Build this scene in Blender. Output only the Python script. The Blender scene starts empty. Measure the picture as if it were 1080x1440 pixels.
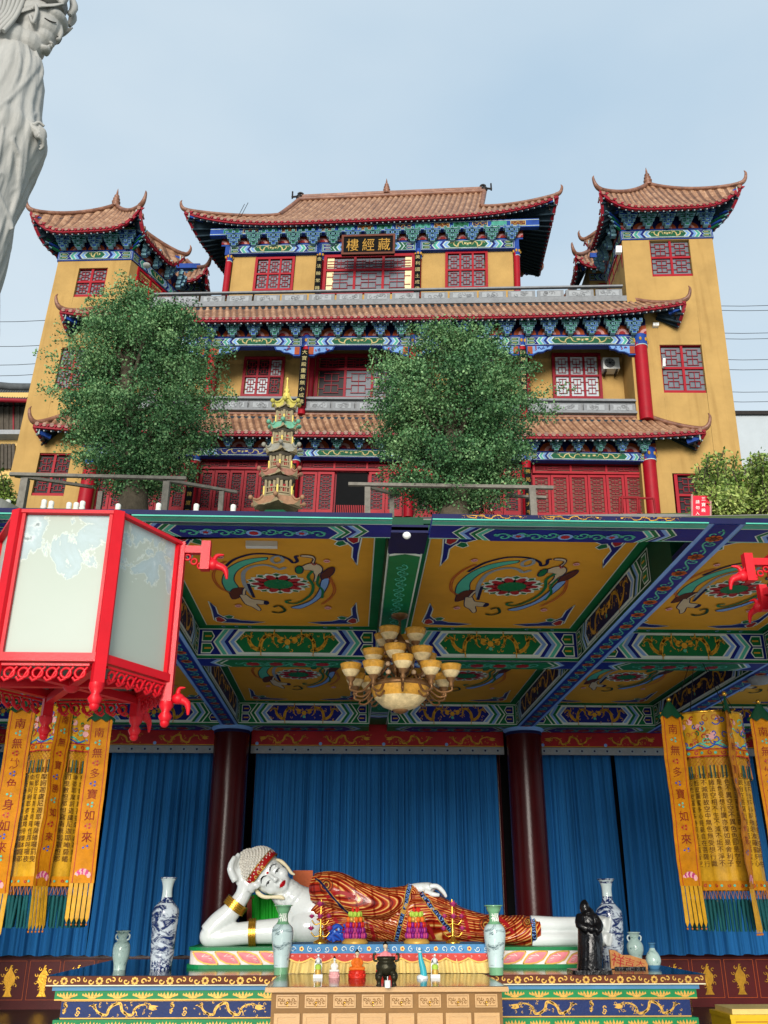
import bpy, math, random
import numpy as np
from math import sin, cos, pi, radians, sqrt, atan, tan, degrees
random.seed(7)
rnd = random.random
def ru(a, b): return a + (b - a) * random.random()
sc = bpy.context.scene
COL = sc.collection
# ------------------------------------------------------------ camera model
F = 1281.0; PT = atan(0.43); YW = atan(49 * cos(PT) / F); EYE = 1.6
FR = [0.0]                        # turn of the place being built, about the vertical
def loc2w(p):
    c, s = cos(-FR[0]), sin(-FR[0]); return (c * p[0] - s * p[1], s * p[0] + c * p[1], p[2])
def ray(u, v):
    x = (u - 540) / F; y = (720 - v) / F
    d = (x, cos(PT) - y * sin(PT), sin(PT) + y * cos(PT))
    c, s = cos(-YW + FR[0]), sin(-YW + FR[0])
    return (c * d[0] - s * d[1], s * d[0] + c * d[1], d[2])
def PY(u, v, Y):
    r = ray(u, v); t = Y / r[1]; return np.array((r[0] * t, Y, EYE + r[2] * t))
def PZ(u, v, Z):
    r = ray(u, v); t = (Z - EYE) / r[2]; return np.array((r[0] * t, r[1] * t, Z))
def mpp(u, v, Y): return Y / ray(u, v)[1] / F      # metres for one photo pixel there
A = lambda *a: np.array(a, dtype=float)
def nrm(v):
    v = np.asarray(v, dtype=float); return v / (np.linalg.norm(v) + 1e-12)
def lin(h):
    if not isinstance(h, str): return tuple(h)
    h = h.lstrip('#'); o = []
    for i in (0, 2, 4):
        c = int(h[i:i+2], 16) / 255
        o.append(c / 12.92 if c <= .04045 else ((c + .055) / 1.055) ** 2.4)
    return tuple(o)
# ------------------------------------------------------------ materials
MATS = {}
def M(name, col, rough=.6, metal=0, var=.15, scale=3, bump=0, bscale=40, coat=0, spec=.2, stretch=(1, 1, 1), detail=4):
    m = bpy.data.materials.new(name); m.use_nodes = True; MATS[name] = m
    nt = m.node_tree; b = nt.nodes['Principled BSDF']; c = lin(col)
    tc = nt.nodes.new('ShaderNodeTexCoord'); mp = nt.nodes.new('ShaderNodeMapping'); mp.inputs['Scale'].default_value = stretch
    nt.links.new(tc.outputs['Object'], mp.inputs[0])
    n = nt.nodes.new('ShaderNodeTexNoise'); n.inputs['Scale'].default_value = scale; n.inputs['Detail'].default_value = detail
    n.inputs['Roughness'].default_value = .65
    nt.links.new(mp.outputs[0], n.inputs['Vector'])
    r = nt.nodes.new('ShaderNodeValToRGB'); nt.links.new(n.outputs['Fac'], r.inputs[0])
    r.color_ramp.elements[0].position = .3; r.color_ramp.elements[1].position = .7
    r.color_ramp.elements[0].color = tuple(min(1, x * (1 - var)) for x in c) + (1,)
    r.color_ramp.elements[1].color = tuple(min(1, x * (1 + var)) for x in c) + (1,)
    nt.links.new(r.outputs[0], b.inputs['Base Color'])
    b.inputs['Roughness'].default_value = rough; b.inputs['Metallic'].default_value = metal
    b.inputs['Specular IOR Level'].default_value = spec; b.inputs['Coat Weight'].default_value = coat
    b.inputs['Coat Roughness'].default_value = .08
    if bump:
        n2 = nt.nodes.new('ShaderNodeTexNoise'); n2.inputs['Scale'].default_value = bscale; n2.inputs['Detail'].default_value = 3
        nt.links.new(mp.outputs[0], n2.inputs['Vector'])
        bp = nt.nodes.new('ShaderNodeBump'); bp.inputs['Strength'].default_value = bump; bp.inputs['Distance'].default_value = .02
        nt.links.new(n2.outputs['Fac'], bp.inputs['Height']); nt.links.new(bp.outputs[0], b.inputs['Normal'])
    return m
def ramp(nt, src, stops):
    r = nt.nodes.new('ShaderNodeValToRGB'); e = r.color_ramp.elements
    while len(e) < len(stops): e.new(.5)
    for k, (p, c) in enumerate(stops): e[k].position = p; e[k].color = lin(c) + (1,)
    nt.links.new(src, r.inputs[0]); return r
# ------------------------------------------------------------ mesh building
ORG = {}
class MB:
    def __init__(s): s.v = []; s.f = []; s.m = []; s.s = []; s.att = None
    def add(s, vs, fs, m, smooth=False):
        o = len(s.v); s.v.extend([tuple(p) for p in vs])
        for f in fs: s.f.append(tuple(i + o for i in f)); s.m.append(m); s.s.append(smooth)
    def hexa(s, c, m):      # c = 8 corners: bottom 4, top 4
        s.add(c, [(0, 3, 2, 1), (4, 5, 6, 7), (0, 1, 5, 4), (1, 2, 6, 5), (2, 3, 7, 6), (3, 0, 4, 7)], m)
    def box(s, x0, x1, y0, y1, z0, z1, m):
        s.hexa([(x0, y0, z0), (x1, y0, z0), (x1, y1, z0), (x0, y1, z0), (x0, y0, z1), (x1, y0, z1), (x1, y1, z1), (x0, y1, z1)], m)
    def bar(s, p, q, w, h, m, up=(0, 0, 1)):
        p = np.array(p, float); q = np.array(q, float); d = nrm(q - p); sd = nrm(np.cross(d, up)); u = np.cross(sd, d)
        c = []
        for e in (p, q):
            for a, b in ((-1, -1), (1, -1), (1, 1), (-1, 1)): c.append(e + sd * a * w / 2 + u * b * h / 2)
        s.add(c, [(0, 1, 2, 3), (4, 7, 6, 5), (0, 4, 5, 1), (1, 5, 6, 2), (2, 6, 7, 3), (3, 7, 4, 0)], m)
    def tube(s, path, rad, m, n=8, cap=True, smooth=True, flat=1.0, up=None):
        path = [np.array(p, float) for p in path]; k = len(path)
        if not hasattr(rad, '__len__'): rad = [rad] * k
        vs = []; ref = np.array(up if up is not None else (0.123, .31, 1.0), float)
        for i, p in enumerate(path):
            t = nrm(path[min(i + 1, k - 1)] - path[max(i - 1, 0)])
            a = np.cross(t, ref)
            if np.linalg.norm(a) < 1e-3: a = np.cross(t, (1, 0, 0))
            a = nrm(a); b = np.cross(t, a)
            for j in range(n):
                th = 2 * pi * j / n; vs.append(p + a * cos(th) * rad[i] + b * sin(th) * rad[i] * flat)
        fs = [(i * n + j, i * n + (j + 1) % n, (i + 1) * n + (j + 1) % n, (i + 1) * n + j) for i in range(k - 1) for j in range(n)]
        s.add(vs, fs, m, smooth)
        if cap: s.add(vs[:n], [tuple(range(n - 1, -1, -1))], m); s.add(vs[-n:], [tuple(range(n))], m)
    def lathe(s, prof, c, m, n=24, sx=1, sy=1, smooth=True, ph=0):     # prof [(r,z)], c base
        vs = []; c = np.array(c, float)
        for r, z in prof:
            for j in range(n):
                th = 2 * pi * j / n + ph; vs.append((c[0] + r * sx * cos(th), c[1] + r * sy * sin(th), c[2] + z))
        k = len(prof)
        fs = [(i * n + j, i * n + (j + 1) % n, (i + 1) * n + (j + 1) % n, (i + 1) * n + j) for i in range(k - 1) for j in range(n)]
        if isinstance(m, str): s.add(vs, fs, m, smooth)
        else:
            o = len(s.v); s.v.extend(vs)
            for i in range(k - 1):
                for j in range(n):
                    f = fs[i * n + j]; s.f.append(tuple(x + o for x in f)); s.m.append(m(i, j)); s.s.append(smooth)
        mm = m if isinstance(m, str) else m(0, 0)
        if prof[0][0] > 1e-4: s.add(vs[:n], [tuple(range(n - 1, -1, -1))], mm)
        if prof[-1][0] > 1e-4: s.add(vs[-n:], [tuple(range(n))], m if isinstance(m, str) else m(k - 2, 0))
    def ball(s, c, r, m, n=12, k=8):
        if not hasattr(r, '__len__'): r = (r, r, r)
        vs = []; fs = []
        for i in range(k + 1):
            ph = -pi / 2 + pi * i / k
            for j in range(n):
                th = 2 * pi * j / n
                vs.append((c[0] + r[0] * cos(ph) * cos(th), c[1] + r[1] * cos(ph) * sin(th), c[2] + r[2] * sin(ph)))
        for i in range(k):
            for j in range(n): fs.append((i * n + j, i * n + (j + 1) % n, (i + 1) * n + (j + 1) % n, (i + 1) * n + j))
        s.add(vs, fs, m, True)
    def grid(s, P, m, smooth=True, closed=False):
        R = len(P); Cn = len(P[0]); vs = [p for r in P for p in r]
        fs = [(i * Cn + j, i * Cn + (j + 1) % Cn, (i + 1) * Cn + (j + 1) % Cn, (i + 1) * Cn + j) for i in range(R - 1) for j in range(Cn if closed else Cn - 1)]
        s.add(vs, fs, m, smooth)
    def prism(s, poly, d, m):      # poly list of 3d points, d extrude vector
        n = len(poly); a = [np.array(p, float) for p in poly]; d = np.array(d, float); b = [p + d for p in a]
        s.add(a + b, [tuple(range(n - 1, -1, -1)), tuple(range(n, 2 * n))] + [(i, (i + 1) % n, n + (i + 1) % n, n + i) for i in range(n)], m)
def build(mb, name, parent=None, label=None):
    if not mb.v: return None
    me = bpy.data.meshes.new(name); org = ORG.get(parent.name, (0, 0, 0)) if parent else (0, 0, 0)
    if parent is None: org = ORG.get('@', (0, 0, 0))
    V = np.array(mb.v, dtype=float)
    if FR[0]:
        c, s = cos(-FR[0]), sin(-FR[0]); V = V @ np.array(((c, -s, 0), (s, c, 0), (0, 0, 1))).T
    V = V - np.array(org)
    me.from_pydata(V.tolist(), [], mb.f)
    names = []; idx = []
    for m in mb.m:
        if m not in names: names.append(m)
        idx.append(names.index(m))
    for m in names: me.materials.append(MATS.get('o_' + m, MATS[m]) if FR[0] else MATS[m])
    me.polygons.foreach_set('material_index', idx); me.polygons.foreach_set('use_smooth', mb.s)
    if mb.att is not None:
        at = me.attributes.new('ph', 'FLOAT', 'POINT'); at.data.foreach_set('value', list(mb.att))
    me.update()
    o = bpy.data.objects.new(name, me); COL.objects.link(o)
    if parent is not None: o.parent = parent; ORG[o.name] = org
    else: o.location = org; ORG[o.name] = tuple(org)
    if label: o['label'] = label
    return o
def tag(o, label, cat, group=None, kind=None):
    if label: o['label'] = label
    if cat: o['category'] = cat
    if group: o['group'] = group
    if kind: o['kind'] = kind
    return o
def thing(name, label, cat, loc, group=None):
    o = bpy.data.objects.new(name, None); COL.objects.link(o); loc = loc2w(loc); o.location = tuple(float(x) for x in loc); o.empty_display_size = .2
    ORG[o.name] = tuple(float(x) for x in loc); return tag(o, label, cat, group)
def single(mb, name, label, cat, loc, group=None, kind=None):
    ORG['@'] = tuple(float(x) for x in loc2w(loc)); o = build(mb, name); ORG['@'] = (0, 0, 0)
    return tag(o, label, cat, group, kind)
def struct(mb, name):
    ORG['@'] = (0, 0, 0); o = build(mb, name); o['kind'] = 'structure'; return o
def copy_tree(o, parent=None):
    c = o.copy(); COL.objects.link(c)
    if parent is not None: c.parent = parent
    for ch in list(o.children): copy_tree(ch, c)
    return c
def remesh(mb, name, parent, mat, vox=.02, smooth=4, label=None):
    """many closed overlapping shapes -> one continuous skin"""
    o = build(mb, name, parent, label)
    a = o.modifiers.new('r', 'REMESH'); a.mode = 'VOXEL'; a.voxel_size = vox; a.use_smooth_shade = True
    b = o.modifiers.new('s', 'SMOOTH'); b.iterations = smooth; b.factor = .5
    dg = bpy.context.evaluated_depsgraph_get(); dg.update()
    me = bpy.data.meshes.new_from_object(o.evaluated_get(dg)); o.modifiers.clear(); o.data = me
    me.materials.clear(); me.materials.append(MATS[mat]); me.polygons.foreach_set('use_smooth', [True] * len(me.polygons))
    return o
# ------------------------------------------------------------ writing: glyphs of the built-in font as meshes
GL = {}
def glyph(ch):
    if ch in GL: return GL[ch]
    cu = bpy.data.curves.new('g', 'FONT'); cu.body = ch; cu.size = 1; cu.resolution_u = 2; cu.align_x = 'LEFT'
    o = bpy.data.objects.new('g', cu); COL.objects.link(o)
    dg = bpy.context.evaluated_depsgraph_get(); dg.update()
    me = o.evaluated_get(dg).to_mesh()
    v = [(p.co.x, p.co.y) for p in me.vertices]; f = [tuple(q.vertices) for q in me.polygons]
    o.to_mesh_clear(); bpy.data.objects.remove(o); bpy.data.curves.remove(cu)
    if v:
        xs = [p[0] for p in v]; ys = [p[1] for p in v]; cx = (min(xs) + max(xs)) / 2; cy = (min(ys) + max(ys)) / 2
        w = max(max(xs) - min(xs), max(ys) - min(ys), .3); v = [((x - cx) / w, (y - cy) / w) for x, y in v]
    GL[ch] = (v, f); return GL[ch]
class Q:      # a patch: metric pattern coordinates (a,b) -> 3d, h = height above it
    def __init__(s, p00, p10, p11, p01, L=None, H=None, n=None):
        s.p = [np.array(p, float) for p in (p00, p10, p11, p01)]
        s.L = L or float(np.linalg.norm(s.p[1] - s.p[0])); s.H = H or float(np.linalg.norm(s.p[3] - s.p[0]))
        s.n = nrm(np.cross(s.p[1] - s.p[0], s.p[3] - s.p[0])) if n is None else np.array(n, float)
    def __call__(s, a, b, h=0):
        x = a / s.L; y = b / s.H; p = s.p
        return p[0] * (1 - x) * (1 - y) + p[1] * x * (1 - y) + p[2] * x * y + p[3] * (1 - x) * y + s.n * h
def poly(mb, q, pts, h, m): mb.add([q(a, b, h) for a, b in pts], [tuple(range(len(pts)))], m)
def rect(mb, q, a0, a1, b0, b1, h, m): poly(mb, q, [(a0, b0), (a1, b0), (a1, b1), (a0, b1)], h, m)
def strip(mb, q, pts, w, h, m, closed=False):      # flat ribbon along a 2d path
    n = len(pts); P = np.array(pts, float); vs = []
    if not hasattr(w, '__len__'): w = [w] * n
    for i in range(n):
        if closed: t = P[(i + 1) % n] - P[i - 1]
        else: t = P[min(i + 1, n - 1)] - P[max(i - 1, 0)]
        t = t / (np.linalg.norm(t) + 1e-9); nn = np.array((-t[1], t[0]))
        for sg in (-1, 1):
            c = P[i] + nn * sg * w[i] / 2; vs.append(q(c[0], c[1], h))
    fs = [(2 * i, 2 * ((i + 1) % n), 2 * ((i + 1) % n) + 1, 2 * i + 1) for i in range(n if closed else n - 1)]
    mb.add(vs, fs, m)
def write(mb, q, ch, a, b, size, h, m, rot=0):
    v, f = glyph(ch); c, s = cos(rot), sin(rot)
    mb.add([q(a + size * (x * c - y * s), b + size * (x * s + y * c), h) for x, y in v], f, m)
def disc(a, b, r, n=14, ry=None, ph=0): return [(a + r * cos(2 * pi * i / n + ph), b + (ry or r) * sin(2 * pi * i / n + ph)) for i in range(n)]
def curl(a, b, r, a0, turns, n=14, k=.25, sg=1): return [(a + r * (1 - (1 - k) * i / n) * cos(a0 + sg * turns * 2 * pi * i / n), b + r * (1 - (1 - k) * i / n) * sin(a0 + sg * turns * 2 * pi * i / n)) for i in range(n + 1)]
def bez(p, n=8):      # Catmull-Rom through 2d or 3d points
    P = [np.array(x, float) for x in p]; out = []
    for i in range(len(P) - 1):
        a = P[max(i - 1, 0)]; b = P[i]; c = P[i + 1]; d = P[min(i + 2, len(P) - 1)]
        for j in range(n):
            t = j / n; out.append(.5 * ((2 * b) + (-a + c) * t + (2 * a - 5 * b + 4 * c - d) * t * t + (-a + 3 * b - 3 * c + d) * t ** 3))
    out.append(P[-1]); return out
def bezr(r, n=8):
    return [float(x[0]) for x in bez([(x, 0) for x in r], n)]
def dragon(mb, q, a, b, w, ht, h, m, flip=1, det=1):
    X = lambda x: a + flip * (x - .5) * w
    Y = lambda y: b + y * ht
    asp = w / ht; om = max(9.2, min(20, asp * 2.7)); n = 30 + int(om * 1.5); pts = []; ws = []
    for i in range(n):
        t = i / (n - 1); pts.append((X(.04 + .8 * t + .12 / om * 9 * .3 * sin(2 * om * t)), Y(.36 * sin(1.0 + om * t) * (.75 + .35 * sin(pi * t)))))
        ws.append(ht * (.04 + .15 * sin(pi * min(1, t * 1.05)) ** .6))
    if det:
        for k in range(int(asp * 3.5)): strip(mb, q, curl(X(ru(.0, 1)), Y(ru(-.5, .5)), ht * ru(.06, .13), ru(0, 6), .75, 6), ht * .035, h, m)
        for i in range(3, n - 2, 2): p = pts[i]; sg = 1 if (i // 2) % 2 else -1; strip(mb, q, [p, (p[0] - flip * ht * .08, p[1] + sg * ht * .14)], [ht * .05, .001], h, m)
    strip(mb, q, pts, ws, h, m)
    hx, hy = X(.9), Y(.12); w = min(w, ht * 4.2)
    poly(mb, q, [(hx - flip * .07 * w, hy - .1 * ht), (hx, hy - .2 * ht), (hx + flip * .08 * w, hy - .12 * ht), (hx + flip * .04 * w, hy), (hx + flip * .1 * w, hy + .08 * ht), (hx + flip * .02 * w, hy + .14 * ht), (hx - flip * .06 * w, hy + .16 * ht)], h, m)
    for k in range(4 * det):
        sx = hx - flip * ru(.03, .09) * w; sy = hy + ru(.02, .2) * ht
        strip(mb, q, [(sx, sy), (sx - flip * .03 * w, sy + .07 * ht), (sx - flip * .075 * w, sy + ru(.06, .2) * ht)], [ht * .05, ht * .04, .001], h, m)
    for t in (.2, .42, .62, .78):
        i = int(t * n); p = pts[i]; sg = 1 if p[1] < b else -1
        e = (p[0] + flip * .05 * w, p[1] - sg * .26 * ht)
        strip(mb, q, [p, (p[0] + flip * .045 * w, p[1] - sg * .1 * ht), e], [ht * .11, ht * .08, ht * .045], h, m)
        for dx in (-.03, 0, .03): strip(mb, q, [e, (e[0] + dx * w, e[1] - sg * .08 * ht)], [ht * .04, .001], h, m)
    for k in range(3): strip(mb, q, [pts[1], (X(.0) + flip * k * .02 * w, Y(.1 + .12 * k)), (X(-.03 + .03 * k), Y(.3 + .06 * k))], [ht * .06, ht * .05, .001], h, m)
    for k in range(5 * det):
        strip(mb, q, [(x + 0 * y, y) for x, y in curl(X(ru(.05, .95)), Y(ru(-.45, .45)), ht * ru(.05, .1), ru(0, 6), .7, 6)], ht * .028, h, m)
def vine(mb, q, a0, a1, b, amp, n, h, m, w, flower=None, petal=None):
    N = n * 12; strip(mb, q, [(a0 + (a1 - a0) * i / N, b + amp * .55 * sin(2 * pi * n * .5 * i / N)) for i in range(N + 1)], w, h, m)
    for k in range(n):
        c = a0 + (a1 - a0) * (k + .5) / n; sg = -1 if k % 2 == 0 else 1
        strip(mb, q, curl(c + amp * .15, b + sg * amp * .35, amp * .62, sg * -1.2, .95, 12, .2, sg), w, h, m)
        strip(mb, q, curl(c - amp * .55, b - sg * amp * .1, amp * .4, 2, .7, 8, .2, -sg), w * .8, h, m)
        if flower and k % 3 == 1:
            for j in range(7):
                th = 2 * pi * j / 7; poly(mb, q, disc(c + amp * .42 * cos(th), b + amp * .42 * sin(th), amp * .26, 7), h + .002, petal or flower)
            poly(mb, q, disc(c, b, amp * .3, 8), h + .004, flower)

def inst(o, parent, p):            # copy a part (mesh built round the origin) to a place under its thing
    c = o.copy(); COL.objects.link(c); c.parent = parent; w = loc2w(p); g = ORG[parent.name] if parent else (0, 0, 0)
    c.location = tuple(float(w[i] - g[i]) for i in range(3)); ORG[c.name] = tuple(w); return c
# ============================================================ MATERIAL LIST
for a in [
 ('yellow_wall', '#a3834d', .85, 0, .13, .7, .25, 25), ('red_paint', '#8e0719', .5, 0, .12, 2, .1, 20), ('dark_red', '#7c1020', .5, 0, .15, 2, .1, 20),
 ('maroon', '#3c0a0c', .25, 0, .2, 1.5, .05, 20), ('stone_grey', '#797b7d', .85, 0, .15, 5, .5, 40), ('stone_light', '#8f9294', .8, 0, .12, 8, .5, 40), ('white_stone', '#cfcfc8', .8, 0, .1, 4, .4, 30),
 ('x_blue', '#173a86', .6, 0, .2, 3), ('x_green', '#0d5838', .6, 0, .2, 3), ('br_edge', '#6d949f', .5, 0, .12, 3), ('p_green', '#0a6b3c', .5, 0, .15, 3), ('p_dgreen', '#063f28', .6, 0, .15, 3), ('p_blue', '#0c1c78', .5, 0, .18, 3), ('p_mblue', '#1d49a8', .5, 0, .18, 3), ('p_lblue', '#7ba3dd', .5, 0, .12, 3), ('p_teal', '#4fb39a', .5, 0, .12, 3),
 ('p_white', '#d5dfd6', .5, 0, .08, 3), ('p_gold', '#c9962f', .45, 0, .15, 6), ('p_orange', '#b8541f', .5, 0, .2, 6), ('p_red', '#a01c22', .5, 0, .2, 4), ('p_pink', '#d9a0a0', .5, 0, .12, 4), ('p_cream', '#d9cfae', .5, 0, .1, 5),
 ('p_ochre', '#d69a2e', .7, 0, .10, 1.2, .15, 8), ('p_brown', '#5a2a18', .6, 0, .15, 5), ('p_navy', '#0a1040', .6, 0, .2, 4), ('p_skin', '#c9b89a', .6, 0, .08, 6), ('p_grey', '#8c97a0', .6, 0, .12, 5),
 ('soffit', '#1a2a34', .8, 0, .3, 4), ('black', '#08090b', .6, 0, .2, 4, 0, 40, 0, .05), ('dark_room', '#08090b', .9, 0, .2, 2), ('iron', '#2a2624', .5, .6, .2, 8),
 ('ac_white', '#cfd0cc', .5, 0, .06, 4), ('wood_grey', '#6e6a62', .85, 0, .25, 6, .5, 30), ('bark', '#4b4438', .9, 0, .3, 6, 1, 18),
 ('side_wall', '#c7a668', .85, 0, .1, 1, .2, 20), ('grey_tile', '#4c5052', .8, 0, .25, 3, .5, 30), ('old_wood', '#4c463e', .85, 0, .25, 5, .4, 30), ('grey_render', '#a5acb0', .9, 0, .06, .6, .15, 15), ('rough_wall', '#6c6a62', .95, 0, .3, 3, .8, 10),
 ('sign_red', '#c01830', .5, 0, .08, 3), ('white', '#e6e6e2', .6, 0, .04, 3), ('wire', '#33373b', .7, 0, .1, 3), ('pale_cream', '#d9c79a', .6, 0, .2, 3),
 ('pale_gold', '#cdb65a', .4, .1, .15, 6), ('pg_cream', '#85795e', .7, 0, .2, 8, .3, 30), ('pg_dark', '#3a352c', .8, 0, .25, 8), ('pg_tan', '#8c6a50', .6, 0, .2, 10, .3, 40), ('pg_mint', '#5f967c', .5, 0, .15, 10, .3, 40), ('pg_yel', '#a9a050', .5, 0, .15, 10, .3, 40), ('pg_pale', '#858378', .6, 0, .2, 10, .3, 40), ('pg_rose', '#8a6050', .6, 0, .2, 10, .3, 40),
 ]: M(*a)
for n_, c_ in (('p_green', '#0a4a30'), ('p_dgreen', '#052a1c'), ('p_blue', '#0b1860'), ('p_mblue', '#183a80'), ('p_lblue', '#6286b4'), ('p_teal', '#3f8a78'), ('p_white', '#9fb0ac'), ('p_gold', '#a0782c'), ('p_orange', '#8a3c1c'), ('p_red', '#7c161c'), ('p_pink', '#a87a78'), ('p_cream', '#a89a68')): M('o_' + n_, c_, .65, 0, .25, 2.5)
M('slope_grass', '#4a5a30', .95, 0, .35, 1.5, .8, 12)
M('paving', '#8a8680', .9, 0, .15, 1.2, .4, 20)
M('marble', '#969590', .6, 0, .17, 1.6, .35, 14, 0, .3, (1.6, 1.6, .22), 8)
def glassmat(name, c, rough=.08, spec=.6):
    m = M(name, c, rough, 0, .25, .8); m.node_tree.nodes['Principled BSDF'].inputs['Specular IOR Level'].default_value = spec; return m
M('x_red', '#8a0719', .5, 0, .15, 2, .1, 20); glassmat('glass_grey', '#5d6269', .4, .3); glassmat('glass_dark', '#1a1216', .45, .2); glassmat('glass_pale', '#a4adb2', .4, .3); glassmat('glass_brown', '#5a3426', .4, .2)
def tilemat(name, base, dark, light):
    m = bpy.data.materials.new(name); m.use_nodes = True; MATS[name] = m; nt = m.node_tree; b = nt.nodes['Principled BSDF']
    tc = nt.nodes.new('ShaderNodeTexCoord'); n = nt.nodes.new('ShaderNodeTexNoise'); n.inputs['Scale'].default_value = 2.2; n.inputs['Detail'].default_value = 6; n.inputs['Roughness'].default_value = .8
    nt.links.new(tc.outputs['Object'], n.inputs['Vector']); r = ramp(nt, n.outputs['Fac'], [(.3, dark), (.5, base), (.72, light)])
    w = nt.nodes.new('ShaderNodeTexWave'); w.bands_direction = 'Z'; w.inputs['Scale'].default_value = 1.35; w.inputs['Distortion'].default_value = .6; w.inputs['Detail Scale'].default_value = 3
    w.wave_profile = 'SAW'; nt.links.new(tc.outputs['Object'], w.inputs['Vector'])
    r2 = ramp(nt, w.outputs['Fac'], [(0, (.55, .5, .45)), (.12, (1, 1, 1)), (1, (1, 1, 1))])
    mx = nt.nodes.new('ShaderNodeMix'); mx.data_type = 'RGBA'; mx.blend_type = 'MULTIPLY'; mx.inputs[0].default_value = 1
    nt.links.new(r.outputs[0], mx.inputs[6]); nt.links.new(r2.outputs[0], mx.inputs[7]); nt.links.new(mx.outputs[2], b.inputs['Base Color'])
    bp = nt.nodes.new('ShaderNodeBump'); bp.inputs['Strength'].default_value = .6; bp.inputs['Distance'].default_value = .04
    nt.links.new(w.outputs['Fac'], bp.inputs['Height']); nt.links.new(bp.outputs[0], b.inputs['Normal']); b.inputs['Roughness'].default_value = .5
nt = MATS['yellow_wall'].node_tree; b_ = nt.nodes['Principled BSDF']; src = b_.inputs['Base Color'].links[0].from_socket
tc = nt.nodes.new('ShaderNodeTexCoord'); mp = nt.nodes.new('ShaderNodeMapping'); mp.inputs['Scale'].default_value = (2.2, 2.2, .12); n = nt.nodes.new('ShaderNodeTexNoise'); n.inputs['Scale'].default_value = 1.6; n.inputs['Detail'].default_value = 6; nt.links.new(tc.outputs['Object'], mp.inputs[0]); nt.links.new(mp.outputs[0], n.inputs['Vector'])
r_ = ramp(nt, n.outputs['Fac'], [(.3, (.72, .68, .62)), (.48, (1, 1, 1)), (1, (1, 1, 1))]); mx = nt.nodes.new('ShaderNodeMix'); mx.data_type = 'RGBA'; mx.blend_type = 'MULTIPLY'; mx.inputs[0].default_value = .5; nt.links.new(src, mx.inputs[6]); nt.links.new(r_.outputs[0], mx.inputs[7]); nt.links.new(mx.outputs[2], b_.inputs['Base Color'])
tilemat('roof_tile', '#916a4e', '#694632', '#c09c7c'); tilemat('pan_tile_shaded', '#644430', '#3c281c', '#7c5a44'); tilemat('ridge_tile', '#774c36', '#4e3226', '#98705a')  # pan rows: same tile darkened, shading between round rows put into the colour
def leafmat(name, a, b_, c):
    m = bpy.data.materials.new(name); m.use_nodes = True; MATS[name] = m; nt = m.node_tree; b = nt.nodes['Principled BSDF']
    g = nt.nodes.new('ShaderNodeNewGeometry'); n = nt.nodes.new('ShaderNodeTexNoise'); n.inputs['Scale'].default_value = .55; n.inputs['Detail'].default_value = 3
    tc = nt.nodes.new('ShaderNodeTexCoord'); nt.links.new(tc.outputs['Object'], n.inputs['Vector'])
    ad = nt.nodes.new('ShaderNodeMath'); ad.operation = 'MULTIPLY_ADD'; nt.links.new(g.outputs['Random Per Island'], ad.inputs[0]); ad.inputs[1].default_value = .35
    nt.links.new(n.outputs['Fac'], ad.inputs[2]); r = ramp(nt, ad.outputs[0], [(.4, a), (.65, b_), (.95, c)])
    nt.links.new(r.outputs[0], b.inputs['Base Color']); b.inputs['Roughness'].default_value = .55
    b.inputs['Specular IOR Level'].default_value = .3
leafmat('ginkgo_leaf', '#23452b', '#446f42', '#82a46e'); leafmat('shrub_leaf', '#2f4c1e', '#6b8438', '#b5c070')
# ============================================================ EXTERIOR
FR[0] = atan(.04)
TV = [275, 305, 353, 407, 446, 474, 560, 610, 720]; TT = [-.038, -.034, -.021, -.018, -.010, -.005, .007, .012, .015]
tilt = lambda v: float(np.interp(v, TV, TT))
SU = lambda u, v: 646 + (u - 646) * 2978 / (v + 2258)
def fp(s, vn, d):
    u = 646 + (s - 646) * (vn + 2258) / 2978; return PY(u, vn + tilt(vn) * (u - 540), d)
def fq(u0, u1, v0, v1, d):      # measured pixel box on the plane at depth d -> patch facing the viewer
    um = (u0 + u1) / 2; a = v0 - tilt(v0) * (um - 540); b = v1 - tilt(v1) * (um - 540); vm = (v0 + v1) / 2
    s0 = SU(u0, vm); s1 = SU(u1, vm); return Q(fp(s0, b, d), fp(s1, b, d), fp(s1, a, d), fp(s0, a, d))
def qbox(mb, q, a0, a1, b0, b1, h, t, m):      # a box standing h in front of the patch, t thick
    c = [q(a, b, hh) for hh in (h, h - t) for a, b in ((a0, b0), (a1, b0), (a1, b1), (a0, b1))]
    mb.add(c, [(0, 1, 2, 3), (7, 6, 5, 4), (0, 4, 5, 1), (1, 5, 6, 2), (2, 6, 7, 3), (3, 7, 4, 0)], m)
def fbox(mb, u0, u1, v0, v1, d, t, m):
    q = fq(u0, u1, v0, v1, d); qbox(mb, q, 0, q.L, 0, q.H, 0, t, m)
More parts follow.
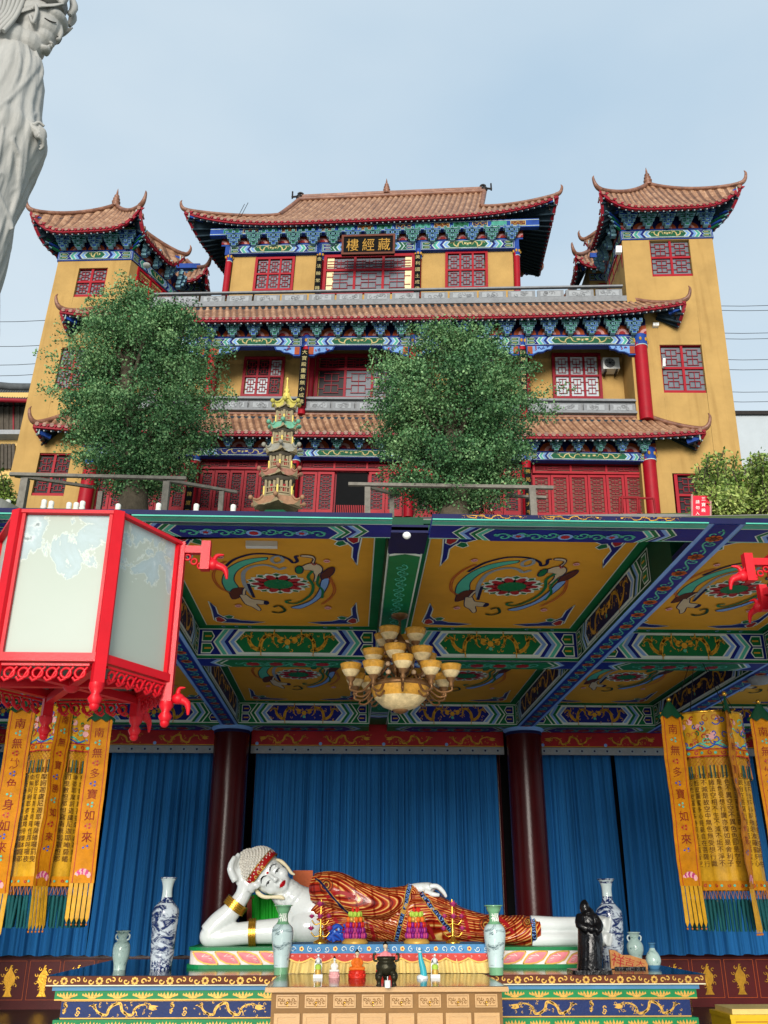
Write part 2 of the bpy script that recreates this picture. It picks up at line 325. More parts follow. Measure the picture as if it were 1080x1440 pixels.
def lattice(mb, q, a0, a1, b0, b1, h, w, m, kind=0):
    W = a1 - a0; Hh = b1 - b0; X = lambda x: a0 + W * x; Y = lambda y: b0 + Hh * y
    def L(*p):
        for i in range(len(p) - 1):
            (x0, y0), (x1, y1) = p[i], p[i + 1]; x0, x1 = sorted((X(x0), X(x1))); y0, y1 = sorted((Y(y0), Y(y1)))
            qbox(mb, q, x0 - w / 2, x1 + w / 2, y0 - w / 2, y1 + w / 2, h, w, m)
    if kind == 0:
        L((.5, .12), (.5, .88)); L((.2, .88), (.8, .88)); L((.2, .12), (.8, .12))
        for s in (1, -1):
            f = lambda x, y: ((x if s == 1 else 1 - x), y)
            L(f(0, .72), f(.22, .72), f(.22, .58), f(.5, .58)); L(f(0, .28), f(.22, .28), f(.22, .42), f(.5, .42))
            L(f(.22, .72), f(.22, .8)); L(f(.22, .28), f(.22, .2))
    else:
        L((0, .5), (1, .5)) if kind == 1 else None
        for y in (.25, .75): L((0, y), (.35, y), (.35, y + .12)); L((.35, y - .1), (.65, y - .1)); L((.65, y), (1, y))
        for x in (.25, .5, .75): L((x, .15), (x, .85))
def window(parent, q, cols, rows, glass='glass_grey', frame='red_paint', fr=.11, bars='dark_red', kind=0, name='window', dark=(), rowh=None, lw=.03):
    f = MB(); L, H = q.L, q.H
    qbox(f, q, 0, L, 0, fr, .05, .14, frame); qbox(f, q, 0, L, H - fr, H, .05, .14, frame); qbox(f, q, 0, fr, fr, H - fr, .05, .14, frame); qbox(f, q, L - fr, L, fr, H - fr, .05, .14, frame)
    cw = (L - 2 * fr) / cols; ys = [fr + (H - 2 * fr) * y for y in (rowh or [i / rows for i in range(rows + 1)])]
    for c in range(1, cols): qbox(f, q, fr + cw * c - fr * .4, fr + cw * c + fr * .4, fr, H - fr, .035, .1, frame)
    for y in ys[1:-1]: qbox(f, q, fr, L - fr, y - fr * .4, y + fr * .4, .042, .1, frame)
    w = build(f, name, parent); g = MB(); la = MB()
    for r in range(rows):
        for c in range(cols):
            a0 = fr + cw * c + fr * .4; a1 = fr + cw * (c + 1) - fr * .4; b0 = ys[r] + fr * .4; b1 = ys[r + 1] - fr * .4
            gm = 'glass_dark' if (r, c) in dark else glass
            qbox(g, q, a0, a1, b0, b1, -.05, .03, gm); lattice(la, q, a0, a1, b0, b1, .0, lw, bars, kind if not rowh or r < rows - 1 else 1)
    build(g, 'pane', w); build(la, 'lattice', w); return w
# ---- painted beam pattern, used outside and in the hall
def chev(x0, x1, H, amp, b0, b1, e=0):
    n = [(x0 + amp, b0), (x1 - amp, b0), (x1 - amp * (1 - 1) , (b0 + b1) / 2), (x1 - amp, b1), (x0 + amp, b1), (x0, (b0 + b1) / 2)]; return n
def painted_beam(mb, q, field, alt, h0=.004, dh=.003, deco=True, det=1, edge='p_green', endf=1.5, gold='p_gold', scallop=None):
    L, H = q.L, q.H; e = min(H * endf, L * .3); amp = H * .28
    rect(mb, q, 0, L, 0, H, h0, edge); rect(mb, q, 0, L, H * .07, H * .93, h0 + dh, 'p_white'); rect(mb, q, H * .03, L - H * .03, H * .1, H * .9, h0 + 2 * dh, alt)
    for sx in (0, 1):      # end blocks with two small hexagons
        for k in (0, 1):
            c0 = H * .12; w = e * .42; x0 = c0 if not sx else L - c0 - w; b0 = H * (.13 + .38 * k); b1 = b0 + H * .34
            poly(mb, q, [(x0, b0), (x0 + w * .75, b0), (x0 + w, (b0 + b1) / 2), (x0 + w * .75, b1), (x0, b1)] if not sx else [(x0 + w * .25, b0), (x0 + w, b0), (x0 + w, b1), (x0 + w * .25, b1), (x0, (b0 + b1) / 2)], h0 + 3 * dh, 'p_white')
            g = H * .035
            poly(mb, q, [(x0 + g, b0 + g), (x0 + w * .72, b0 + g), (x0 + w - g, (b0 + b1) / 2), (x0 + w * .72, b1 - g), (x0 + g, b1 - g)] if not sx else [(x0 + w * .28, b0 + g), (x0 + w - g, b0 + g), (x0 + w - g, b1 - g), (x0 + w * .28, b1 - g), (x0 + g, (b0 + b1) / 2)], h0 + 4 * dh, 'p_green' if alt != 'p_green' else 'p_blue')
            strip(mb, q, [(x0 + w * .25, (b0 + b1) / 2), (x0 + w * .75, (b0 + b1) / 2)], H * .05, h0 + 5 * dh, gold)
    x = e * .5; st = (e * .9) / 7; k = 3
    for i, cm in enumerate(['p_white', 'p_teal' if alt == 'p_blue' else 'p_green', 'p_white', 'p_lblue', alt if alt != field else 'p_mblue', 'p_white', 'p_lblue', 'p_white', field]):
        wd = st * (.45 if cm == 'p_white' else 1); b0 = H * (.1 if i < 6 else .17); b1 = H - b0
        poly(mb, q, chev(x, L - x, H, amp, b0, b1), h0 + (k + i) * dh, cm); x += wd
    hh = h0 + 13 * dh; xl = x; W = L - 2 * xl
    if deco:
        if W > H * 2.3:
            dw = min(W * .46, H * 3.6)
            dragon(mb, q, L / 2 - dw * .56, H / 2, dw, H * .62, hh, gold, 1, det); dragon(mb, q, L / 2 + dw * .56, H / 2, dw, H * .62, hh, gold, -1, det)
            poly(mb, q, disc(L / 2, H / 2, H * .1, 8), hh, gold); poly(mb, q, disc(L / 2, H * .34, H * .06, 8), hh + dh, 'p_teal')
            for k in range(6): strip(mb, q, [(L / 2 + H * .12 * cos(k), H / 2 + H * .12 * sin(k)), (L / 2 + H * .24 * cos(k), H / 2 + H * .24 * sin(k))], [H * .05, .002], hh, gold)
        else: dragon(mb, q, L / 2, H / 2, W * .8, H * .6, hh, gold, 1, 0)
# ---- hipped roof with upswept corners
def hiproof(parent, cx, cy, ze, a, b, H, r, lift, ext=.04, sp=.3, sk2=0, tg=1.0, sides='FLRB', tiltx=0, skew=0, p=1.2, horn=1.0, beasts=0, over=1.6, thick=.16, ycut=None, rdx=0, tubes=True):
    def pos(side, w, t, h=0):
        tt = min(1, t / tg); ax = a - (a - r) * tt; by = b * (1 - t)
        if side in 'FB':
            x = w; y = -by if side == 'F' else by; q = min(1, abs(w) / max(ax, .01))
        else:
            y = w; x = -ax if side == 'L' else ax; q = min(1, abs(w) / max(by, .01))
        e = q ** 5 * (1 - tt) ** 1.5; x2 = x * (1 + ext * e) + rdx * t; y2 = y * (1 + ext * e)
        z = H * t ** p + lift * e + tiltx * x2 + h
        yy = y2 + b
        return A(cx + x2 + skew * yy * (x2 + a) / (2 * a) + (sk2 * yy * (a - x2) / (2 * a) if sk2 > 0 else sk2 * yy * (x2 + a) / (2 * a)), cy + y2, ze + z)
    mb = MB(); NT = 8
    tm = lambda w, side: (tg * (a - abs(w)) / max(a - r, 1e-6) if abs(w) > r else 1.0) if side in 'FB' else min(tg, 1 - abs(w) / b)
    eb = MB(); so = MB(); rf = MB()
    for sd in sides:
        half = a if sd in 'FB' else b; n = max(2, int(2 * half / sp)); s6 = 6
        w0, w1 = -half, half
        if ycut is not None and sd in 'LR': w1 = ycut
        cols = []; ns = int((w1 - w0) / sp * s6)
        for i in range(ns + 1):
            w = w0 + (w1 - w0) * i / ns; ph = (w - w0) / sp % 1; hh = .12 * sqrt(max(0, 1 - ((ph - .5) / .27) ** 2)); tmx = max(.015, tm(w, sd))
            cols.append([pos(sd, w, tmx * j / NT, hh * (1 if tmx > .02 else .3)) for j in range(NT + 1)])
        m0 = len(mb.m); mb.grid(cols if sd in 'FR' else cols[::-1], 'roof_tile', False)
        for i in range(ns):
            ii = i if sd in 'FR' else ns - 1 - i
            if abs((ii + .5) / s6 % 1 - .5) > .26:
                for j in range(NT): mb.m[m0 + i * NT + j] = 'pan_tile_shaded'  # gullies take the darkened copy of the tile
        if sd == 'B': continue
        # round tile ends, red eave board, rafters
        out = A(0, -1, 0) if sd == 'F' else A(-1 if sd == 'L' else 1, 0, 0)
        N = max(8, int((w1 - w0) / .25)); top = [pos(sd, w0 + (w1 - w0) * i / N, 0) for i in range(N + 1)]
        P = [[q + A(0, 0, .05) + out * .02 for q in top], [q - A(0, 0, thick) + out * .03 for q in top], [q - A(0, 0, thick) - out * .12 for q in top]]
        eb.grid(P if sd != 'L' else P, 'dark_red', False)
        k = w0 + sp / 2
        while k < w1:
            c = pos(sd, k, 0) + out * .03; side = A(1, 0, 0) if sd == 'F' else A(0, 1, 0)
            eb.prism([c + side * .1 * cos(th) + A(0, 0, .1 * sin(th) + .02) for th in [2 * pi * j / 8 for j in range(8)]], out * .05, 'ridge_tile')
            eb.prism([c + side * (sp / 2) + A(0, 0, -.02) + side * sx + A(0, 0, sz) for sx, sz in ((-.12, .05), (0, -.09), (.12, .05))], out * .05, 'dark_red')
            k += sp
        ti = min(tg * .9, over / (b if sd in 'FB' else a - r)); wf = (1 - ti * (a - r) / a / tg) if sd in 'FB' else (1 - ti)
        inn = lambda w: pos(sd, w * wf, ti, -.3)
        so.grid([[q - A(0, 0, thick - .01) - out * .08 for q in top], [inn(w0 + (w1 - w0) * i / N) for i in range(N + 1)]], 'soffit', False)
        k = w0 + .15
        while k < w1 - .1:
            c = pos(sd, k, 0) - A(0, 0, thick + .08)
            rf.bar(c - out * .05, inn(k) - A(0, 0, .06), .09, .09, 'soffit'); rf.bar(c - out * .02, c - out * .055, .055, .055, 'stone_light'); k += .3
    tl = build(mb, 'roof', parent); build(eb, 'eave_board', tl); build(so, 'soffit', tl); build(rf, 'rafters', tl)
    # ridges and horns
    rg = MB(); ho = MB(); corners = [(sx, sy) for sx in (-1, 1) for sy in (-1, 1) if sy < 0 or ycut is None]
    for sx, sy in corners:
        path = [pos('F' if sy < 0 else 'B', sx * (a - (a - r) * min(1, t / tg)), t, .1) for t in [tg * k / 10 for k in range(11)]]
        rg.tube(path, .12, 'ridge_tile', 6)
        d = nrm((path[0] - path[2]) * A(1, 1, 0)); c = path[0]
        hp = [c - d * .15, c + d * .12 + A(0, 0, .08), c + d * .32 + A(0, 0, .35), c + d * .4 + A(0, 0, .75), c + d * .32 + A(0, 0, 1.0)]
        hp = [c + (x - c) * horn for x in hp]
        ho = MB(); ho.tube(bez(hp, 4), bezr([.14, .12, .09, .06, .015], 4), 'ridge_tile', 6); build(ho, 'corner_horn', tl)
        for k in range(beasts):
            g = pos('F' if sy < 0 else 'B', sx * (a - (a - r) * (.08 + .1 * k)), tg * (.08 + .1 * k), .2); ho.ball(g, (.1, .1, .16), 'iron', 6, 4); ho.ball(g + A(.04 * sx, 0, .2), .08, 'iron', 6, 4)
        if tubes and sy < 0:
            be = MB(); g = c - A(0, 0, thick + .35) - d * .5; be.tube([g + A(0, 0, .35), g], .012, 'iron', 4); be.lathe([(.09, -.2), (.06, -.08), (.02, 0)], g, 'iron', 8); be.tube([g - A(0, 0, .2), g - A(0, 0, .38)], .01, 'iron', 4); be.ball(g - A(0, 0, .4), .06, 'iron', 6, 4); build(be, 'wind_bell', parent)
        # blue corner beam under the tip
        cb = MB(); cb.bar(c - d * .25 - A(0, 0, thick + .22), c - d * min(1.0, over) - A(0, 0, thick + .3), .16, .2, 'p_mblue'); cb.bar(c - d * .22 - A(0, 0, thick + .22), c - d * .26 - A(0, 0, thick + .22), .24, .3, 'p_white'); build(cb, 'corner_beam', parent)
    if r > .3 and ycut is not None: rg.tube([pos('F', -r, 1, .02), pos('F', r, 1, .02)], .09, 'ridge_tile', 8)
    elif r > .3:
        rg.tube([pos('F', -r, 1, .12), pos('F', r, 1, .12)], .16, 'ridge_tile', 8); rg.bar(pos('F', -r, 1, .3), pos('F', r, 1, .3), .12, .26, 'ridge_tile')
        if tg < 1:
            for sx in (-1, 1):
                pts = [pos('F', sx * r, tg), pos('F', sx * r, 1), pos('B', sx * r, tg)]; rg.prism(pts, A(-sx * .1, 0, 0), 'dark_red')
                rg.tube([pos('F', sx * r, t, .1) for t in [tg + (1 - tg) * k / 6 for k in range(7)]], .14, 'ridge_tile', 6)
    build(rg, 'ridge', tl)
    return pos, tl
def finial(parent, c, s=1.0):
    f = MB(); f.lathe([(r * s, z * s) for r, z in [(.25, 0), (.28, .1), (.16, .2), (.26, .3), (.28, .38), (.15, .48), (.22, .56), (.23, .64), (.12, .74), (.17, .82), (.16, .9), (.08, 1.0), (.06, 1.2), (.01, 1.5)]], c, 'dark_red' if 0 else 'ridge_tile', 10); return build(f, 'finial', parent)
# ---- bracket sets
def bracket_mesh(c1, c2='br_edge'):
    mb = MB(); W = .82; z = 0
    def blk(x0, x1, y0, y1, z0, z1):
        mb.box(x0, x1, y0, y1, z0, z1, c2); g = .022; mb.box(x0 + g, x1 - g, y0 - .012, y1 - g, z0 + g, z1 - g, c1)
    blk(-.1, .1, -.12, .1, 0, .13)
    for k, (w, y) in enumerate(((.2, -.14), (.3, -.2), (.4, -.26))):
        z = .13 + k * .2; blk(-w, w, y, y + .2, z, z + .1)
        for s in (-1, 0, 1): blk(s * (w - .07) - .07, s * (w - .07) + .07, y - .03, y + .18, z + .1, z + .19)
        blk(-.06, .06, y - .12, y, z, z + .13)
    return mb
BR = {}
def brackets(parent, x0, x1, y, z, n, tiltx=0, sc_=1.0, side=None, zlast=None):
    k = 0
    for i in range(n):
        x = x0 + (x1 - x0) * (i + .5) / n; key = 'x_blue' if i % 2 == 0 else 'x_green'
        kk = key + ('s' if side else '') + str(side)
        if kk not in BR:
            mb = bracket_mesh(key)
            if side: mb.v = [(side * -py if 1 else 0, px, pz) for px, py, pz in mb.v]
            me = build(mb, 'bracket', None); BR[kk] = me.data; bpy.data.objects.remove(me)
        o = bpy.data.objects.new('bracket', BR[kk]); COL.objects.link(o); o.parent = parent
        p = A(x, y, z + tiltx * (x - x0)) if not side else A(y, x, z)
        w = loc2w(p); g = ORG[parent.name]; o.location = [float(w[j] - g[j]) for j in range(3)]; o.scale = (sc_,) * 3
def fanboard(mb, q, n, h=.02):
    rect(mb, q, 0, q.L, 0, q.H, h, 'p_navy'); rect(mb, q, 0, q.L, 0, q.H * .08, h + .02, 'p_mblue')
    for i in range(n + 1):
        c = q.L * i / n; R = min(q.L / n * .46, q.H * .7)
        a = [(c + R * cos(t), q.H * .1 + R * .85 * sin(t)) for t in [pi * k / 8 for k in range(9)] ]; a = [(min(max(x, 0), q.L), y) for x, y in a]
        poly(mb, q, a, h + .02, 'p_orange'); a = [(min(max(c + (x - c) * .6, 0), q.L), q.H * .1 + (y - q.H * .1) * .6) for x, y in a]; poly(mb, q, a, h + .035, 'p_pink')
        a = [(min(max(c + (x - c) * .5, 0), q.L), q.H * .1 + (y - q.H * .1) * .55) for x, y in a]; poly(mb, q, a, h + .05, 'p_red')
# ============================================================ TEMPLE HALL
g0 = fp(520, 728, 36); hall = thing('temple_hall', 'wide three-storey yellow and red temple hall with orange tiled roofs between two corner towers', 'temple', g0)
D = 36.0
# --- top storey
D2 = 38.5
w = MB()
for u0, u1 in ((324, 357), (413, 446), (590, 626), (686, 722)): fbox(w, u0, u1, 352 - .021 * ((u0 + u1) / 2 - 540) if 0 else 356 - .02 * ((u0 + u1) / 2 - 540), 430 - .012 * ((u0 + u1) / 2 - 540), D2, .3, 'yellow_wall')
for u0, u1 in ((357, 413), (626, 686), (446, 590)): fbox(w, u0, u1, 408 - .02 * ((u0 + u1) / 2 - 540), 432, D2, .3, 'yellow_wall')
q = fq(318, 730, 340, 430, D2 + .5); rect(w, q, 0, q.L, 0, q.H, 0, 'yellow_wall')
# hidden returns and back of the storey
pL = fp(SU(320, 390), 430, D2); pR = fp(SU(728, 390), 430, D2); zt = fp(SU(520, 345), 318, D2)[2]
w.box(pL[0], pL[0] + .2, D2 + .3, D2 + 4.5, pL[2] - 1, zt, 'yellow_wall'); w.box(pR[0] - .2, pR[0], D2 + .3, D2 + 4.5, pL[2] - 1, zt, 'yellow_wall'); w.box(pL[0], pR[0], D2 + 4.5, D2 + 4.8, pL[2] - 1, zt, 'yellow_wall')
build(w, 'wall', hall)
window(hall, fq(357, 413, 362, 409, D2 - .02), 3, 2, 'glass_grey', 'red_paint', .13)
window(hall, fq(626, 686, 354, 406, D2 - .02), 3, 2, 'glass_grey', 'red_paint', .13)
window(hall, fq(454, 583, 358, 413, D2 - .04), 3, 2, 'glass_grey', 'red_paint', .16, rowh=[0, .62, 1])
q = fq(454, 583, 358, 413, D2 + .0)
for a0 in (.15, q.L - .55): lb = MB(); rect(lb, q, a0 + .05, a0 + .4, .2, q.H * .6, .0, 'pale_cream'); rect(lb, q, a0 + .05, a0 + .4, q.H * .66, q.H - .2, .0, 'pale_cream'); build(lb, 'window_blind', hall)  # flat cream sheets over the end panes
def column(parent, u, v0, v1, d, wpx, m='red_paint', name='column', top=True):
    vm = (v0 + v1) / 2; s = SU(u, vm); k = tilt(v0) * (u - 540); p1 = fp(s, v0 - k, d); p0 = fp(s, v1 - k, d); r = mpp(u, vm, d) * wpx / 2
    c = MB(); c.tube([p0, p0 * .5 + p1 * .5, p1], r, m, 16)
    if top:
        z = p1 - A(0, 0, .55); c.tube([z, p1 + A(0, 0, .02)], r * 1.04, 'p_mblue', 16); c.tube([z - A(0, 0, .04), z], r * 1.06, 'p_white', 16)
        for t in range(6):
            cx = p1 + A(r * 1.08 * sin(t * .9 - 2), -r * 1.08 * abs(cos(t * .9 - 2)), -.28); c.ball(cx, (.07, .03, .1), 'p_gold', 6, 4)
    return build(c, name, parent)
for u, v in ((319, 357), (449, 354.5), (588, 352.5), (727, 348.5)): column(hall, u, v, 418, D2 - .05, 9)
q = fq(322, 725, 344, 355.5, D2 - .1)
def beam_row(parent, xs, v0, v1, d, cols=('p_green', 'p_blue'), h0=.03, name='painted_beam'):
    for i in range(len(xs) - 1):
        u0, u1 = xs[i], xs[i + 1]; um = (u0 + u1) / 2; q = fq(u0 + 4, u1 - 4, v0 + tilt(v0) * (um - 540), v1 + tilt(v1) * (um - 540), d)
        mb = MB(); qbox(mb, q, -.25, q.L + .25, 0, q.H, 0, .3, 'p_mblue'); painted_beam(mb, q, cols[i % 2], 'p_blue' if cols[i % 2] == 'p_green' else 'p_green', h0, .006, True, 0, 'p_blue', 1.9, 'p_cream'); build(mb, name, parent)
beam_row(hall, [319, 449, 588, 727], 341, 353.5, D2 - .2, ('p_green', 'p_blue'))
mb = MB(); q = fq(313, 735, 320, 342, D2 - .05); fanboard(mb, q, 15); build(mb, 'bracket_board', hall)
pa = fp(SU(316, 335), 343, D2 - .3); pb = fp(SU(733, 335), 343, D2 - .3); brackets(hall, pa[0], pb[0], D2 - .35, pa[2], 15, (pb[2] - pa[2]) / (pb[0] - pa[0]), 1.08)
mb = MB(); q = fq(312, 742, 313, 325, D2 - .55)
qbox(mb, q, -.6, q.L + .6, 0, q.H * .9, 0, .25, 'p_mblue'); rect(mb, q, -.6, q.L + .6, q.H * .1, q.H * .16, .01, 'p_white'); rect(mb, q, -.6, q.L + .6, q.H * .74, q.H * .8, .01, 'p_white')
for i in range(16):
    a = q.L * i / 16; cm = ['p_green', 'p_navy', 'p_teal', 'p_brown'][i % 4]; rect(mb, q, a + .1, a + q.L / 16 - .1, q.H * .2, q.H * .7, .015, 'p_cream' if i % 2 else 'p_teal'); rect(mb, q, a + .13, a + q.L / 16 - .13, q.H * .25, q.H * .65, .022, cm)
    if i % 2: dragon(mb, q, a + q.L / 32, q.H * .45, q.L / 22, q.H * .3, .03, 'p_gold', 1, 0)
build(mb, 'painted_beam', hall)
# couplet boards either side of the middle windows, and the name board
def couplet(parent, u, v0, v1, wpx, d, txt, sz=.36, col='p_cream'):
    q = fq(u - wpx / 2, u + wpx / 2, v0, v1, d); mb = MB(); qbox(mb, q, 0, q.L, 0, q.H, .06, .08, 'black'); b = build(mb, 'couplet_board', parent); t = MB(); n = len(txt)
    for i, ch in enumerate(txt): write(t, q, ch, q.L / 2, q.H * (1 - (i + .5) / n), min(sz, q.L * .75, q.H / n * .7), .07, col)
    build(t, 'lettering', b)
couplet(hall, 447.5, 360, 411, 8.5, D2 - .35, '金法輪常轉'); couplet(hall, 587, 358, 411, 8.5, D2 - .35, '美利國土成佛')
q = fq(481, 555, 336, 358, D2 - 1.25); q.p[2] = q.p[2] + A(0, -.3, 0); q.p[3] = q.p[3] + A(0, -.3, 0)
mb = MB(); qbox(mb, q, 0, q.L, 0, q.H, 0, .12, 'black'); g = .09
for a0, a1, b0, b1 in ((-.02, q.L + .02, 0, g), (-.02, q.L + .02, q.H - g, q.H), (-.02, g, g, q.H - g), (q.L - g, q.L + .02, g, q.H - g)): qbox(mb, q, a0, a1, b0, b1, .06, .08, 'p_brown'); 
for k in range(0): mb.ball(q(q.L * (k + .5) / 26, .065, .07), .04, 'p_gold', 5, 3); mb.ball(q(q.L * (k + .5) / 26, q.H - .065, .07), .04, 'p_gold', 5, 3)
pl = build(mb, 'name_board', hall); mb = MB()
for ch, a in (('樓', .2), ('經', .5), ('藏', .8)): write(mb, q, ch, q.L * a, q.H * .5, q.H * .62, .02, 'p_gold')
build(mb, 'lettering', pl)
# --- top roof
DE = 37.6; e0 = PY(262, 290, DE); e1 = PY(784, 272, DE); em = PY(523, 308, DE); rL = PY(402, 283, DE + 3); rR = PY(677, 271.5, DE + 3)
a_ = (e1[0] - e0[0]) / 2 / 1.03; cx_ = (e1[0] + e0[0]) / 2; tx = (rR[2] - rL[2]) / (rR[0] - rL[0]); rr = (rR[0] - rL[0]) / 2
posT, rt = hiproof(hall, cx_, DE + 3, em[2], a_, 3.0, (rL[2] + rR[2]) / 2 - em[2] - tx * ((rL[0] + rR[0]) / 2 - cx_), rr, .95, .03, .32, .33, .4, 'FLRB', tx, 0, 1.1, .6, 5, 1.0, rdx=(rL[0] + rR[0]) / 2 - cx_)
finial(hall, posT('F', .0, 1, .25) - A(.3, 0, 0), .75)
for sx in (-1, 1):
    mb = MB(); c = posT('F', sx * rr, 1, .1); mb.ball(c + A(0, 0, .18), (.2, .15, .22), 'iron', 8, 6); mb.tube(bez([c + A(-sx * .1, 0, .2), c + A(-sx * .2, 0, .4), c + A(-sx * .05, 0, .5), c + A(sx * .08, 0, .42)], 4), .07, 'iron', 6); mb.bar(c + A(sx * .1, 0, .25), c + A(sx * .45, 0, .2), .08, .08, 'iron'); mb.tube([c + A(sx * .4, 0, .1), c + A(sx * .4, 0, .6)], .05, 'iron', 5); build(mb, 'ridge_beast', hall)
mb = MB()
for u, v in ((333, 308), (338, 306)): p = PY(u, v, 38); mb.tube([p, p + A(.35, 0, 1.0)], .015, 'iron', 4)
build(mb, 'lightning_rod', hall)
# --- balcony balustrades
def balustrade(parent, x, v0, v1, d, name='balustrade'):      # x: list of post u; v at u=540
    mb = MB(); posts = []; rel = MB()
    f = lambda u, v, dd=d: fp(SU(u, (v0 + v1) / 2), v, dd)
    hz = f(540, v0)[2] - f(540, v1)[2]
    for i in range(len(x) - 1):
        p0 = f(x[i], v1); p1 = f(x[i + 1], v1); t0 = f(x[i], v0); t1 = f(x[i + 1], v0); q = Q(p0, p1, t1, t0)
        qbox(mb, q, .05, q.L - .05, .04, q.H * .55, 0, .12, 'stone_grey'); qbox(mb, q, .0, q.L, q.H * .72, q.H * .82, .03, .16, 'stone_grey'); qbox(mb, q, 0, q.L, -.06, .05, .06, .22, 'stone_grey')
        qbox(rel, q, .2, q.L - .2, q.H * .13, q.H * .47, .012, .012, 'stone_light')
        for k in range(7): strip(rel, q, curl(ru(.35, q.L - .35), ru(q.H * .2, q.H * .4), .11, ru(0, 6), .9, 8), .03, .028, 'stone_grey')
    b = build(mb, name, parent); build(rel, 'carved_panel', b)
    pm = MB(); pm.box(-.085, .085, -.1, .1, 0, hz * .92, 'stone_grey'); pm.lathe([(.07, hz * .92), (.11, hz * .95), (.08, hz), (.1, hz * 1.06), (.09, hz * 1.15), (.02, hz * 1.2)], (0, 0, 0), 'stone_grey', 8)
    src = build(pm, 'post', b); me = src.data; bpy.data.objects.remove(src)
    for u in x:
        o = bpy.data.objects.new('post', me); COL.objects.link(o); o.parent = b; w_ = loc2w(f(u, v1) + A(0, -.03, 0)); g = ORG[b.name]; o.location = [float(w_[j] - g[j]) for j in range(3)]
    return b
balustrade(hall, [212, 246, 281, 318, 356, 395, 433, 472, 511, 550, 591, 631, 672, 713, 754, 794, 836, 876], 403, 423, D)
mb = MB(); q = fq(205, 880, 424, 431, D + .1); qbox(mb, q, 0, q.L, 0, q.H, .2, 2.6, 'stone_grey'); build(mb, 'balcony_slab', hall)
# --- upper skirt roof
def skirt(ul, ur, vm, uml, umr, vtop, de, dt, vl, vr, sp=.31):
    tv = tilt(vm); eL = PY(ul, vl, de); eR = PY(ur, vr, de); m = PY(540, vm, de); t0 = PY(540, vtop, dt); tl = PY(uml, vtop + tilt(vtop) * (uml - 540), dt); tr = PY(umr, vtop + tilt(vtop) * (umr - 540), dt)
    a = (eR[0] - eL[0]) / 2 / 1.01; cx = (eR[0] + eL[0]) / 2; tx = (tr[2] - tl[2]) / (tr[0] - tl[0]); r = (tr[0] - tl[0]) / 2
    ze = m[2] - tx * (m[0] - cx)
    return hiproof(hall, cx, dt, ze, a, dt - de, t0[2] - m[2], r, (eL[2] + eR[2]) / 2 - ze, .012, sp, 0, 1.0, 'FLR', tx, 0, 1.15, .72, 0, .8, ycut=0.0, rdx=(tr[0] + tl[0]) / 2 - cx)
skirt(86, 963, 446, 140, 893, 428.5, 35.0, 36.1, 436, 425)
skirt(48, 990, 610.5, 100, 912, 584.5, 35.0, 36.1, 600, 603)
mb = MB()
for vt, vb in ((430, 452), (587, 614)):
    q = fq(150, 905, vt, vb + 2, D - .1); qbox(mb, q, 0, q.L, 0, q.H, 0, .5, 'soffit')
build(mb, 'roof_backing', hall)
# --- middle storey
cols2 = [168, 295, 428, 580, 735, 902]
DW = D + 1.7
w = MB(); q = fq(150, 920, 470, 600, DW); qbox(w, q, 0, q.L, 0, q.H, 0, .3, 'yellow_wall'); build(w, 'wall', hall)
window(hall, fq(341, 399, 502, 558, DW - .16), 3, 2, 'glass_pale', 'dark_red', .13, dark=((1, 0), (1, 1), (0, 2)), rowh=None)
window(hall, fq(777, 846, 497, 561, DW - .16), 3, 2, 'glass_pale', 'dark_red', .13, dark=())
window(hall, fq(640, 700, 498, 558, DW - .16), 3, 2, 'glass_pale', 'dark_red', .13)
window(hall, fq(205, 262, 505, 558, DW - .16), 3, 2, 'glass_pale', 'dark_red', .13)
window(hall, fq(443, 566, 498, 562, DW - .2), 3, 2, 'glass_grey', 'dark_red', .15, dark=((1, 0), (1, 1), (0, 0)), rowh=[0, .68, 1])
mb = MB(); q = fq(150, 915, 560, 590, D + .2); qbox(mb, q, 0, q.L, 0, q.H, .1, 2.0, 'stone_grey'); build(mb, 'balcony_slab', hall)
for u in cols2[1:5]: column(hall, u, 474, 585, D, 10.5)
column(hall, cols2[0], 474, 585, D, 10.5); column(hall, 904, 474, 586, D - .05, 19, top=True)
for u in (300, 437, 573, 742, 884): column(hall, u, 500, 585, D + 1.4, 8, 'dark_red', top=False)
beam_row(hall, cols2, 474.5, 487, D - .15, ('p_green', 'p_green', 'p_blue', 'p_green', 'p_blue'))
mb = MB(); q = fq(160, 908, 452, 475, D - .05); fanboard(mb, q, 22); build(mb, 'bracket_board', hall)
pa = fp(SU(166, 463), 473, D - .3); pb = fp(SU(905, 463), 473, D - .3); brackets(hall, pa[0], pb[0], D - .36, pa[2], 25, (pb[2] - pa[2]) / (pb[0] - pa[0]), .98)
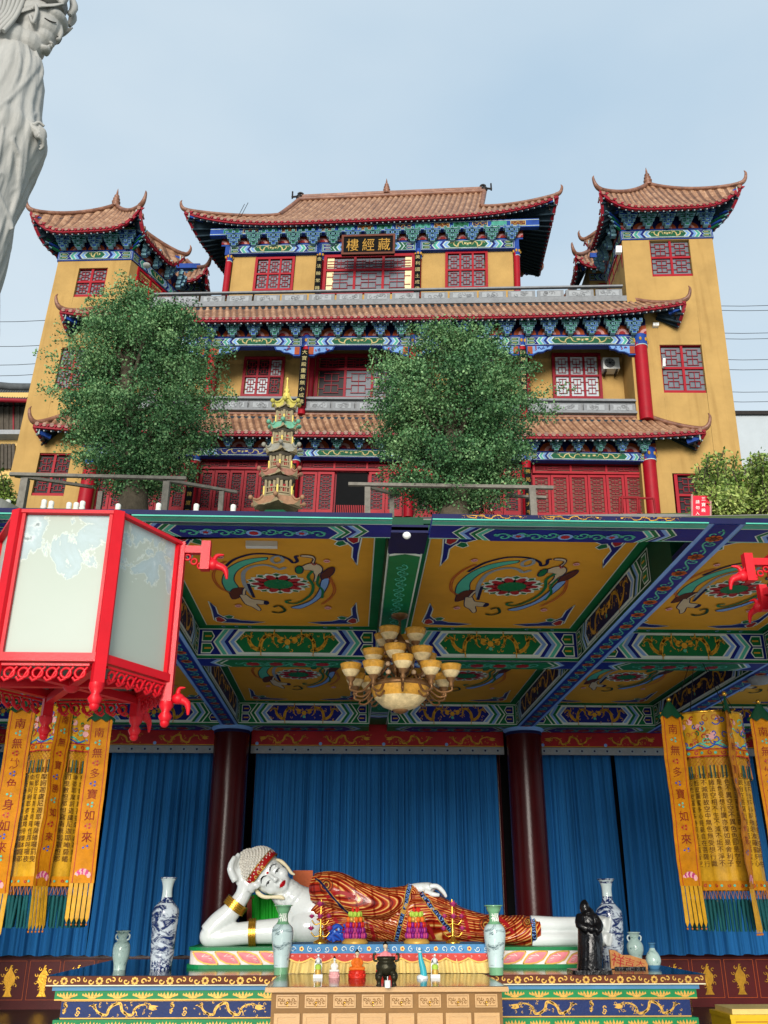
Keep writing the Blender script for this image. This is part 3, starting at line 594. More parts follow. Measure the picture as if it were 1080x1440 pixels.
# carved spandrels beneath the beams
for i in range(5):
    for s, u in ((1, cols2[i] + 5), (-1, cols2[i + 1] - (5 if i < 4 else 9))):
        q = fq(u, u + 38 * s, 488.5 + tilt(488) * (u - 540), 501 + tilt(488) * (u - 540), D - .05); q = Q(*q.p) if s == 1 else q
        q.n = A(0, -1, 0); L = q.L; H = q.H; sp_ = MB()
        sh = [(0, H), (L, H), (L * .93, H * .62), (L * .75, H * .55), (L * .62, H * .3), (L * .42, H * .25), (L * .25, 0), (0, 0)]
        sp_.prism([q(a, b, .1) for a, b in sh], (0, .12, 0), 'p_mblue'); g = lambda p: (L * .4 + (p[0] - L * .4) * .9, H * .62 + (p[1] - H * .62) * .84)
        sp_.add([q(*g(p), .115) for p in sh], [tuple(range(8))], 'p_lblue')
        qbox(sp_, q, L * .04, L * .22, H * .08, H * .9, .13, .02, 'p_orange')
        for k in range(6): strip(sp_, q, curl(L * ru(.3, .8), H * ru(.5, .85), H * .13, ru(0, 6), .8, 7), .035, .13, ['p_blue', 'p_red', 'p_blue'][k % 3])
        qbox(sp_, q, 0, L * .26, -H * .12, 0, .14, .16, 'p_mblue'); build(sp_, 'carved_spandrel', hall)
couplet(hall, 426, 492, 570, 10.5, D - .38, '大寶殿重重無小成佛'); couplet(hall, 736, 492, 570, 9.5, D - .38, '時鐘妙法華藏世界')
balustrade(hall, [298, 316, 350, 384, 416], 556, 577, D - .05); balustrade(hall, [430, 466, 500, 535, 572], 556, 577, D - .05)
balustrade(hall, [588, 625, 662, 698, 728], 556, 577, D - .05); balustrade(hall, [744, 781, 819, 856, 895], 556, 577, D - .05); balustrade(hall, [175, 215, 255, 288], 556, 577, D - .05)
# --- ground storey
colsg = [127, 271, 413, 575, 741, 915]
w = MB(); q = fq(110, 925, 640, 728, D + .6); qbox(w, q, 0, q.L, 0, q.H, 0, .2, 'dark_red'); build(w, 'wall', hall)
beam_row(hall, colsg, 633.5, 644.5, D - .15, ('p_green', 'p_blue', 'p_green', 'p_blue', 'p_green'))
mb = MB(); q = fq(120, 922, 611, 634, D - .05); fanboard(mb, q, 22); build(mb, 'bracket_board', hall)
pa = fp(SU(124, 622), 632, D - .3); pb = fp(SU(920, 622), 632, D - .3); brackets(hall, pa[0], pb[0], D - .36, pa[2], 26, (pb[2] - pa[2]) / (pb[0] - pa[0]), .86)
for u in colsg[1:5]: column(hall, u, 633, 728, D, 13)
column(hall, 916, 633, 728, D - .05, 19); column(hall, 124, 640, 728, D - .05, 20)
for i in range(5):
    u0 = colsg[i] + 8; u1 = colsg[i + 1] - 9; um = (u0 + u1) / 2; k = .0135 * (um - 540)
    glass = ['glass_dark', 'glass_dark', 'glass_dark', 'glass_dark', 'glass_brown'][i]
    window(hall, fq(u0, u1, 647 + k, 663 + k, D + .35), 3, 1, glass, 'red_paint', .11, 'dark_red', 1, 'transom')
    wd = (u1 - u0) / 6
    for j in range(6):
        if i == 2 and j in (2, 3): continue
        q = fq(u0 + wd * j + .4, u0 + wd * (j + 1) - .4, 665 + k, 727 + k, D + .4)
        f = MB(); fr = .11; L, H = q.L, q.H
        for a0, a1, b0, b1 in ((0, L, 0, .32), (0, L, H - fr, H), (0, fr, .32, H - fr), (L - fr, L, .32, H - fr)): qbox(f, q, a0, a1, b0, b1, .05, .12, 'red_paint')
        dr = build(f, 'door', hall); g = MB(); qbox(g, q, fr, L - fr, .32, H - fr, -.04, .03, glass); build(g, 'pane', dr)
        g = MB(); n = 4
        for r in range(n): b0 = .32 + (H - fr - .32) * r / n; lattice(g, q, fr, L - fr, b0, b0 + (H - fr - .32) / n, 0, .028, 'dark_red', 0)
        build(g, 'lattice', dr)
mb = MB(); q = fq(472, 516, 664, 727, D + .5); rect(mb, q, 0, q.L, 0, q.H, .0, 'dark_room'); build(mb, 'doorway', hall)
mb = MB(); q = fq(473, 514, 711, 726, D + .45)
for k in range(16): qbox(mb, q, q.L * k / 16, q.L * k / 16 + .035, 0, q.H, .05, .04, 'red_paint')
build(mb, 'door_gate', hall)
couplet(hall, 743, 658, 727, 9, D - .42, '佛光普照大千', .34, 'p_gold'); couplet(hall, 410, 652, 727, 9, D - .42, '法雨均沾群生', .34, 'p_gold'); couplet(hall, 268, 652, 727, 9, D - .42, '慈悲喜捨度眾', .34, 'p_gold')
mb = MB(); pL = fp(115, 700, D); pR = fp(925, 700, D); zt = fp(520, 432, D)[2]; zb = fp(520, 728, D)[2]
mb.box(pL[0], pR[0], D + 7.5, D + 7.8, zb, zt, 'yellow_wall'); mb.box(pL[0], pR[0], D + 2.3, D + 7.5, zt - .4, zt - .1, 'stone_grey'); build(mb, 'rear_wall', hall)
# air conditioner, cameras
def air_con(u0, u1, v0, v1, d, label, s=.5):
    q = fq(u0, u1, v0, v1, d); t = thing('air_conditioner', label, 'air conditioner', q(q.L / 2, 0, 0)); b = MB(); qbox(b, q, 0, q.L, .05, q.H, .02, s, 'ac_white'); build(b, 'casing', t)
    g = MB(); c = (q.L * .4, q.H * .53); r = q.H * .36; g.prism([q(a, bb, .03) for a, bb in disc(*c, r, 18)], (0, -.02, 0), 'stone_grey')
    for k in (1, .75, .5, .25): strip(g, q, disc(*c, r * k, 18), .02, .06, 'black', True)
    for k in range(8): strip(g, q, [c, (c[0] + r * cos(k * pi / 4), c[1] + r * sin(k * pi / 4))], .02, .065, 'black')
    build(g, 'fan_grille', t); k = MB(); qbox(k, q, .1, .16, -.1, .05, 0, s, 'iron'); build(k, 'wall_bracket', t); k = MB(); qbox(k, q, q.L - .16, q.L - .1, -.1, .05, 0, s, 'iron'); build(k, 'wall_bracket', t)
air_con(848, 871, 503, 520, DW - .6, 'white air conditioner unit on the second floor balcony wall right of the window')
# ============================================================ TOWERS
def tower(label, sl, sr, vtl, d, depth, wins, skew, roofpx, zt_tilt, side, bot=732):
    """sl, sr: s-lines of the front wall; vtl: nominal v of wall top"""
    t = thing('corner_tower', label, 'tower', fp((sl + sr) / 2, bot, d), 'yellow corner towers either side of the temple hall')
    w0, w1 = wins[0][0], wins[0][1]; mb = MB()
    def face(s0, s1, v0, v1): mb.add([fp(s0, v1, d), fp(s1, v1, d), fp(s1, v0, d), fp(s0, v0, d)], [(0, 1, 2, 3)], 'yellow_wall')
    face(sl, w0, vtl, bot); face(w1, sr, vtl, bot); v = vtl
    for (_, _, a, b) in wins:
        face(w0, w1, v, a)
        for s0, s1, va, vb in ((w0, w0, a, b), (w1, w1, a, b), (w0, w1, a, a), (w0, w1, b, b)):
            P = [fp(s0, va, d), fp(s1, vb if s0 == s1 else va, d)]; mb.add([P[0], P[1], P[1] + A(0, .3, 0), P[0] + A(0, .3, 0)], [(0, 1, 2, 3)], 'yellow_wall')
        v = b
    face(w0, w1, v, bot)
    TL, TR, BL, BR_ = fp(sl, vtl, d), fp(sr, vtl, d), fp(sl, bot, d), fp(sr, bot, d)
    dl = A(0, depth, 0); dr = A(skew * depth, depth, 0)
    for a, b, c_, e, m in ((TL, BL, dl, dl, 0), (TR, BR_, dr, dr, 0)):
        mb.add([b, a, a + c_, b + c_], [(0, 1, 2, 3)], 'yellow_wall')
    mb.add([BL + dl, BR_ + dr, TR + dr, TL + dl], [(0, 1, 2, 3)], 'yellow_wall'); mb.add([TL, TR, TR + dr, TL + dl], [(0, 1, 2, 3)], 'soffit')
    build(mb, 'wall', t)
    for (s0, s1, a, b) in wins:
        q = Q(fp(s0 - 4, b + 1, d + .12), fp(s1 + 4, b + 1, d + .12), fp(s1 + 4, a - 1, d + .12), fp(s0 - 4, a - 1, d + .12)); window(t, q, 2, 2, 'glass_grey' if b < 700 else 'glass_dark', 'red_paint', .14)
    # beam on the front and on the inner side
    bh = A(0, 0, .52); q = Q(TL - bh * 0, TR, TR + bh, TL + bh); mb = MB(); q.n = A(0, -1, 0)
    qbox(mb, q, -.05, q.L + .05, -.02, q.H, .04, .2, 'p_mblue'); painted_beam(mb, q, 'p_green', 'p_blue', .045, .006, True, 0, 'p_blue', 2, 'p_cream'); build(mb, 'painted_beam', t)
    S0 = TR if side > 0 else TL; ds = dr if side > 0 else dl
    q = Q(S0, S0 + ds, S0 + ds + bh, S0 + bh) if side > 0 else Q(S0 + ds, S0, S0 + bh, S0 + ds + bh); mb = MB(); painted_beam(mb, q, 'p_green', 'p_blue', .045, .006, True, 0, 'p_blue', 2, 'p_cream'); build(mb, 'painted_beam', t)
    q = Q(S0 - A(0, 0, 2.0), S0 + ds - A(0, 0, 2.0), S0 + ds - A(0, 0, .05), S0 - A(0, 0, .05)) if side > 0 else Q(S0 + ds - A(0, 0, 2.0), S0 - A(0, 0, 2.0), S0 - A(0, 0, .05), S0 + ds - A(0, 0, .05))
    q2 = Q(q(.5, 0), q(q.L - .25, 0), q(q.L - .25, q.H), q(.5, q.H)); window(t, q2, 3, 2, 'glass_grey', 'red_paint', .12, rowh=[0, .7, 1])
    mb = MB(); z0 = bh; q = Q(TL + z0, TR + z0, TR + z0 * 2.8, TL + z0 * 2.8); fanboard(mb, q, 4)
    q = Q(S0 + z0, S0 + ds + z0, S0 + ds + z0 * 2.8, S0 + z0 * 2.8) if side > 0 else Q(S0 + ds + z0, S0 + z0, S0 + z0 * 2.8, S0 + ds + z0 * 2.8); fanboard(mb, q, 3); build(mb, 'bracket_board', t)
    tx = (TR[2] - TL[2]) / (TR[0] - TL[0])
    brackets(t, TL[0] - .15, TR[0] + .15, d - .25, TL[2] + .54, 5, tx, 1.1)
    xs = S0[0] + .25 * side
    for k in range(4):
        f = (k + .5) / 4; p = S0 + ds * f + A(.25 * side, 0, .54)
        brackets(t, p[1], p[1], p[0], p[2], 1, 0, 1.1, side=side)
    # slanting corner bracket arms
    for cxx, sx in ((TL, -1), (TR, 1)):
        mb = MB()
        for k in range(4): mb.bar(cxx + A(0, 0, .58 + .17 * k), cxx + A(sx * (.3 + .13 * k), -(.3 + .13 * k), .6 + .17 * k), .1, .09, 'x_blue' if k % 2 else 'x_green'); mb.bar(cxx + A(sx * (.3 + .13 * k), -(.3 + .13 * k), .565 + .17 * k), cxx + A(sx * (.42 + .15 * k), -(.38 + .15 * k), .6 + .17 * k), .06, .04, 'br_edge')
        build(mb, 'corner_bracket', t)
    # inner beam + roof
    (ul, vl), (ur, vr), vm, um, (ua, va), de, dap = roofpx
    eL = PY(ul, vl, de); eR = PY(ur, vr, de); m = PY(um, vm, de); ap = PY(ua, va, dap); a = (eR[0] - eL[0]) / 2 / 1.12; cx = (eL[0] + eR[0]) / 2
    tx = (eR[2] - eL[2]) / (eR[0] - eL[0]); zc = m[2] - tx * (m[0] - cx)
    mb = MB(); q = Q(TL + A(-.3, -.5, 1.36), TR + A(.3, -.5, 1.36), TR + A(.3, -.5, 1.6), TL + A(-.3, -.5, 1.6)); qbox(mb, q, 0, q.L, 0, q.H, 0, .2, 'p_mblue'); rect(mb, q, 0, q.L, q.H * .2, q.H * .3, .01, 'p_white')
    for i in range(5): rect(mb, q, q.L * (i + .15) / 5, q.L * (i + .85) / 5, q.H * .35, q.H * .9, .015, 'p_brown' if i % 2 else 'p_green'); dragon(mb, q, q.L * (i + .5) / 5, q.H * .6, q.L / 8, q.H * .4, .025, 'p_gold', 1, 0)
    build(mb, 'painted_beam', t)
    b = dap - de; sk = skew * .8
    pos, tl = hiproof(t, cx, dap, zc, a, b, ap[2] - zc, .05, (eL[2] + eR[2]) / 2 - zc, .06, .3, .4 * side, 1.0, 'FLRB', tx, sk if side > 0 else 0, 1.15, .72, 0, 1.5, rdx=0)
    finial(t, pos('F', 0, 1, .0), .8); return t
LT = tower('yellow corner tower at the left end of the temple, beside the marble statue', 4, 121, 358, D - .02, 3.4, [(40, 86, 368.5, 410), (40, 87, 487, 551), (41, 88, 643, 704)], .45,
    ((41, 300), (205, 292), 322, 130, (172, 291), 34.75, 36.5), 0, 1)
RT = tower('yellow corner tower at the right end of the temple, beside the grey wall', 907.5, 1053, 345.5, D - .02, 3.4, [(951, 1015, 346.5, 396), (951, 1016, 486, 550), (957, 1020, 660, 722)], 0,
    ((836, 270), (1046, 262), 291, 930, (914, 261), 34.75, 36.5), 0, -1)
def pavilion(label, u0, u1, v0, vb, d, depth, roofpx):
    t = thing('rear_pavilion', label, 'pavilion', PY((u0 + u1) / 2, vb, d), 'small pavilions behind the corner towers'); a = PY(u0, v0, d); b = PY(u1, v0, d); zb = PY(u0, vb, d)[2]
    mb = MB(); mb.box(a[0], b[0], d, d + depth, zb - 1, a[2] + .6, 'yellow_wall'); build(mb, 'wall', t)
    q = Q(A(a[0], d, a[2] - .5), A(b[0], d, a[2] - .5), A(b[0], d, a[2]), A(a[0], d, a[2])); mb = MB(); painted_beam(mb, q, 'p_green', 'p_blue', .02, .006, True, 0, 'p_blue'); build(mb, 'painted_beam', t)
    mb = MB(); mb.box(a[0], b[0], d - .7, d - .5, a[2] + .6, a[2] + .9, 'p_mblue'); build(mb, 'beam', t); brackets(t, a[0], b[0], d - .2, a[2], 4)
    q = Q(A(a[0] + .5, d - .02, zb), A(a[0] + 1.7, d - .02, zb), A(a[0] + 1.7, d - .02, a[2] - .7), A(a[0] + .5, d - .02, a[2] - .7)); window(t, q, 2, 2)
    (ul, vl), (ur, vr), vm, um, (ua, va), de, dap = roofpx
    eL = PY(ul, vl, de); eR = PY(ur, vr, de); m = PY(um, vm, de); ap = PY(ua, va, dap); aa = (eR[0] - eL[0]) / 2 / 1.06; cx = (eL[0] + eR[0]) / 2
    pos, tl = hiproof(t, cx, dap, m[2], aa, dap - de, ap[2] - m[2], .05, (eL[2] + eR[2]) / 2 - m[2], .06, .3, 0, 1.0, 'FLR', 0, 0, 1.15, .62, 0, 1.5); return t
pavilion('small tiled rear pavilion roof peeking out between left tower and top storey', 215, 283, 400, 430, 42, 3, ((200, 379), (293, 374), 394, 245, (262, 368), 40.6, 42.6))
pavilion('small tiled rear pavilion roof peeking out between top storey and right tower', 828, 880, 385, 420, 42, 3, ((808, 360), (900, 360), 374, 850, (862, 345), 40.6, 42.6))
# ============================================================ COURT AND SURROUNDINGS
def slope_z(x, y): return EYE + .43 * (y * cos(YW) + x * sin(YW)) / 1.0 * .998 - .22
mb = MB(); xs = np.linspace(-1, 1, 41); ys = list(np.linspace(7.4, 39, 34))
W_ = lambda y: .47 * y + 3.5
P = [[A(x * W_(y), y, slope_z(x * W_(y), y)) for x in xs] for y in ys]; zt = slope_z(0, 39)
P += [[A(x * W_(y) * 1.5, y, zt + .02 * (y - 39)) for x in xs] for y in (60, 120, 400, 1500)]
mb.grid(P, 'slope_grass'); struct(mb, 'terrace_slope')
mb = MB()      # paved strip in front of the temple steps
P = [[A(x, y, slope_z(x, y) + .006) for x in np.linspace(-10, 10, 12)] for y in (20, 24, 28, 32, 35.2)]; mb.grid(P, 'paving'); struct(mb, 'paved_court')
FR[0] = atan(.04)
# ---- ginkgo trees
def ginkgo(label, u0, vb, d, prof, seed, gy=.75, nspray=350, leaves=290, leaf=.084):
    rs = np.random.RandomState(seed); base = PY(u0, vb, d); t = thing('ginkgo_tree', label, 'tree', base, 'two ginkgo trees in front of the temple')
    vt = prof[0][0]; C = []; k = mpp(u0, 560, d)
    vs_ = [p[0] for p in prof]; L = [p[1] for p in prof]; R_ = [p[2] for p in prof]
    sp = []
    while len(sp) < nspray:
        v = rs.uniform(vs_[0], vs_[-1]); l, r = np.interp(v, vs_, L), np.interp(v, vs_, R_); th = rs.uniform(0, 2 * pi); rad = rs.uniform(.2, 1) ** .5
        if rs.rand() > (r - l) / 250: continue
        cu = (l + r) / 2; hw = (r - l) / 2 - 9; lum = .9 + .17 * sin(3 * th + v * .06) * sin(v * .1 + seed)
        x = cu + hw * rad * cos(th) * lum; y = hw * rad * sin(th) * gy * k * .8
        p = PY(x, v, d)
        if sin(p[0] * 1.9 + seed) + sin(p[2] * 2.3 + 1) + sin(y * 2.1 + 2) < -.95: continue
        sp.append((p + A(0, y, 0), nrm(A(cos(th), sin(th) * gy, .28)), rad))
    V = []; 
    for c, dr, rad in sp:
        n = int(leaves * rs.uniform(.6, 1.3)); ln = rs.uniform(.5, 1.15) * (1 if rad > .6 else .8); side = nrm(np.cross(dr, (0, 0, 1))); up = np.cross(side, dr)
        a = rs.normal(0, 1, (n, 3)); tt = rs.uniform(-1, 1, n)
        pos = c + np.outer(tt * ln, dr) + np.outer(a[:, 0] * .27 * (1 - .55 * tt), side) + np.outer(a[:, 1] * .11 - .2 * tt ** 2 + .1 * rs.uniform(0, 1, n), up)
        V.append(pos)
    V = np.concatenate(V); N = len(V); a = rs.normal(0, 1, (N, 3)); a /= np.linalg.norm(a, axis=1)[:, None]; b = np.cross(a, rs.normal(0, 1, (N, 3)) + (0, 0, 1.2)); b /= np.linalg.norm(b, axis=1)[:, None]
    s = (leaf * rs.uniform(.55, 1.15, N))[:, None]; W = np.empty((N, 4, 3)); W[:, 0] = V - a * s * .5; W[:, 1] = V + b * s * .45; W[:, 2] = V + a * s * .6; W[:, 3] = V - b * s * .45
    mb = MB(); mb.v = W.reshape(-1, 3).tolist(); mb.f = [(4 * i, 4 * i + 1, 4 * i + 2, 4 * i + 3) for i in range(N)]; mb.m = ['ginkgo_leaf'] * N; mb.s = [False] * N; build(mb, 'crown', t)
    top = PY(u0 - 4, prof[0][0] + 30, d); mb = MB(); path = [base - A(0, 0, .6), base + A(0, 0, .3)] + [base + (top - base) * f + A(.12 * sin(7 * f), .1 * cos(5 * f), 0) for f in (.12, .3, .5, .7, .85, 1)]
    mb.tube(bez(path, 3), bezr([.62, .48, .42, .34, .27, .18, .1, .03], 3), 'bark', 10)
    for c, dr, rad in sp[::5]:
        h = max(.2, min(.93, (c[2] - base[2] - .9) / (top[2] - base[2]))); s0 = base + (top - base) * h * .93
        mb.tube(bez([s0, s0 * .5 + c * .5 + A(0, 0, -.1), c], 3), bezr([.09, .05, .015], 3), 'bark', 5)
    build(mb, 'trunk', t); return t
ginkgo('broad green ginkgo tree on the left, in front of the left tower', 186, 722, 27, [(411, 185, 197), (424, 158, 224), (440, 138, 256), (462, 122, 288), (485, 100, 300), (510, 72, 314), (540, 78, 305), (565, 68, 322), (590, 80, 310), (615, 96, 316), (635, 110, 290), (655, 118, 280), (672, 128, 262), (688, 150, 232)], 3)
ginkgo('broad green ginkgo tree right of centre, in front of the temple doors', 640, 735, 26, [(462, 640, 660), (472, 590, 684), (488, 568, 698), (503, 545, 706), (520, 545, 745), (535, 538, 760), (555, 520, 768), (575, 512, 770), (600, 516, 762), (622, 530, 752), (645, 548, 742), (665, 545, 735), (685, 555, 728), (703, 570, 712), (716, 590, 690)], 8)
# ---- shrubs at the right
def shrub(label, u0, v0, v1, w, d, seed, n=60, name='leafy_shrub'):
    rs = np.random.RandomState(seed); base = PY(u0, 724, d); t = thing(name, label, 'shrub', base, 'shrubs by the right tower'); k = mpp(u0, 690, d); mb = MB(); st = MB()
    for i in range(n):
        bx = u0 + rs.uniform(-w, w); vt = rs.uniform(v0, v1) + abs(bx - u0) / w * (v1 - v0) * .3; tip = PY(bx + rs.uniform(-5, 5), vt, d) + A(0, rs.uniform(-.7, .7), 0); root = PY(u0 + (bx - u0) * .6, 724, d) + A(0, rs.uniform(-.4, .4), 0)
        mid = (tip + root) / 2 + A(rs.uniform(-.15, .15), 0, 0); path = bez([root, mid, tip], 8); st.tube(path, [.018] * len(path), 'bark', 4)
        for p in path[2:]:
            for j in range(9):
                a = nrm(rs.normal(0, 1, 3)); c = p + a * rs.uniform(.03, .2); b = nrm(np.cross(a, rs.normal(0, 1, 3))); s = rs.uniform(.05, .1); mb.add([c - a * s * .6, c + b * s * .4, c + a * s * .8, c - b * s * .4], [(0, 1, 2, 3)], 'shrub_leaf')
    build(st, 'stems', t); build(mb, 'foliage', t)
shrub('tall thin dark shrub before the ground window of the right tower', 1003, 632, 680, 22, 24, 1, 34)
shrub('pale green leafy shrub against the corner of the right tower', 1040, 668, 700, 28, 23, 2, 60)
shrub('tall leafy shrub at the right edge before the grey wall', 1072, 622, 670, 16, 22.5, 3, 40)
shrub('low pale shrub at the foot of the tall right hand shrubs', 1012, 694, 712, 26, 22, 5, 40)
shrub('small shrub in the left corner before the old side building', 4, 668, 700, 9, 26, 4, 24)
# ---- glazed pagoda
def pagoda():
    d = 22.5; t = thing('pagoda', 'slender glazed ceramic pagoda of five tiers with golden spire before the temple', 'pagoda', PY(389, 726, d)); k = mpp(392, 630, d)
    c0 = PY(389, 722, d)
    tiers = [(717, 56, 'pg_tan', 679), (636+0, 0, '', 0)]
    rows = [(712, 683, 41, 62, 'pg_tan'), (666, 672, 0, 0, 0)]
    data = [  # eave v, roof top v, eave half px, body half px, body top v, material
        (716, 700, 36, 21, 680, 'pg_tan'), (674, 662, 28, 17, 645, 'pg_rose'), (640, 627, 24.5, 15.5, 613, 'pg_pale'), (607, 596, 20.5, 13, 583, 'pg_mint'), (577, 556, 17.5, 0, 0, 'pg_yel')]
    X = lambda v: 390 + (713 - v) * .085
    Z = lambda v: PY(X(v), v, d)
    N = 6
    for i, (ve, vt, eh, bh, bt, m) in enumerate(data):
        ce = Z(ve); ct = Z(vt); r0 = eh * k; r1 = (bh + 2) * k if bh else .06; H = (ct[2] - ce[2]); mb = MB()
        seg = 8; P = []
        for a in range(7):
            f = a / 6; row = []
            for s in range(N):
                for j in range(seg):
                    th0 = 2 * pi * (s + .5) / N; th1 = 2 * pi * (s + 1.5) / N; x = j / seg
                    cx_, cy_ = cos(th0) * (1 - x) + cos(th1) * x, sin(th0) * (1 - x) + sin(th1) * x; e = abs(2 * x - 1) ** 3
                    rr_ = (r0 + (r1 - r0) * f ** .75) * (1 + .06 * e * (1 - f)); cor = .018 * (j % 2) * (1 - f * .5)
                    row.append(A(ce[0] + (ct[0] - ce[0]) * f + rr_ * cx_, ce[1] + rr_ * cy_ * .6, ce[2] + H * (f ** 1.3) + .2 * e * (1 - f) ** 2 + cor))
            P.append(row)
        mb.grid(P, m, False, True); mb.add(P[0], [tuple(range(len(P[0]) - 1, -1, -1))], 'pg_cream')
        for s in range(N):
            th = 2 * pi * (s + .5) / N; mb.tube([P[a][s * seg] + A(0, 0, .03) for a in range(7)], .035, m, 5); mb.ball(P[0][s * seg] + A(cos(th) * .05, sin(th) * .05, .04), .07, m, 6, 4)
        build(mb, 'tier_roof', t)
        if bh:
            zt = Z(bt - (0 if 1 else 0)); zb_ = ct; mb = MB(); cb = MB()
            nxt = Z(data[i + 1][0]); cb.lathe([(bh * k * .8, 0), (bh * k * .8, nxt[2] - ct[2] + .1)], (ct[0], ct[1], ct[2] - .05), 'pg_dark', 6, 1, .6, ph=pi / 6)
            b_ = build(cb, 'tier_body', t)
            rb = bh * k * 1.05; hh = nxt[2] - ct[2]; dk = MB()
            dk.lathe([(rb * 1.08, 0), (rb * 1.08, hh * .1)], ct - A(0, 0, .02), 'pg_cream', 6, 1, .6, ph=pi / 6); dk.lathe([(rb * .98, hh * .8), (rb * 1.15, hh * .98), (rb * .9, hh)], ct, 'pg_dark', 6, 1, .6, ph=pi / 6)
            for s in range(N):
                th = 2 * pi * (s + .5) / N; a = A(ct[0] + rb * cos(th), ct[1] + .6 * rb * sin(th), ct[2]); th2 = 2 * pi * (s + 1.5) / N; b = A(ct[0] + rb * cos(th2), ct[1] + .6 * rb * sin(th2), ct[2])
                dk.tube([a, a + A(0, 0, hh * .5)], .03, 'pale_gold', 6); dk.tube([a * .88 + ct * .12, (a * .88 + ct * .12) * A(1, 1, 0) + A(0, 0, ct[2] + hh * .85)], .045, 'pg_cream', 6)
                dk.bar(a + A(0, 0, hh * .42), b + A(0, 0, hh * .42), .03, .035, 'pg_cream'); dk.bar(a + A(0, 0, hh * .14), b + A(0, 0, hh * .14), .03, .035, 'pg_cream')
                for f in (.2, .35, .5, .65, .8): p = a * (1 - f) + b * f; dk.bar(p + A(0, 0, hh * .14), p + A(0, 0, hh * .42), .015, .015, 'pg_tan', (0, 1, 0))
                for f in (.3, .7): p = (a * (1 - f) + b * f) * .86 + ct * .14; dk.bar(p * A(1, 1, 0) + A(0, 0, ct[2] + hh * .1), p * A(1, 1, 0) + A(0, 0, ct[2] + hh * .82), .07, .03, 'pg_cream', (0, 1, 0))
                m_ = (a + b) / 2; m_ = m_ * .85 + ct * .15; dk.bar(m_ * A(1, 1, 0) + A(0, 0, ct[2] + hh * .12), m_ * A(1, 1, 0) + A(0, 0, ct[2] + hh * .6), .1, .02, 'p_red', (0, 1, 0))
            build(dk, 'railing', b_)
    mb = MB(); c = Z(560); s = k
    mb.lathe([(r * s, z * s) for r, z in [(5, -2), (4, 1), (5.5, 3), (5.5, 6), (3.5, 8), (2, 9.5), (4, 11.5), (4, 14), (1.5, 16), (2.2, 18), (1.2, 20), (.9, 30), (1.6, 31), (1.6, 33), (.3, 35)]], c, 'pale_gold', 14); build(mb, 'spire', t)
    mb = MB(); mb.lathe([(r0, 0) for r0 in (30 * k, 30 * k)][:1] + [(26 * k, 0), (24 * k, .2)], Z(735), 'p_green', 6); build(mb, 'base', t)
pagoda()
# ---- weathered timber pergolas
def pergola(label, beams, posts, d=25):
    t = thing('pergola', label, 'pergola', PY(posts[0][0], 724, d), 'weathered timber pergolas in front of the temple')
    for (u0, v0, u1, v1, th, dd, dd2) in beams:
        mb = MB(); mb.bar(PY(u0, v0, d + dd), PY(u1, v1, d + dd2), .12, th * mpp(u0, v0, d), 'wood_grey'); build(mb, 'beam', t)
    for (u, v, w_, dd) in posts:
        mb = MB(); p = PY(u, v, d + dd); b = PY(u, 722, d + dd); b = A(p[0], p[1], slope_z(0, d + dd) - .3); r = w_ * mpp(u, v, d); mb.bar(p, b, r, r, 'wood_grey', (0, 1, 0)); build(mb, 'post', t)
pergola('weathered timber pergola left, under the left ginkgo tree', [(14, 667, 262, 673, 4.5, 0, 0), (22, 669, 130, 685, 4, .1, 2.4), (226, 674, 332, 692, 4, .1, 2.4), (112, 690, 332, 689, 3.5, 2.4, 2.4)][:4:1][:3], [(36, 674, 10, 0), (235, 678, 9, 0), (142, 692, 7, 1.9), (312, 692, 7, 1.9)])
pergola('weathered timber pergola right, under the right ginkgo tree', [(490, 681, 778, 686, 4.5, 0, 0), (515, 684, 562, 697, 4, .1, 2.0), (712, 697, 768, 700, 3.5, 1.6, 1.6), (548, 697, 562, 697, 3, 1.8, 1.8)][:3], [(517, 686, 8, 0), (748, 688, 9, 0), (551, 697, 7, 1.7)])
# ---- white stone fence posts along the court edge
pm = MB(); pm.lathe([(.05, -.8), (.05, .3), (.056, .31), (.056, .34), (.044, .35), (.05, .37), (.05, .45), (.035, .47)], (0, 0, 0), 'white_stone', 10)
src = None
for i, (u, v) in enumerate(((11, 709), (62, 709), (72, 711), (97, 713), (107, 713), (116, 711), (166, 715), (223, 714), (276, 715), (328, 716))):
    if src is None: src = build(pm, 'stone_post'); o = src
    else: o = src.copy(); COL.objects.link(o)
    p = PY(u, v - 1, 15) - A(0, 0, .40); o.location = loc2w(p); tag(o, 'short round-topped white stone post along the court edge', 'post', 'white stone posts along the court edge')
LB = ['at the far left edge', 'below the window of the left tower, first of a pair', 'below the window of the left tower, second of a pair', 'below the right edge of the tower window', 'leftmost of a close group left of the left tree trunk', 'tallest, just left of the left tree trunk', 'just left of the trunk of the left tree', 'between the left tree trunk and the pergola post', 'below the far end of the left pergola', 'just left of the pagoda']
for o, l in zip([o for o in bpy.data.objects if o.name.startswith('stone_post')], LB): o['label'] = 'white stone post ' + l
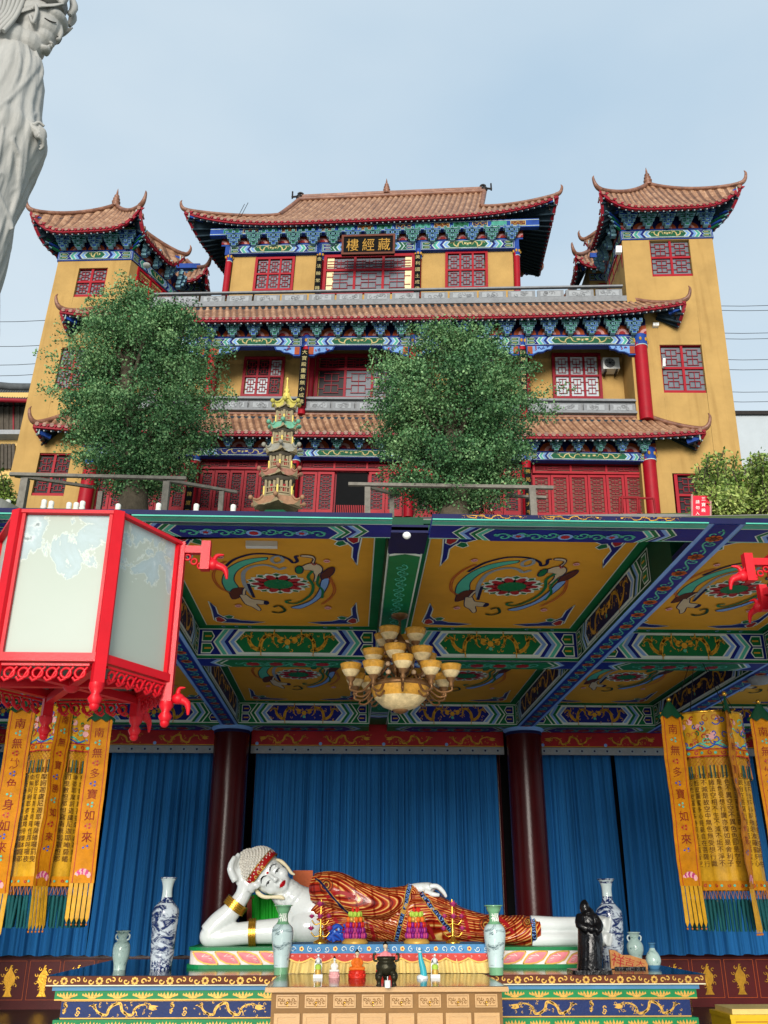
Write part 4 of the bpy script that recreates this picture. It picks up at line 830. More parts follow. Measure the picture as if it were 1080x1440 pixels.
# ---- neighbours
t = thing('side_building', 'old grey-tiled timber and ochre building behind the left tower', 'building', PY(-30, 730, 44))
mb = MB(); q = Q(PY(-140, 735, 44), PY(60, 735, 44), PY(60, 552, 44), PY(-140, 552, 44)); qbox(mb, q, 0, q.L, 0, q.H, 0, 3, 'side_wall'); build(mb, 'wall', t)
mb = MB()
def pq(u0, u1, v0, v1, d): return Q(PY(u0, v1, d), PY(u1, v1, d), PY(u1, v0, d), PY(u0, v0, d))
q = pq(-140, 42, 566, 607, 43.9); qbox(mb, q, 0, q.L, 0, q.H, .1, .2, 'old_wood')
for k in range(24): qbox(mb, q, q.L * k / 24, q.L * k / 24 + .08, 0, q.H, .16, .1, 'old_wood' if k % 3 else 'dark_red')
qbox(mb, q, 0, q.L, q.H * .82, q.H * .86, .17, .1, 'iron'); build(mb, 'timber_front', t)
mb = MB(); q = pq(-140, 32, 608, 614, 43.6); qbox(mb, q, 0, q.L, 0, q.H, .3, .8, 'stone_light'); build(mb, 'balcony_edge', t)
mb = MB(); q = pq(-30, 22, 625, 660, 43.9)
for k in range(10): qbox(mb, q, q.L * k / 10 + .02, q.L * (k + 1) / 10 - .02, 0, q.H, .1, .1, 'old_wood')
build(mb, 'shutter', t)
mb = MB(); N = 60; cols = []
for i in range(N * 4 + 1):
    f = i / (N * 4); e = PY(-160 + 212 * f, 563 - 2.5 * sin(pi * f) + 0 * f, 42.6); tp = PY(-140 + 205 * f, 536 + 13 * min(1, f * 1.3) ** 1.2 * 1.0, 45); e[2] += 0
    cols.append([e * (1 - s) + tp * s + A(0, 0, .07 * max(0, cos(2 * pi * i / 4)) - .25 * sin(pi * s)) for s in (0, .25, .5, .75, 1)])
mb.grid(cols, 'grey_tile', False); r_ = build(mb, 'roof', t); mb = MB(); mb.tube([c[4] + A(0, 0, .15) for c in cols[::20]], .22, 'grey_tile', 8); mb.tube([c[0] - A(0, 0, .12) for c in cols[::20]], .12, 'dark_red', 6); build(mb, 'ridge', r_)
t = thing('grey_building', 'plain grey rendered building beyond the right tower', 'building', PY(1070, 730, 52))
mb = MB(); a = PY(1000, 735, 52); b = PY(1200, 584, 52); mb.box(a[0], b[0], 52, 70, a[2] - 3, b[2], 'grey_render'); build(mb, 'wall', t)
mb = MB(); mb.box(a[0] - .3, b[0], 51.8, 70, b[2], b[2] + .25, 'iron'); build(mb, 'parapet_cap', t)
mb = MB(); a = PY(1030, 735, 44); b = PY(1180, 661, 44); mb.box(a[0], b[0], 44, 44.5, a[2] - 3, b[2], 'rough_wall'); mb.box(a[0], b[0], 43.9, 44.6, b[2], b[2] + .12, 'stone_grey'); single(mb, 'boundary_wall', 'low rough stone wall behind the shrubs at right', 'wall', PY(1060, 735, 44))
for (side, vs_) in (('left', ((446, 452), (480, 487), (508, 512), (523, 527), (541, 543))), ('right', ((428, 423), (434, 431), (466, 462), (474, 470), (503, 500), (517, 514), (548, 546), (562, 559)))):
    for i, (v0, v1) in enumerate(vs_):
        mb = MB(); a, b = (PY(-120, v0 + 2, 60), PY(75, v1 - 2, 58)) if side == 'left' else (PY(990, v0 + 2, 58), PY(1200, v1 - 2, 60)); mb.tube([a * (1 - f) + b * f - A(0, 0, 1.0 * f * (1 - f)) for f in (0, .25, .5, .75, 1)], .028, 'wire', 4)
        single(mb, 'power_line', 'thin power line number %s from the top in the sky %s of the towers' % (['one', 'two', 'three', 'four', 'five', 'six', 'seven', 'eight'][i], side), 'power line', a, 'power lines ' + side)
# ---- red sign and stand, lamp on tower
q = pq(973, 999, 697, 727, 21.5); t = thing('notice_board', 'crimson notice board with white characters among the right shrubs', 'sign', q(q.L / 2, 0, 0)); mb = MB(); qbox(mb, q, 0, q.L, 0, q.H, 0, .05, 'sign_red'); b = build(mb, 'panel', t); mb = MB()
for i, ch in enumerate('三寶殿'): write(mb, q, ch, q.L * .62, q.H * (.84 - .27 * i), q.H * .17, .012, 'white')
for i, ch in enumerate('請勿入'): write(mb, q, ch, q.L * .3, q.H * (.7 - .27 * i), q.H * .16, .012, 'white')
build(mb, 'lettering', b); mb = MB(); 
for a_ in (0, q.L): qbox(mb, q, a_ - .02, a_ + .02, -.5, q.H + .03, .02, .06, 'p_pink')
build(mb, 'frame', t)
t = thing('red_stand', 'open red metal stand beside the right end column', 'stand', PY(895, 724, 24)); mb = MB(); P = lambda u, v, dd=0: PY(u, v, 24 + dd)
for a, b in (((871, 700), (871, 722)), ((896, 700), (897, 722)), ((871, 700), (919, 701)), ((919, 701), (922, 722)), ((875, 697), (875, 722))): mb.tube([P(*a), P(*b)], .03, 'p_red', 6)
for a, b in (((873, 699), (898, 699)), ((898, 699), (900, 722))): mb.tube([P(*a, .6), P(*b, .6)], .03, 'p_red', 6)
build(mb, 'frame', t)
for (u0, u1, v0, v1, l) in ((866, 874, 347, 356, 'white security camera under the eave on the left face of the right tower'), (918, 926, 455, 459, 'small white lamp box on the right tower wall under the upper skirt roof'), (932, 935, 505, 516, 'white box mounted at the window frame on the right tower')):
    mb = MB(); q = pq(u0, u1, v0, v1, D - .12); qbox(mb, q, 0, q.L, 0, q.H, .08, .2, 'white'); qbox(mb, q, q.L * .3, q.L * .7, q.H * .25, q.H * .75, .1, .05, 'ac_white'); single(mb, 'wall_fitting', l, 'wall fitting', q(0, 0, 0))
# ---- marble statue at the left edge
def marble():
    d = 14.0; base = PY(-70, 725, d); base[2] = slope_z(0, 14) - .3
    t = thing('marble_statue', 'tall white marble bodhisattva statue at the left edge looking down', 'statue', base)
    k = mpp(40, 150, d); P = lambda u, v, y=0: PY(u, v, d) + A(0, y, 0)
    right = [(70, 44, 40), (80, 54, 52), (95, 60, 62), (120, 62.5, 70), (145, 58, 76), (160, 55, 82), (180, 56, 90), (192, 60, 96), (205, 58, 96), (230, 47, 100), (250, 36, 100), (270, 30, 98), (300, 16, 96), (340, 5, 94), (370, -5, 92), (400, -15, 90), (460, -12, 88), (560, -30, 86), (700, -52, 88), (735, -56, 92)]
    vs_ = [r[0] for r in right]; us = [r[1] for r in right]; hw = [r[2] for r in right]
    rows = []; NN = 120; V = np.linspace(68, 735, 170)
    for v in V:
        ur = np.interp(v, vs_, us); h = np.interp(v, vs_, hw) * .8; c = P(ur - h, v); row = []
        for j in range(NN):
            th = 2 * pi * j / NN; ph = th * 9 + 1.3 * sin(v * .02 + th * 2) + (v - 60) * .03 * cos(th - .6)
            f = .05 * (abs(sin(ph)) ** .6 - .5) * min(1, (v - 60) / 60) + .02 * sin(23 * th + v * .03)
            sw = .03 * sin((v * .035) + 2.4 * cos(th + .9)) 
            r = h * k * (1 + f * .8 + sw); row.append(c + A(r * cos(th), r * .75 * sin(th), 0))
        rows.append(row)
    robe_mb = MB(); robe_mb.grid(rows, 'marble', True, True); robe_mb.add(rows[0], [tuple(range(NN))], 'marble'); robe_mb.add(rows[-1], [tuple(range(NN - 1, -1, -1))], 'marble')
    # head, hair, face in profile to the right
    mb = MB(); kk = k
    C = P(50, 36); 
    def E_(u, v, y, a, b, c): mb.ball(P(u, v, y), (a * kk, b * kk, c * kk), 'marble', 16, 12)
    E_(48, 32, 0, 36, 30, 34); E_(60, 42, 0, 28, 24, 26); E_(61, 55, 0, 17, 17, 15); E_(56, 60, 0, 15, 15, 11); E_(40, 66, 0, 24, 24, 22)
    mb.tube(bez([P(85, 36, 0), P(86.5, 47, 0), P(83, 56, 0)], 5), bezr([2.8 * kk, 3 * kk, 2.6 * kk], 5), 'marble', 8); E_(81.5, 56.5, 0, 2.6, 4.5, 2.4)
    E_(73.5, 62.5, 0, 3.6, 5, 1.7); E_(70.5, 66, 0, 4.2, 4.6, 1.9); E_(63.5, 70, 0, 8, 8, 5); E_(72, 52, -14, 12, 8, 12); E_(72, 52, 14, 12, 8, 12); E_(80, 40, -8, 8, 8, 5); E_(80, 40, 8, 8, 8, 5)
    E_(78, 30, 0, 18, 22, 12); E_(40, 50, 0, 20, 22, 30); E_(18, 28, 0, 44, 32, 40); E_(8, 66, 0, 44, 38, 34)
    hd = remesh(mb, 'head', t, 'marble', .016, 6)
    mb = MB()
    for i in range(9):
        th = -2.2 + 4.4 * i / 8; cx = P(56 + 44 * cos(th), 12, 0) + A(0, 34 * kk * sin(th), 0); mb.tube(bez([cx + A(0, 0, -14 * kk), cx + A(cos(th) * .06, 0, 0), cx + A(0, 0, 16 * kk), cx + A(-.05, 0, 24 * kk)], 4), bezr([.05, .09, .07, .02], 4), 'marble', 8); mb.ball(cx + A(0, 0, -10 * kk), .07, 'marble', 8, 6)
    mb.lathe([(40 * kk, 0), (43 * kk, 14 * kk), (34 * kk, 34 * kk), (14 * kk, 60 * kk), (2 * kk, 74 * kk)], P(52, 14), 'marble', 24, 1, .8); build(mb, 'crown', hd)
    mb = MB()
    for s in (-1, 1):      # hair strands, waves and ear
        for i in range(14): a = i / 13; mb.tube(bez([P(96 - 30 * a, 22 + 3 * a, s * 20 * kk), P(84 - 32 * a, 29 + 2 * a, s * (24 + 4 * a) * kk), P(66 - 30 * a, 34 + 12 * a, s * (29 + 2 * a) * kk)], 4), .018, 'marble', 5)
        mb.tube(bez([P(55, 38, s * 29 * kk), P(60, 34, s * 31 * kk), P(62, 42, s * 30 * kk), P(56, 55, s * 27 * kk), P(52, 46, s * 28 * kk)], 5), .04, 'marble', 6)
        mb.tube(bez([P(70, 44, s * 22 * kk), P(77, 45.5, s * 18.5 * kk), P(83, 43, s * 13 * kk)], 5), .012, 'iron', 5)
        for i in range(26): mb.ball(P(47 - i * .9 + 2 * sin(i * .5), 8 + i * 2.1, s * (30 + 3 * sin(i * .4)) * kk), .045, 'marble', 8, 6)
        for j in range(7): mb.tube(bez([P(44 - 6 * j, 20 + j, s * (28 + j) * kk), P(36 - 5 * j, 50, s * (34 + j * .6) * kk), P(20 - 6 * j, 78, s * (40 + j) * kk)], 5), .05, 'marble', 6)
    build(mb, 'hair', hd)
    # shawl folds and sleeve
    mb = robe_mb
    for s in (-1,):
        folds = [[(52, 74), (58, 100), (50, 130), (30, 170), (-5, 200)], [(44, 76), (50, 110), (40, 150), (18, 195), (-15, 225)], [(34, 78), (40, 120), (28, 170), (6, 215)], [(56, 165), (50, 200), (36, 250), (24, 300), (8, 345)], [(48, 185), (40, 230), (28, 280), (14, 330), (0, 370)], [(56, 190), (46, 220), (34, 262), (20, 285), (14, 300)], [(36, 200), (26, 250), (10, 300), (-8, 340)], [(24, 215), (12, 260), (-6, 310)], [(60, 88), (61, 110), (57, 135)], [(54, 90), (55, 112), (48, 140)], [(30, 268), (14, 272), (8, 290), (18, 318), (22, 330)], [(36, 220), (32, 228), (36, 240), (40, 246)]]
        for f in folds:
            pts = []
            for u, v in f:
                ur = np.interp(v, vs_, us); h = np.interp(v, vs_, hw) * .8; x = (u - (ur - h)) / h; x = max(-.98, min(.985, x)); pts.append(P(u, v, -h * kk * .75 * sqrt(1 - x * x) * 1.0 - .01))
            n = len(pts); mb.tube(bez(pts, 6), bezr([.02] + [.055] * (n - 2) + [.02], 6), 'marble', 8)
        # hand with five fingers resting on the front
        mb2 = MB(); w0 = P(44, 184, -.42)
        mb2.v = []; HU, HV = 7, 8
        mb2.ball(P(55 + HU, 197 + HV, -.30), (.1, .09, .12), 'marble', 12, 8); mb2.tube([P(38 + HU, 184 + HV, -.34), P(55 + HU, 196 + HV, -.3)], [.13, .09], 'marble', 10)
        for i in range(4): mb2.tube(bez([P(56 + HU, 190 + HV + 4.6 * i, -.36 - .01 * i), P(62 + HU - i * .5, 192 + HV + 4.6 * i, -.3), P(62 + HU - i, 197 + HV + 4.4 * i, -.22), P(56 + HU - i, 200 + HV + 4.4 * i, -.2)], 4), bezr([.042, .04, .034, .026], 4), 'marble', 8)
        mb2.tube(bez([P(50 + HU, 190 + HV, -.4), P(57 + HU, 185 + HV, -.38), P(63 + HU, 187 + HV, -.32)], 4), bezr([.044, .036, .026], 4), 'marble', 8)
        remesh(mb2, 'hand', t, 'marble', .012, 3)
    remesh(mb, 'robe', t, 'marble', .026, 2)
    mb = MB(); mb.lathe([(1.35, -1.2), (1.35, .1), (1.2, .3), (1.3, .5)], base, 'marble', 24); build(mb, 'plinth', t)
marble()
# ============================================================ PRAYER HALL BELOW
FR[0] = 0.0
for a in [
 ('lantern_red', '#c00418', .5, 0, .1, 3, .1, 20, .05, .3), ('curtain_blue', '#21629b', .8, 0, .24, 1.6, .3, 60, 0, .1, (5, 1, .15)), ('floor_dark', '#3a2a22', .35, 0, .25, 2), ('floor_pale_bounce', '#d6d0c4', .4, 0, .06, 1), ('forecourt', '#cfcbc2', .8, 0, .12, 1, .3, 20),
 ('altar_black', '#16181c', .12, 0, .3, 2), ('pale_wood', '#b38c58', .42, 0, .1, 3, .1, 30, .2, .4, (1, 1, 6)), ('pale_wood_relief', '#7c5a2e', .5, 0, .15, 6), ('altar_top_wood', '#3b2c22', .1, 0, .3, 2), ('altar_blue', '#12285c', .5, 0, .2, 3, .1), ('altar_lblue', '#4a7ea4', .5, 0, .12, 3),
 ('altar_green', '#0f7a45', .45, 0, .15, 4), ('altar_gold', '#c49a48', .4, .2, .12, 6), ('white_glaze', '#d6dcdc', .16, 0, .06, 3, .1, 30, .5, .6), ('hair_glaze', '#d2cfc6', .4, 0, .12, 12), ('gold', '#b98a2e', .3, .7, .2, 12, .2, 60),
 ('lip_red', '#b3101c', .3, 0, .05, 3), ('band_red', '#9c1a1a', .35, 0, .15, 6), ('petal_pink', '#e0848c', .5, 0, .2, 9), ('petal_white', '#e2dcd8', .5, 0, .06, 5), ('green_cloth', '#1d9a28', .7, 0, .15, 4, .3, 20), ('red_wood', '#7a2a14', .5, 0, .2, 4),
 ('cloth_yellow', '#dcc27a', .85, 0, .08, 6, .3, 50), ('cloth_blue', '#4f86b4', .8, 0, .15, 8), ('cloth_red', '#c04a42', .8, 0, .15, 8), ('lotus_pink', '#b03a72', .45, 0, .2, 14), ('brass', '#c79a3c', .25, .8, .15, 10), ('bronze', '#2e2c20', .35, .5, .3, 12, .3, 40), ('black_wood', '#101013', .25, 0, .4, 9, .8, 25, .3),
 ('satin', '#b8760c', .6, 0, .2, 7, .5, 14, 0, .12), ('satin_deep', '#a8621c', .5, 0, .2, 7, .5, 14), ('satin_yellow', '#be8e1c', .5, 0, .22, 8, .6, 12, 0, .2), ('char_red', '#7c1c14', .6, 0, .1, 5), ('char_brown', '#4c2c14', .7, 0, .1, 5), ('tassel_teal', '#0e4a4c', .7, 0, .2, 9), ('tassel_orange', '#b06a24', .7, 0, .2, 9),
 ('cupshade', '#d9c292', .35, 0, .25, 18, .2, 40), ('cupshade_amber', '#c6923a', .35, 0, .3, 20, .2, 40), ('chand_metal', '#7c5a3a', .4, .5, .25, 15), ('bead', '#d8b894', .4, 0, .1, 5), ('celadon', '#6fa27c', .15, 0, .1, 5, 0, 40, .5), ('porcelain', '#cbdcdc', .12, 0, .05, 4, 0, 40, .5), ('turquoise', '#3aa7b4', .3, 0, .1, 5), ('figure_orange', '#d86a20', .5, 0, .2, 9), ('figure_red', '#c22a1a', .4, 0, .2, 9), ('lime', '#a8c84a', .5, 0, .2, 9), ('purple', '#7a1c78', .4, 0, .2, 9), ('yellow_box', '#d4b024', .5, 0, .1, 3), ('plank_wood', '#b07a46', .55, 0, .25, 5, .4, 20), ('wall_red', '#4c0f10', .45, 0, .2, 2), ('wall_plain', '#8e8676', .9, 0, .1, 1), ('frost', '#a4ada2', .45, 0, .14, 2.5, 0, 40, 0, .35), ('frost_stain', '#8fa5a4', .5, 0, .22, 9, 0, 40, 0, .3), ('frost_grey', '#6f7a78', .5, 0, .3, 12)]: M(*a)
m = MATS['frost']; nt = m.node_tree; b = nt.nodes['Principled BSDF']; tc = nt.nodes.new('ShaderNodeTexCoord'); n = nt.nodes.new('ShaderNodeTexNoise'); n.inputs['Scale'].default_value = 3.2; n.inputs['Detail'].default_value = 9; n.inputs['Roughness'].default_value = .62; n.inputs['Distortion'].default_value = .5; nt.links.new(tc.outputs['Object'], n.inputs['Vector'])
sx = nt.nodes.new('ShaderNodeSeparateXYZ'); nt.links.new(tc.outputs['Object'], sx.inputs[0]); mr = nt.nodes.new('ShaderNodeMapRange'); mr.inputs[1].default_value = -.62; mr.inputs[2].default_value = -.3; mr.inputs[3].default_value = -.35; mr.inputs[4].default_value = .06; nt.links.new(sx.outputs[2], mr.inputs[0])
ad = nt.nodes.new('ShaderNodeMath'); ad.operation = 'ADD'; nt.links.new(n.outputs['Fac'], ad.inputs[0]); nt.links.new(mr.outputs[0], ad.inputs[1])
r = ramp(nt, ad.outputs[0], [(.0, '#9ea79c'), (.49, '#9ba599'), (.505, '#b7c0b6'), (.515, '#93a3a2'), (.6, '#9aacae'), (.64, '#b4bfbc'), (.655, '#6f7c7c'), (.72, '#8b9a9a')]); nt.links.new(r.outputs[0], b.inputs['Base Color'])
def porc(name, white, ink, scale, lo, hi, st):
    m = M(name, white, .12, 0, .04, 3, 0, 40, .5); nt = m.node_tree; b = nt.nodes['Principled BSDF']; tc = nt.nodes.new('ShaderNodeTexCoord'); mp = nt.nodes.new('ShaderNodeMapping'); mp.inputs['Scale'].default_value = st
    n = nt.nodes.new('ShaderNodeTexNoise'); n.inputs['Scale'].default_value = scale; n.inputs['Detail'].default_value = 7; n.inputs['Roughness'].default_value = .7; n.inputs['Distortion'].default_value = .8
    nt.links.new(tc.outputs['Object'], mp.inputs[0]); nt.links.new(mp.outputs[0], n.inputs['Vector']); r = ramp(nt, n.outputs['Fac'], [(lo, white), (hi, ink)]); nt.links.new(r.outputs[0], b.inputs['Base Color'])
porc('blue_white', '#c8d4de', '#14285e', 5.5, .47, .55, (1, 1, 1.7)); porc('ink_white', '#b9cfd0', '#1c3c48', 4.5, .52, .62, (1, 1, 1.6)); porc('famille', '#b4cfc8', '#4a7a76', 9, .55, .66, (1, 1, 1.2)); porc('blue_band', '#c8d4de', '#14285e', 22, .45, .5, (1, 1, 1))
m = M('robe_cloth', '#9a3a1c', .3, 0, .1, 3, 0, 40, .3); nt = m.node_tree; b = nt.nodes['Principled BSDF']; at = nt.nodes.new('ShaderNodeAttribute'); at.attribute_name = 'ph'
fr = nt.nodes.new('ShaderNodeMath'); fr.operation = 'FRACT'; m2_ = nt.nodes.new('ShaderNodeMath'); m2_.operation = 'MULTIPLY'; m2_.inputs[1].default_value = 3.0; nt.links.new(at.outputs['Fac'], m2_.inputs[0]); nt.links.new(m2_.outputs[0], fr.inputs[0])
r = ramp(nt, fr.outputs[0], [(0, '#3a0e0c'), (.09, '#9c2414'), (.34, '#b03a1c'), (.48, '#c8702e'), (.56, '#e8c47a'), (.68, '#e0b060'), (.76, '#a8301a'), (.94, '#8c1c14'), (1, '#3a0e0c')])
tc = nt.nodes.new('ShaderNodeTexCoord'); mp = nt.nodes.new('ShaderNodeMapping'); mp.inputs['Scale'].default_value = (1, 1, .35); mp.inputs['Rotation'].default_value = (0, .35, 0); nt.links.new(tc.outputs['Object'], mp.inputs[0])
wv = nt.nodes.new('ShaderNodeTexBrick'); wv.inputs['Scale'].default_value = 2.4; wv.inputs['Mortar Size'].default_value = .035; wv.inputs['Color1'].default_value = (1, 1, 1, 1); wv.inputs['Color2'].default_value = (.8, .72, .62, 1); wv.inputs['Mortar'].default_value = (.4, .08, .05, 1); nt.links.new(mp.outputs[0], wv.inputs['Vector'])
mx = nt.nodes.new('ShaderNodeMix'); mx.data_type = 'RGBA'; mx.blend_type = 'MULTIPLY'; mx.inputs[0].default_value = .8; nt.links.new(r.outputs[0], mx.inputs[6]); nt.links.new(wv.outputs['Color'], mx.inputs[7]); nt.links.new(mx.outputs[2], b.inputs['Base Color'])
# ---- building shell
ph = thing('prayer_hall', 'open-fronted prayer hall with painted beams, ochre ceiling panels and maroon columns', 'hall', (.5, 12, 0))
ZB, ZC = 4.4, 4.8
Y1a, Y1b, Y2a, Y2b, Y3a, Y3b = 6.65, 7.05, 11.15, 11.6, 15.75, 16.3
XB = [(-7.3, -7.0), (-4.8, -4.5), (-2.23, -1.93), (2.84, 3.14), (5.25, 5.55), (7.75, 8.05)]
BAYS = [(-7.0, -4.8), (-4.5, -2.23), (-1.93, .3), (.62, 2.84), (3.14, 5.25), (5.55, 7.75)]
def cross(x0, x1, ya, yb, field, alt, zb=ZB, zt=ZC, deco=True):
    mb = MB(); mb.box(x0, x1, ya, yb, zb, zt, 'p_dgreen'); q = Q((x0, ya, zb), (x1, ya, zb), (x1, ya, zt), (x0, ya, zt)); painted_beam(mb, q, field, alt, .003, .0022, deco, 1, 'p_green', .95)
    q = Q((x0, yb, zb), (x1, yb, zb), (x1, ya, zb), (x0, ya, zb)); L, H = q.L, q.H; rect(mb, q, 0, L, H * .05, H * .95, .003, 'p_white'); rect(mb, q, 0, L, H * .08, H * .92, .005, alt)
    x = L * .06
    for i, cm in enumerate(['p_lblue', 'p_white', 'p_green', 'p_white', field if field != 'p_blue' else 'p_blue']): poly(mb, q, chev(x, L - x, H, H * .25, H * .1, H * .9), .007 + i * .002, cm); x += L * .022 * (.5 if cm == 'p_white' else 1)
    vine(mb, q, x + .2, L - x - .2, H / 2, H * .3, 12, .019, 'p_teal', H * .05, 'p_red'); return build(mb, 'cross_beam', ph)
for i, (x0, x1) in enumerate(BAYS):
    cross(x0, x1, Y2a, Y2b, 'p_green', 'p_blue'); cross(x0, x1, Y3a, Y3b, 'p_blue', 'p_green')
def front_beam(x0, x1, flip):
    mb = MB(); zt = EYE + .43 * Y1a - .008; mb.box(x0, x1, Y1a, Y1b, ZB, zt, 'p_blue'); q = Q((x0, Y1b, ZB), (x1, Y1b, ZB), (x1, Y1a, ZB), (x0, Y1a, ZB)); L, H = q.L, q.H
    rect(mb, q, 0, L, 0, H, .003, 'p_teal'); rect(mb, q, 0, L, H * .04, H * .96, .005, 'p_white'); rect(mb, q, 0, L, H * .07, H * .74, .007, 'p_blue'); rect(mb, q, 0, L, H * .78, H * .95, .007, 'p_teal')
    x = L * .08
    for j, cm in enumerate(['p_white', 'p_green', 'p_white', 'p_lblue', 'p_blue', 'p_white', 'p_green', 'p_white', 'p_teal', 'p_white', 'p_blue']):
        poly(mb, q, chev(x, L - x, H, H * .2, H * .08, H * .72), .009 + j * .002, cm); x += L * (.006 if cm == 'p_white' else .017)
    vine(mb, q, x + .06, L - x - .06, H * .4, H * .2, 9, .033, 'p_teal', H * .045, 'p_red', 'p_lblue')
    poly(mb, q, disc(L / 2, H * .4, H * .16, 10), .037, 'p_lblue'); poly(mb, q, disc(L / 2, H * .4, H * .1, 8), .039, 'p_red')
    q = Q((x0, Y1a, ZB), (x1, Y1a, ZB), (x1, Y1a, zt), (x0, Y1a, zt)); rect(mb, q, 0, L, 0, q.H, .002, 'p_navy'); rect(mb, q, 0, L, 0, q.H * .2, .003, 'p_teal')
    for k in range(3 if x0 > .5 else 0): dragon(mb, q, L * (.22 + .28 * k), q.H * .6, L * .24, q.H * .7, .005, 'p_gold', -1 if k > 1 else 1)
    build(mb, 'cross_beam', ph)
for x0, x1 in BAYS: front_beam(x0, x1, 0)
def long_beam(x0, x1, zb=ZB, mid=False):
    mb = MB(); y0 = Y1a if not mid else Y1b; y1 = Y3b; segs = [(Y1a, Y2a + .2), (Y2a + .2, Y3b)]; zn = EYE + .43 * Y1a - .01
    mb.box(x0, x1, y0, Y1b + .5, zb, min(zn, 4.6), 'p_navy'); mb.box(x0, x1, Y1b + .5, y1, zb, ZC, 'p_dgreen')
    # soffit: viewed from below, a runs into the depth
    q = Q((x0, y0, zb), (x0, y1, zb), (x1, y1, zb), (x1, y0, zb), n=(0, 0, -1)); L, H = q.L, q.H
    if not mid:
        rect(mb, q, 0, L, 0, H, .003, 'p_lblue'); rect(mb, q, 0, L, H * .15, H * .85, .005, 'p_mblue'); rect(mb, q, 0, L, H * .18, H * .82, .007, 'p_blue')
        vine(mb, q, .1, L - .1, H / 2, H * .26, 44, .009, 'p_teal', H * .05)
        for k in range(22):
            a = .3 + (L - .5) * k / 21
            for j in range(7): poly(mb, q, disc(a + H * .15 * cos(j * .9), H / 2 + H * .15 * sin(j * .9), H * .1, 6), .011, 'p_orange')
            poly(mb, q, disc(a, H / 2, H * .11, 8), .013, 'p_brown')
        rect(mb, q, Y2a - y0 - .0, Y2a - y0 + .04, 0, H, .014, 'p_white') if 0 else None
    else:
        rect(mb, q, 0, L, 0, H, .003, 'p_white'); rect(mb, q, 0, L, H * .05, H * .95, .005, 'p_green'); 
        for (ya, yb) in ((Y1b, Y2a), (Y2b, Y3a)):
            a0 = ya - y0 + .1; a1 = yb - y0 - .1; x = a0
            for j, cm in enumerate(['p_blue', 'p_white', 'p_lblue', 'p_white', 'p_green', 'p_white', 'p_blue', 'p_white', 'p_green']):
                poly(mb, q, [(x, H * .06), (a1 - (x - a0), H * .06), (a1 - (x - a0) + .06, H / 2), (a1 - (x - a0), H * .94), (x, H * .94), (x - .06, H / 2)], .007 + j * .002, cm); x += .05 if cm == 'p_white' else .1
            vine(mb, q, x + .1, a1 - (x - a0) - .1, H / 2, H * .24, 14, .027, 'p_teal', H * .04)
    for sx, X_ in ((-1, x0), (1, x1)):
        for (ya, yb) in ((Y1b + .1, Y2a), (Y2b, Y3a)):
            if mid: continue
            za = ZB + .0; zt0 = ZC
            q = Q((X_, yb, za), (X_, ya, za), (X_, ya, zt0), (X_, yb, zt0)) if sx < 0 else Q((X_, ya, za), (X_, yb, za), (X_, yb, zt0), (X_, ya, zt0)); L, H = q.L, q.H
            if ya < 8:
                dx = 1.0
                q = Q(q(dx if sx > 0 else 0, 0), q(L if sx > 0 else L - dx, 0), q(L if sx > 0 else L - dx, H), q(dx if sx > 0 else 0, H))
            painted_beam(mb, q, 'p_navy', 'p_dgreen', .003, .002, True, 1, 'p_dgreen', 1.1, 'p_gold')
    return build(mb, 'long_beam', ph)
for a, b in XB: long_beam(a, b)
long_beam(.3, .62, 4.52, True)
# ceiling panels with flying figures round a lotus
g2 = lambda px, py: (240 + px / 3.375, 715 + py / 3.375)
def P2(px, py): u, v = g2(px, py); w_ = PZ(u, v, ZC); return (w_[0], w_[1])
c0 = P2(535, 322); FIG = []
def fig(m, pts, lw=None, out=True, sm=3):
    p = [P2(*x) for x in pts]
    if lw: FIG.append(('s', m, [tuple(x) for x in bez(p, sm)], lw))
    else:
        p = [tuple(x) for x in bez(p + [p[0]], sm)][:-1]; FIG.append(('p', m, p, 0))
        if out: FIG.append(('s', 'p_navy', p + [p[0]], .012))
fig('p_teal', [(480, 186), (400, 193), (330, 213), (275, 250), (252, 300), (262, 340), (290, 372), (335, 347), (312, 305), (325, 262), (365, 232), (420, 212), (478, 198)])
fig('p_brown', [(288, 370), (308, 347), (352, 342), (370, 352), (345, 388), (305, 402)])
fig('p_skin', [(338, 380), (370, 376), (402, 400), (440, 405), (476, 412), (478, 424), (448, 428), (424, 426), (446, 452), (434, 460), (402, 440), (366, 424)])
fig('p_skin', [(352, 378), (357, 350), (378, 332), (392, 342), (372, 356), (368, 378)]); fig('p_navy', [(462, 408), (480, 410), (488, 422), (474, 430), (460, 424)], None, False)
for w_ in (.035,): fig('p_navy', [(258, 245), (300, 205), (350, 182), (410, 168), (480, 168), (540, 176), (590, 195), (610, 214), (632, 205), (622, 182), (640, 178)], w_); fig('p_grey', [(404, 380), (368, 330), (358, 290), (364, 258), (400, 234), (460, 224), (510, 234), (540, 248), (572, 236)], w_ * 1.3); fig('p_navy', [(412, 392), (392, 345), (384, 320)], w_); fig('p_grey', [(545, 178), (515, 182), (502, 198), (518, 214), (548, 210), (560, 196), (545, 180)], w_)
for o in (0, 10): fig('p_orange', [(265 + o, 205), (222 + o, 235), (203 + o, 285), (235 + o, 340), (285 + o, 365)], .012)
fig('p_skin', [(652, 232), (690, 216), (735, 220), (758, 240), (752, 262), (738, 272), (728, 305), (712, 308), (718, 278), (700, 252), (664, 248)])
fig('p_skin', [(700, 214), (712, 192), (690, 184), (652, 180), (655, 172), (700, 174), (722, 188), (716, 214)]); fig('p_green', [(622, 238), (640, 228), (660, 238), (656, 262), (636, 268), (622, 258)], None)
fig('p_brown', [(748, 270), (786, 240), (816, 236), (814, 262), (782, 292), (752, 298)])
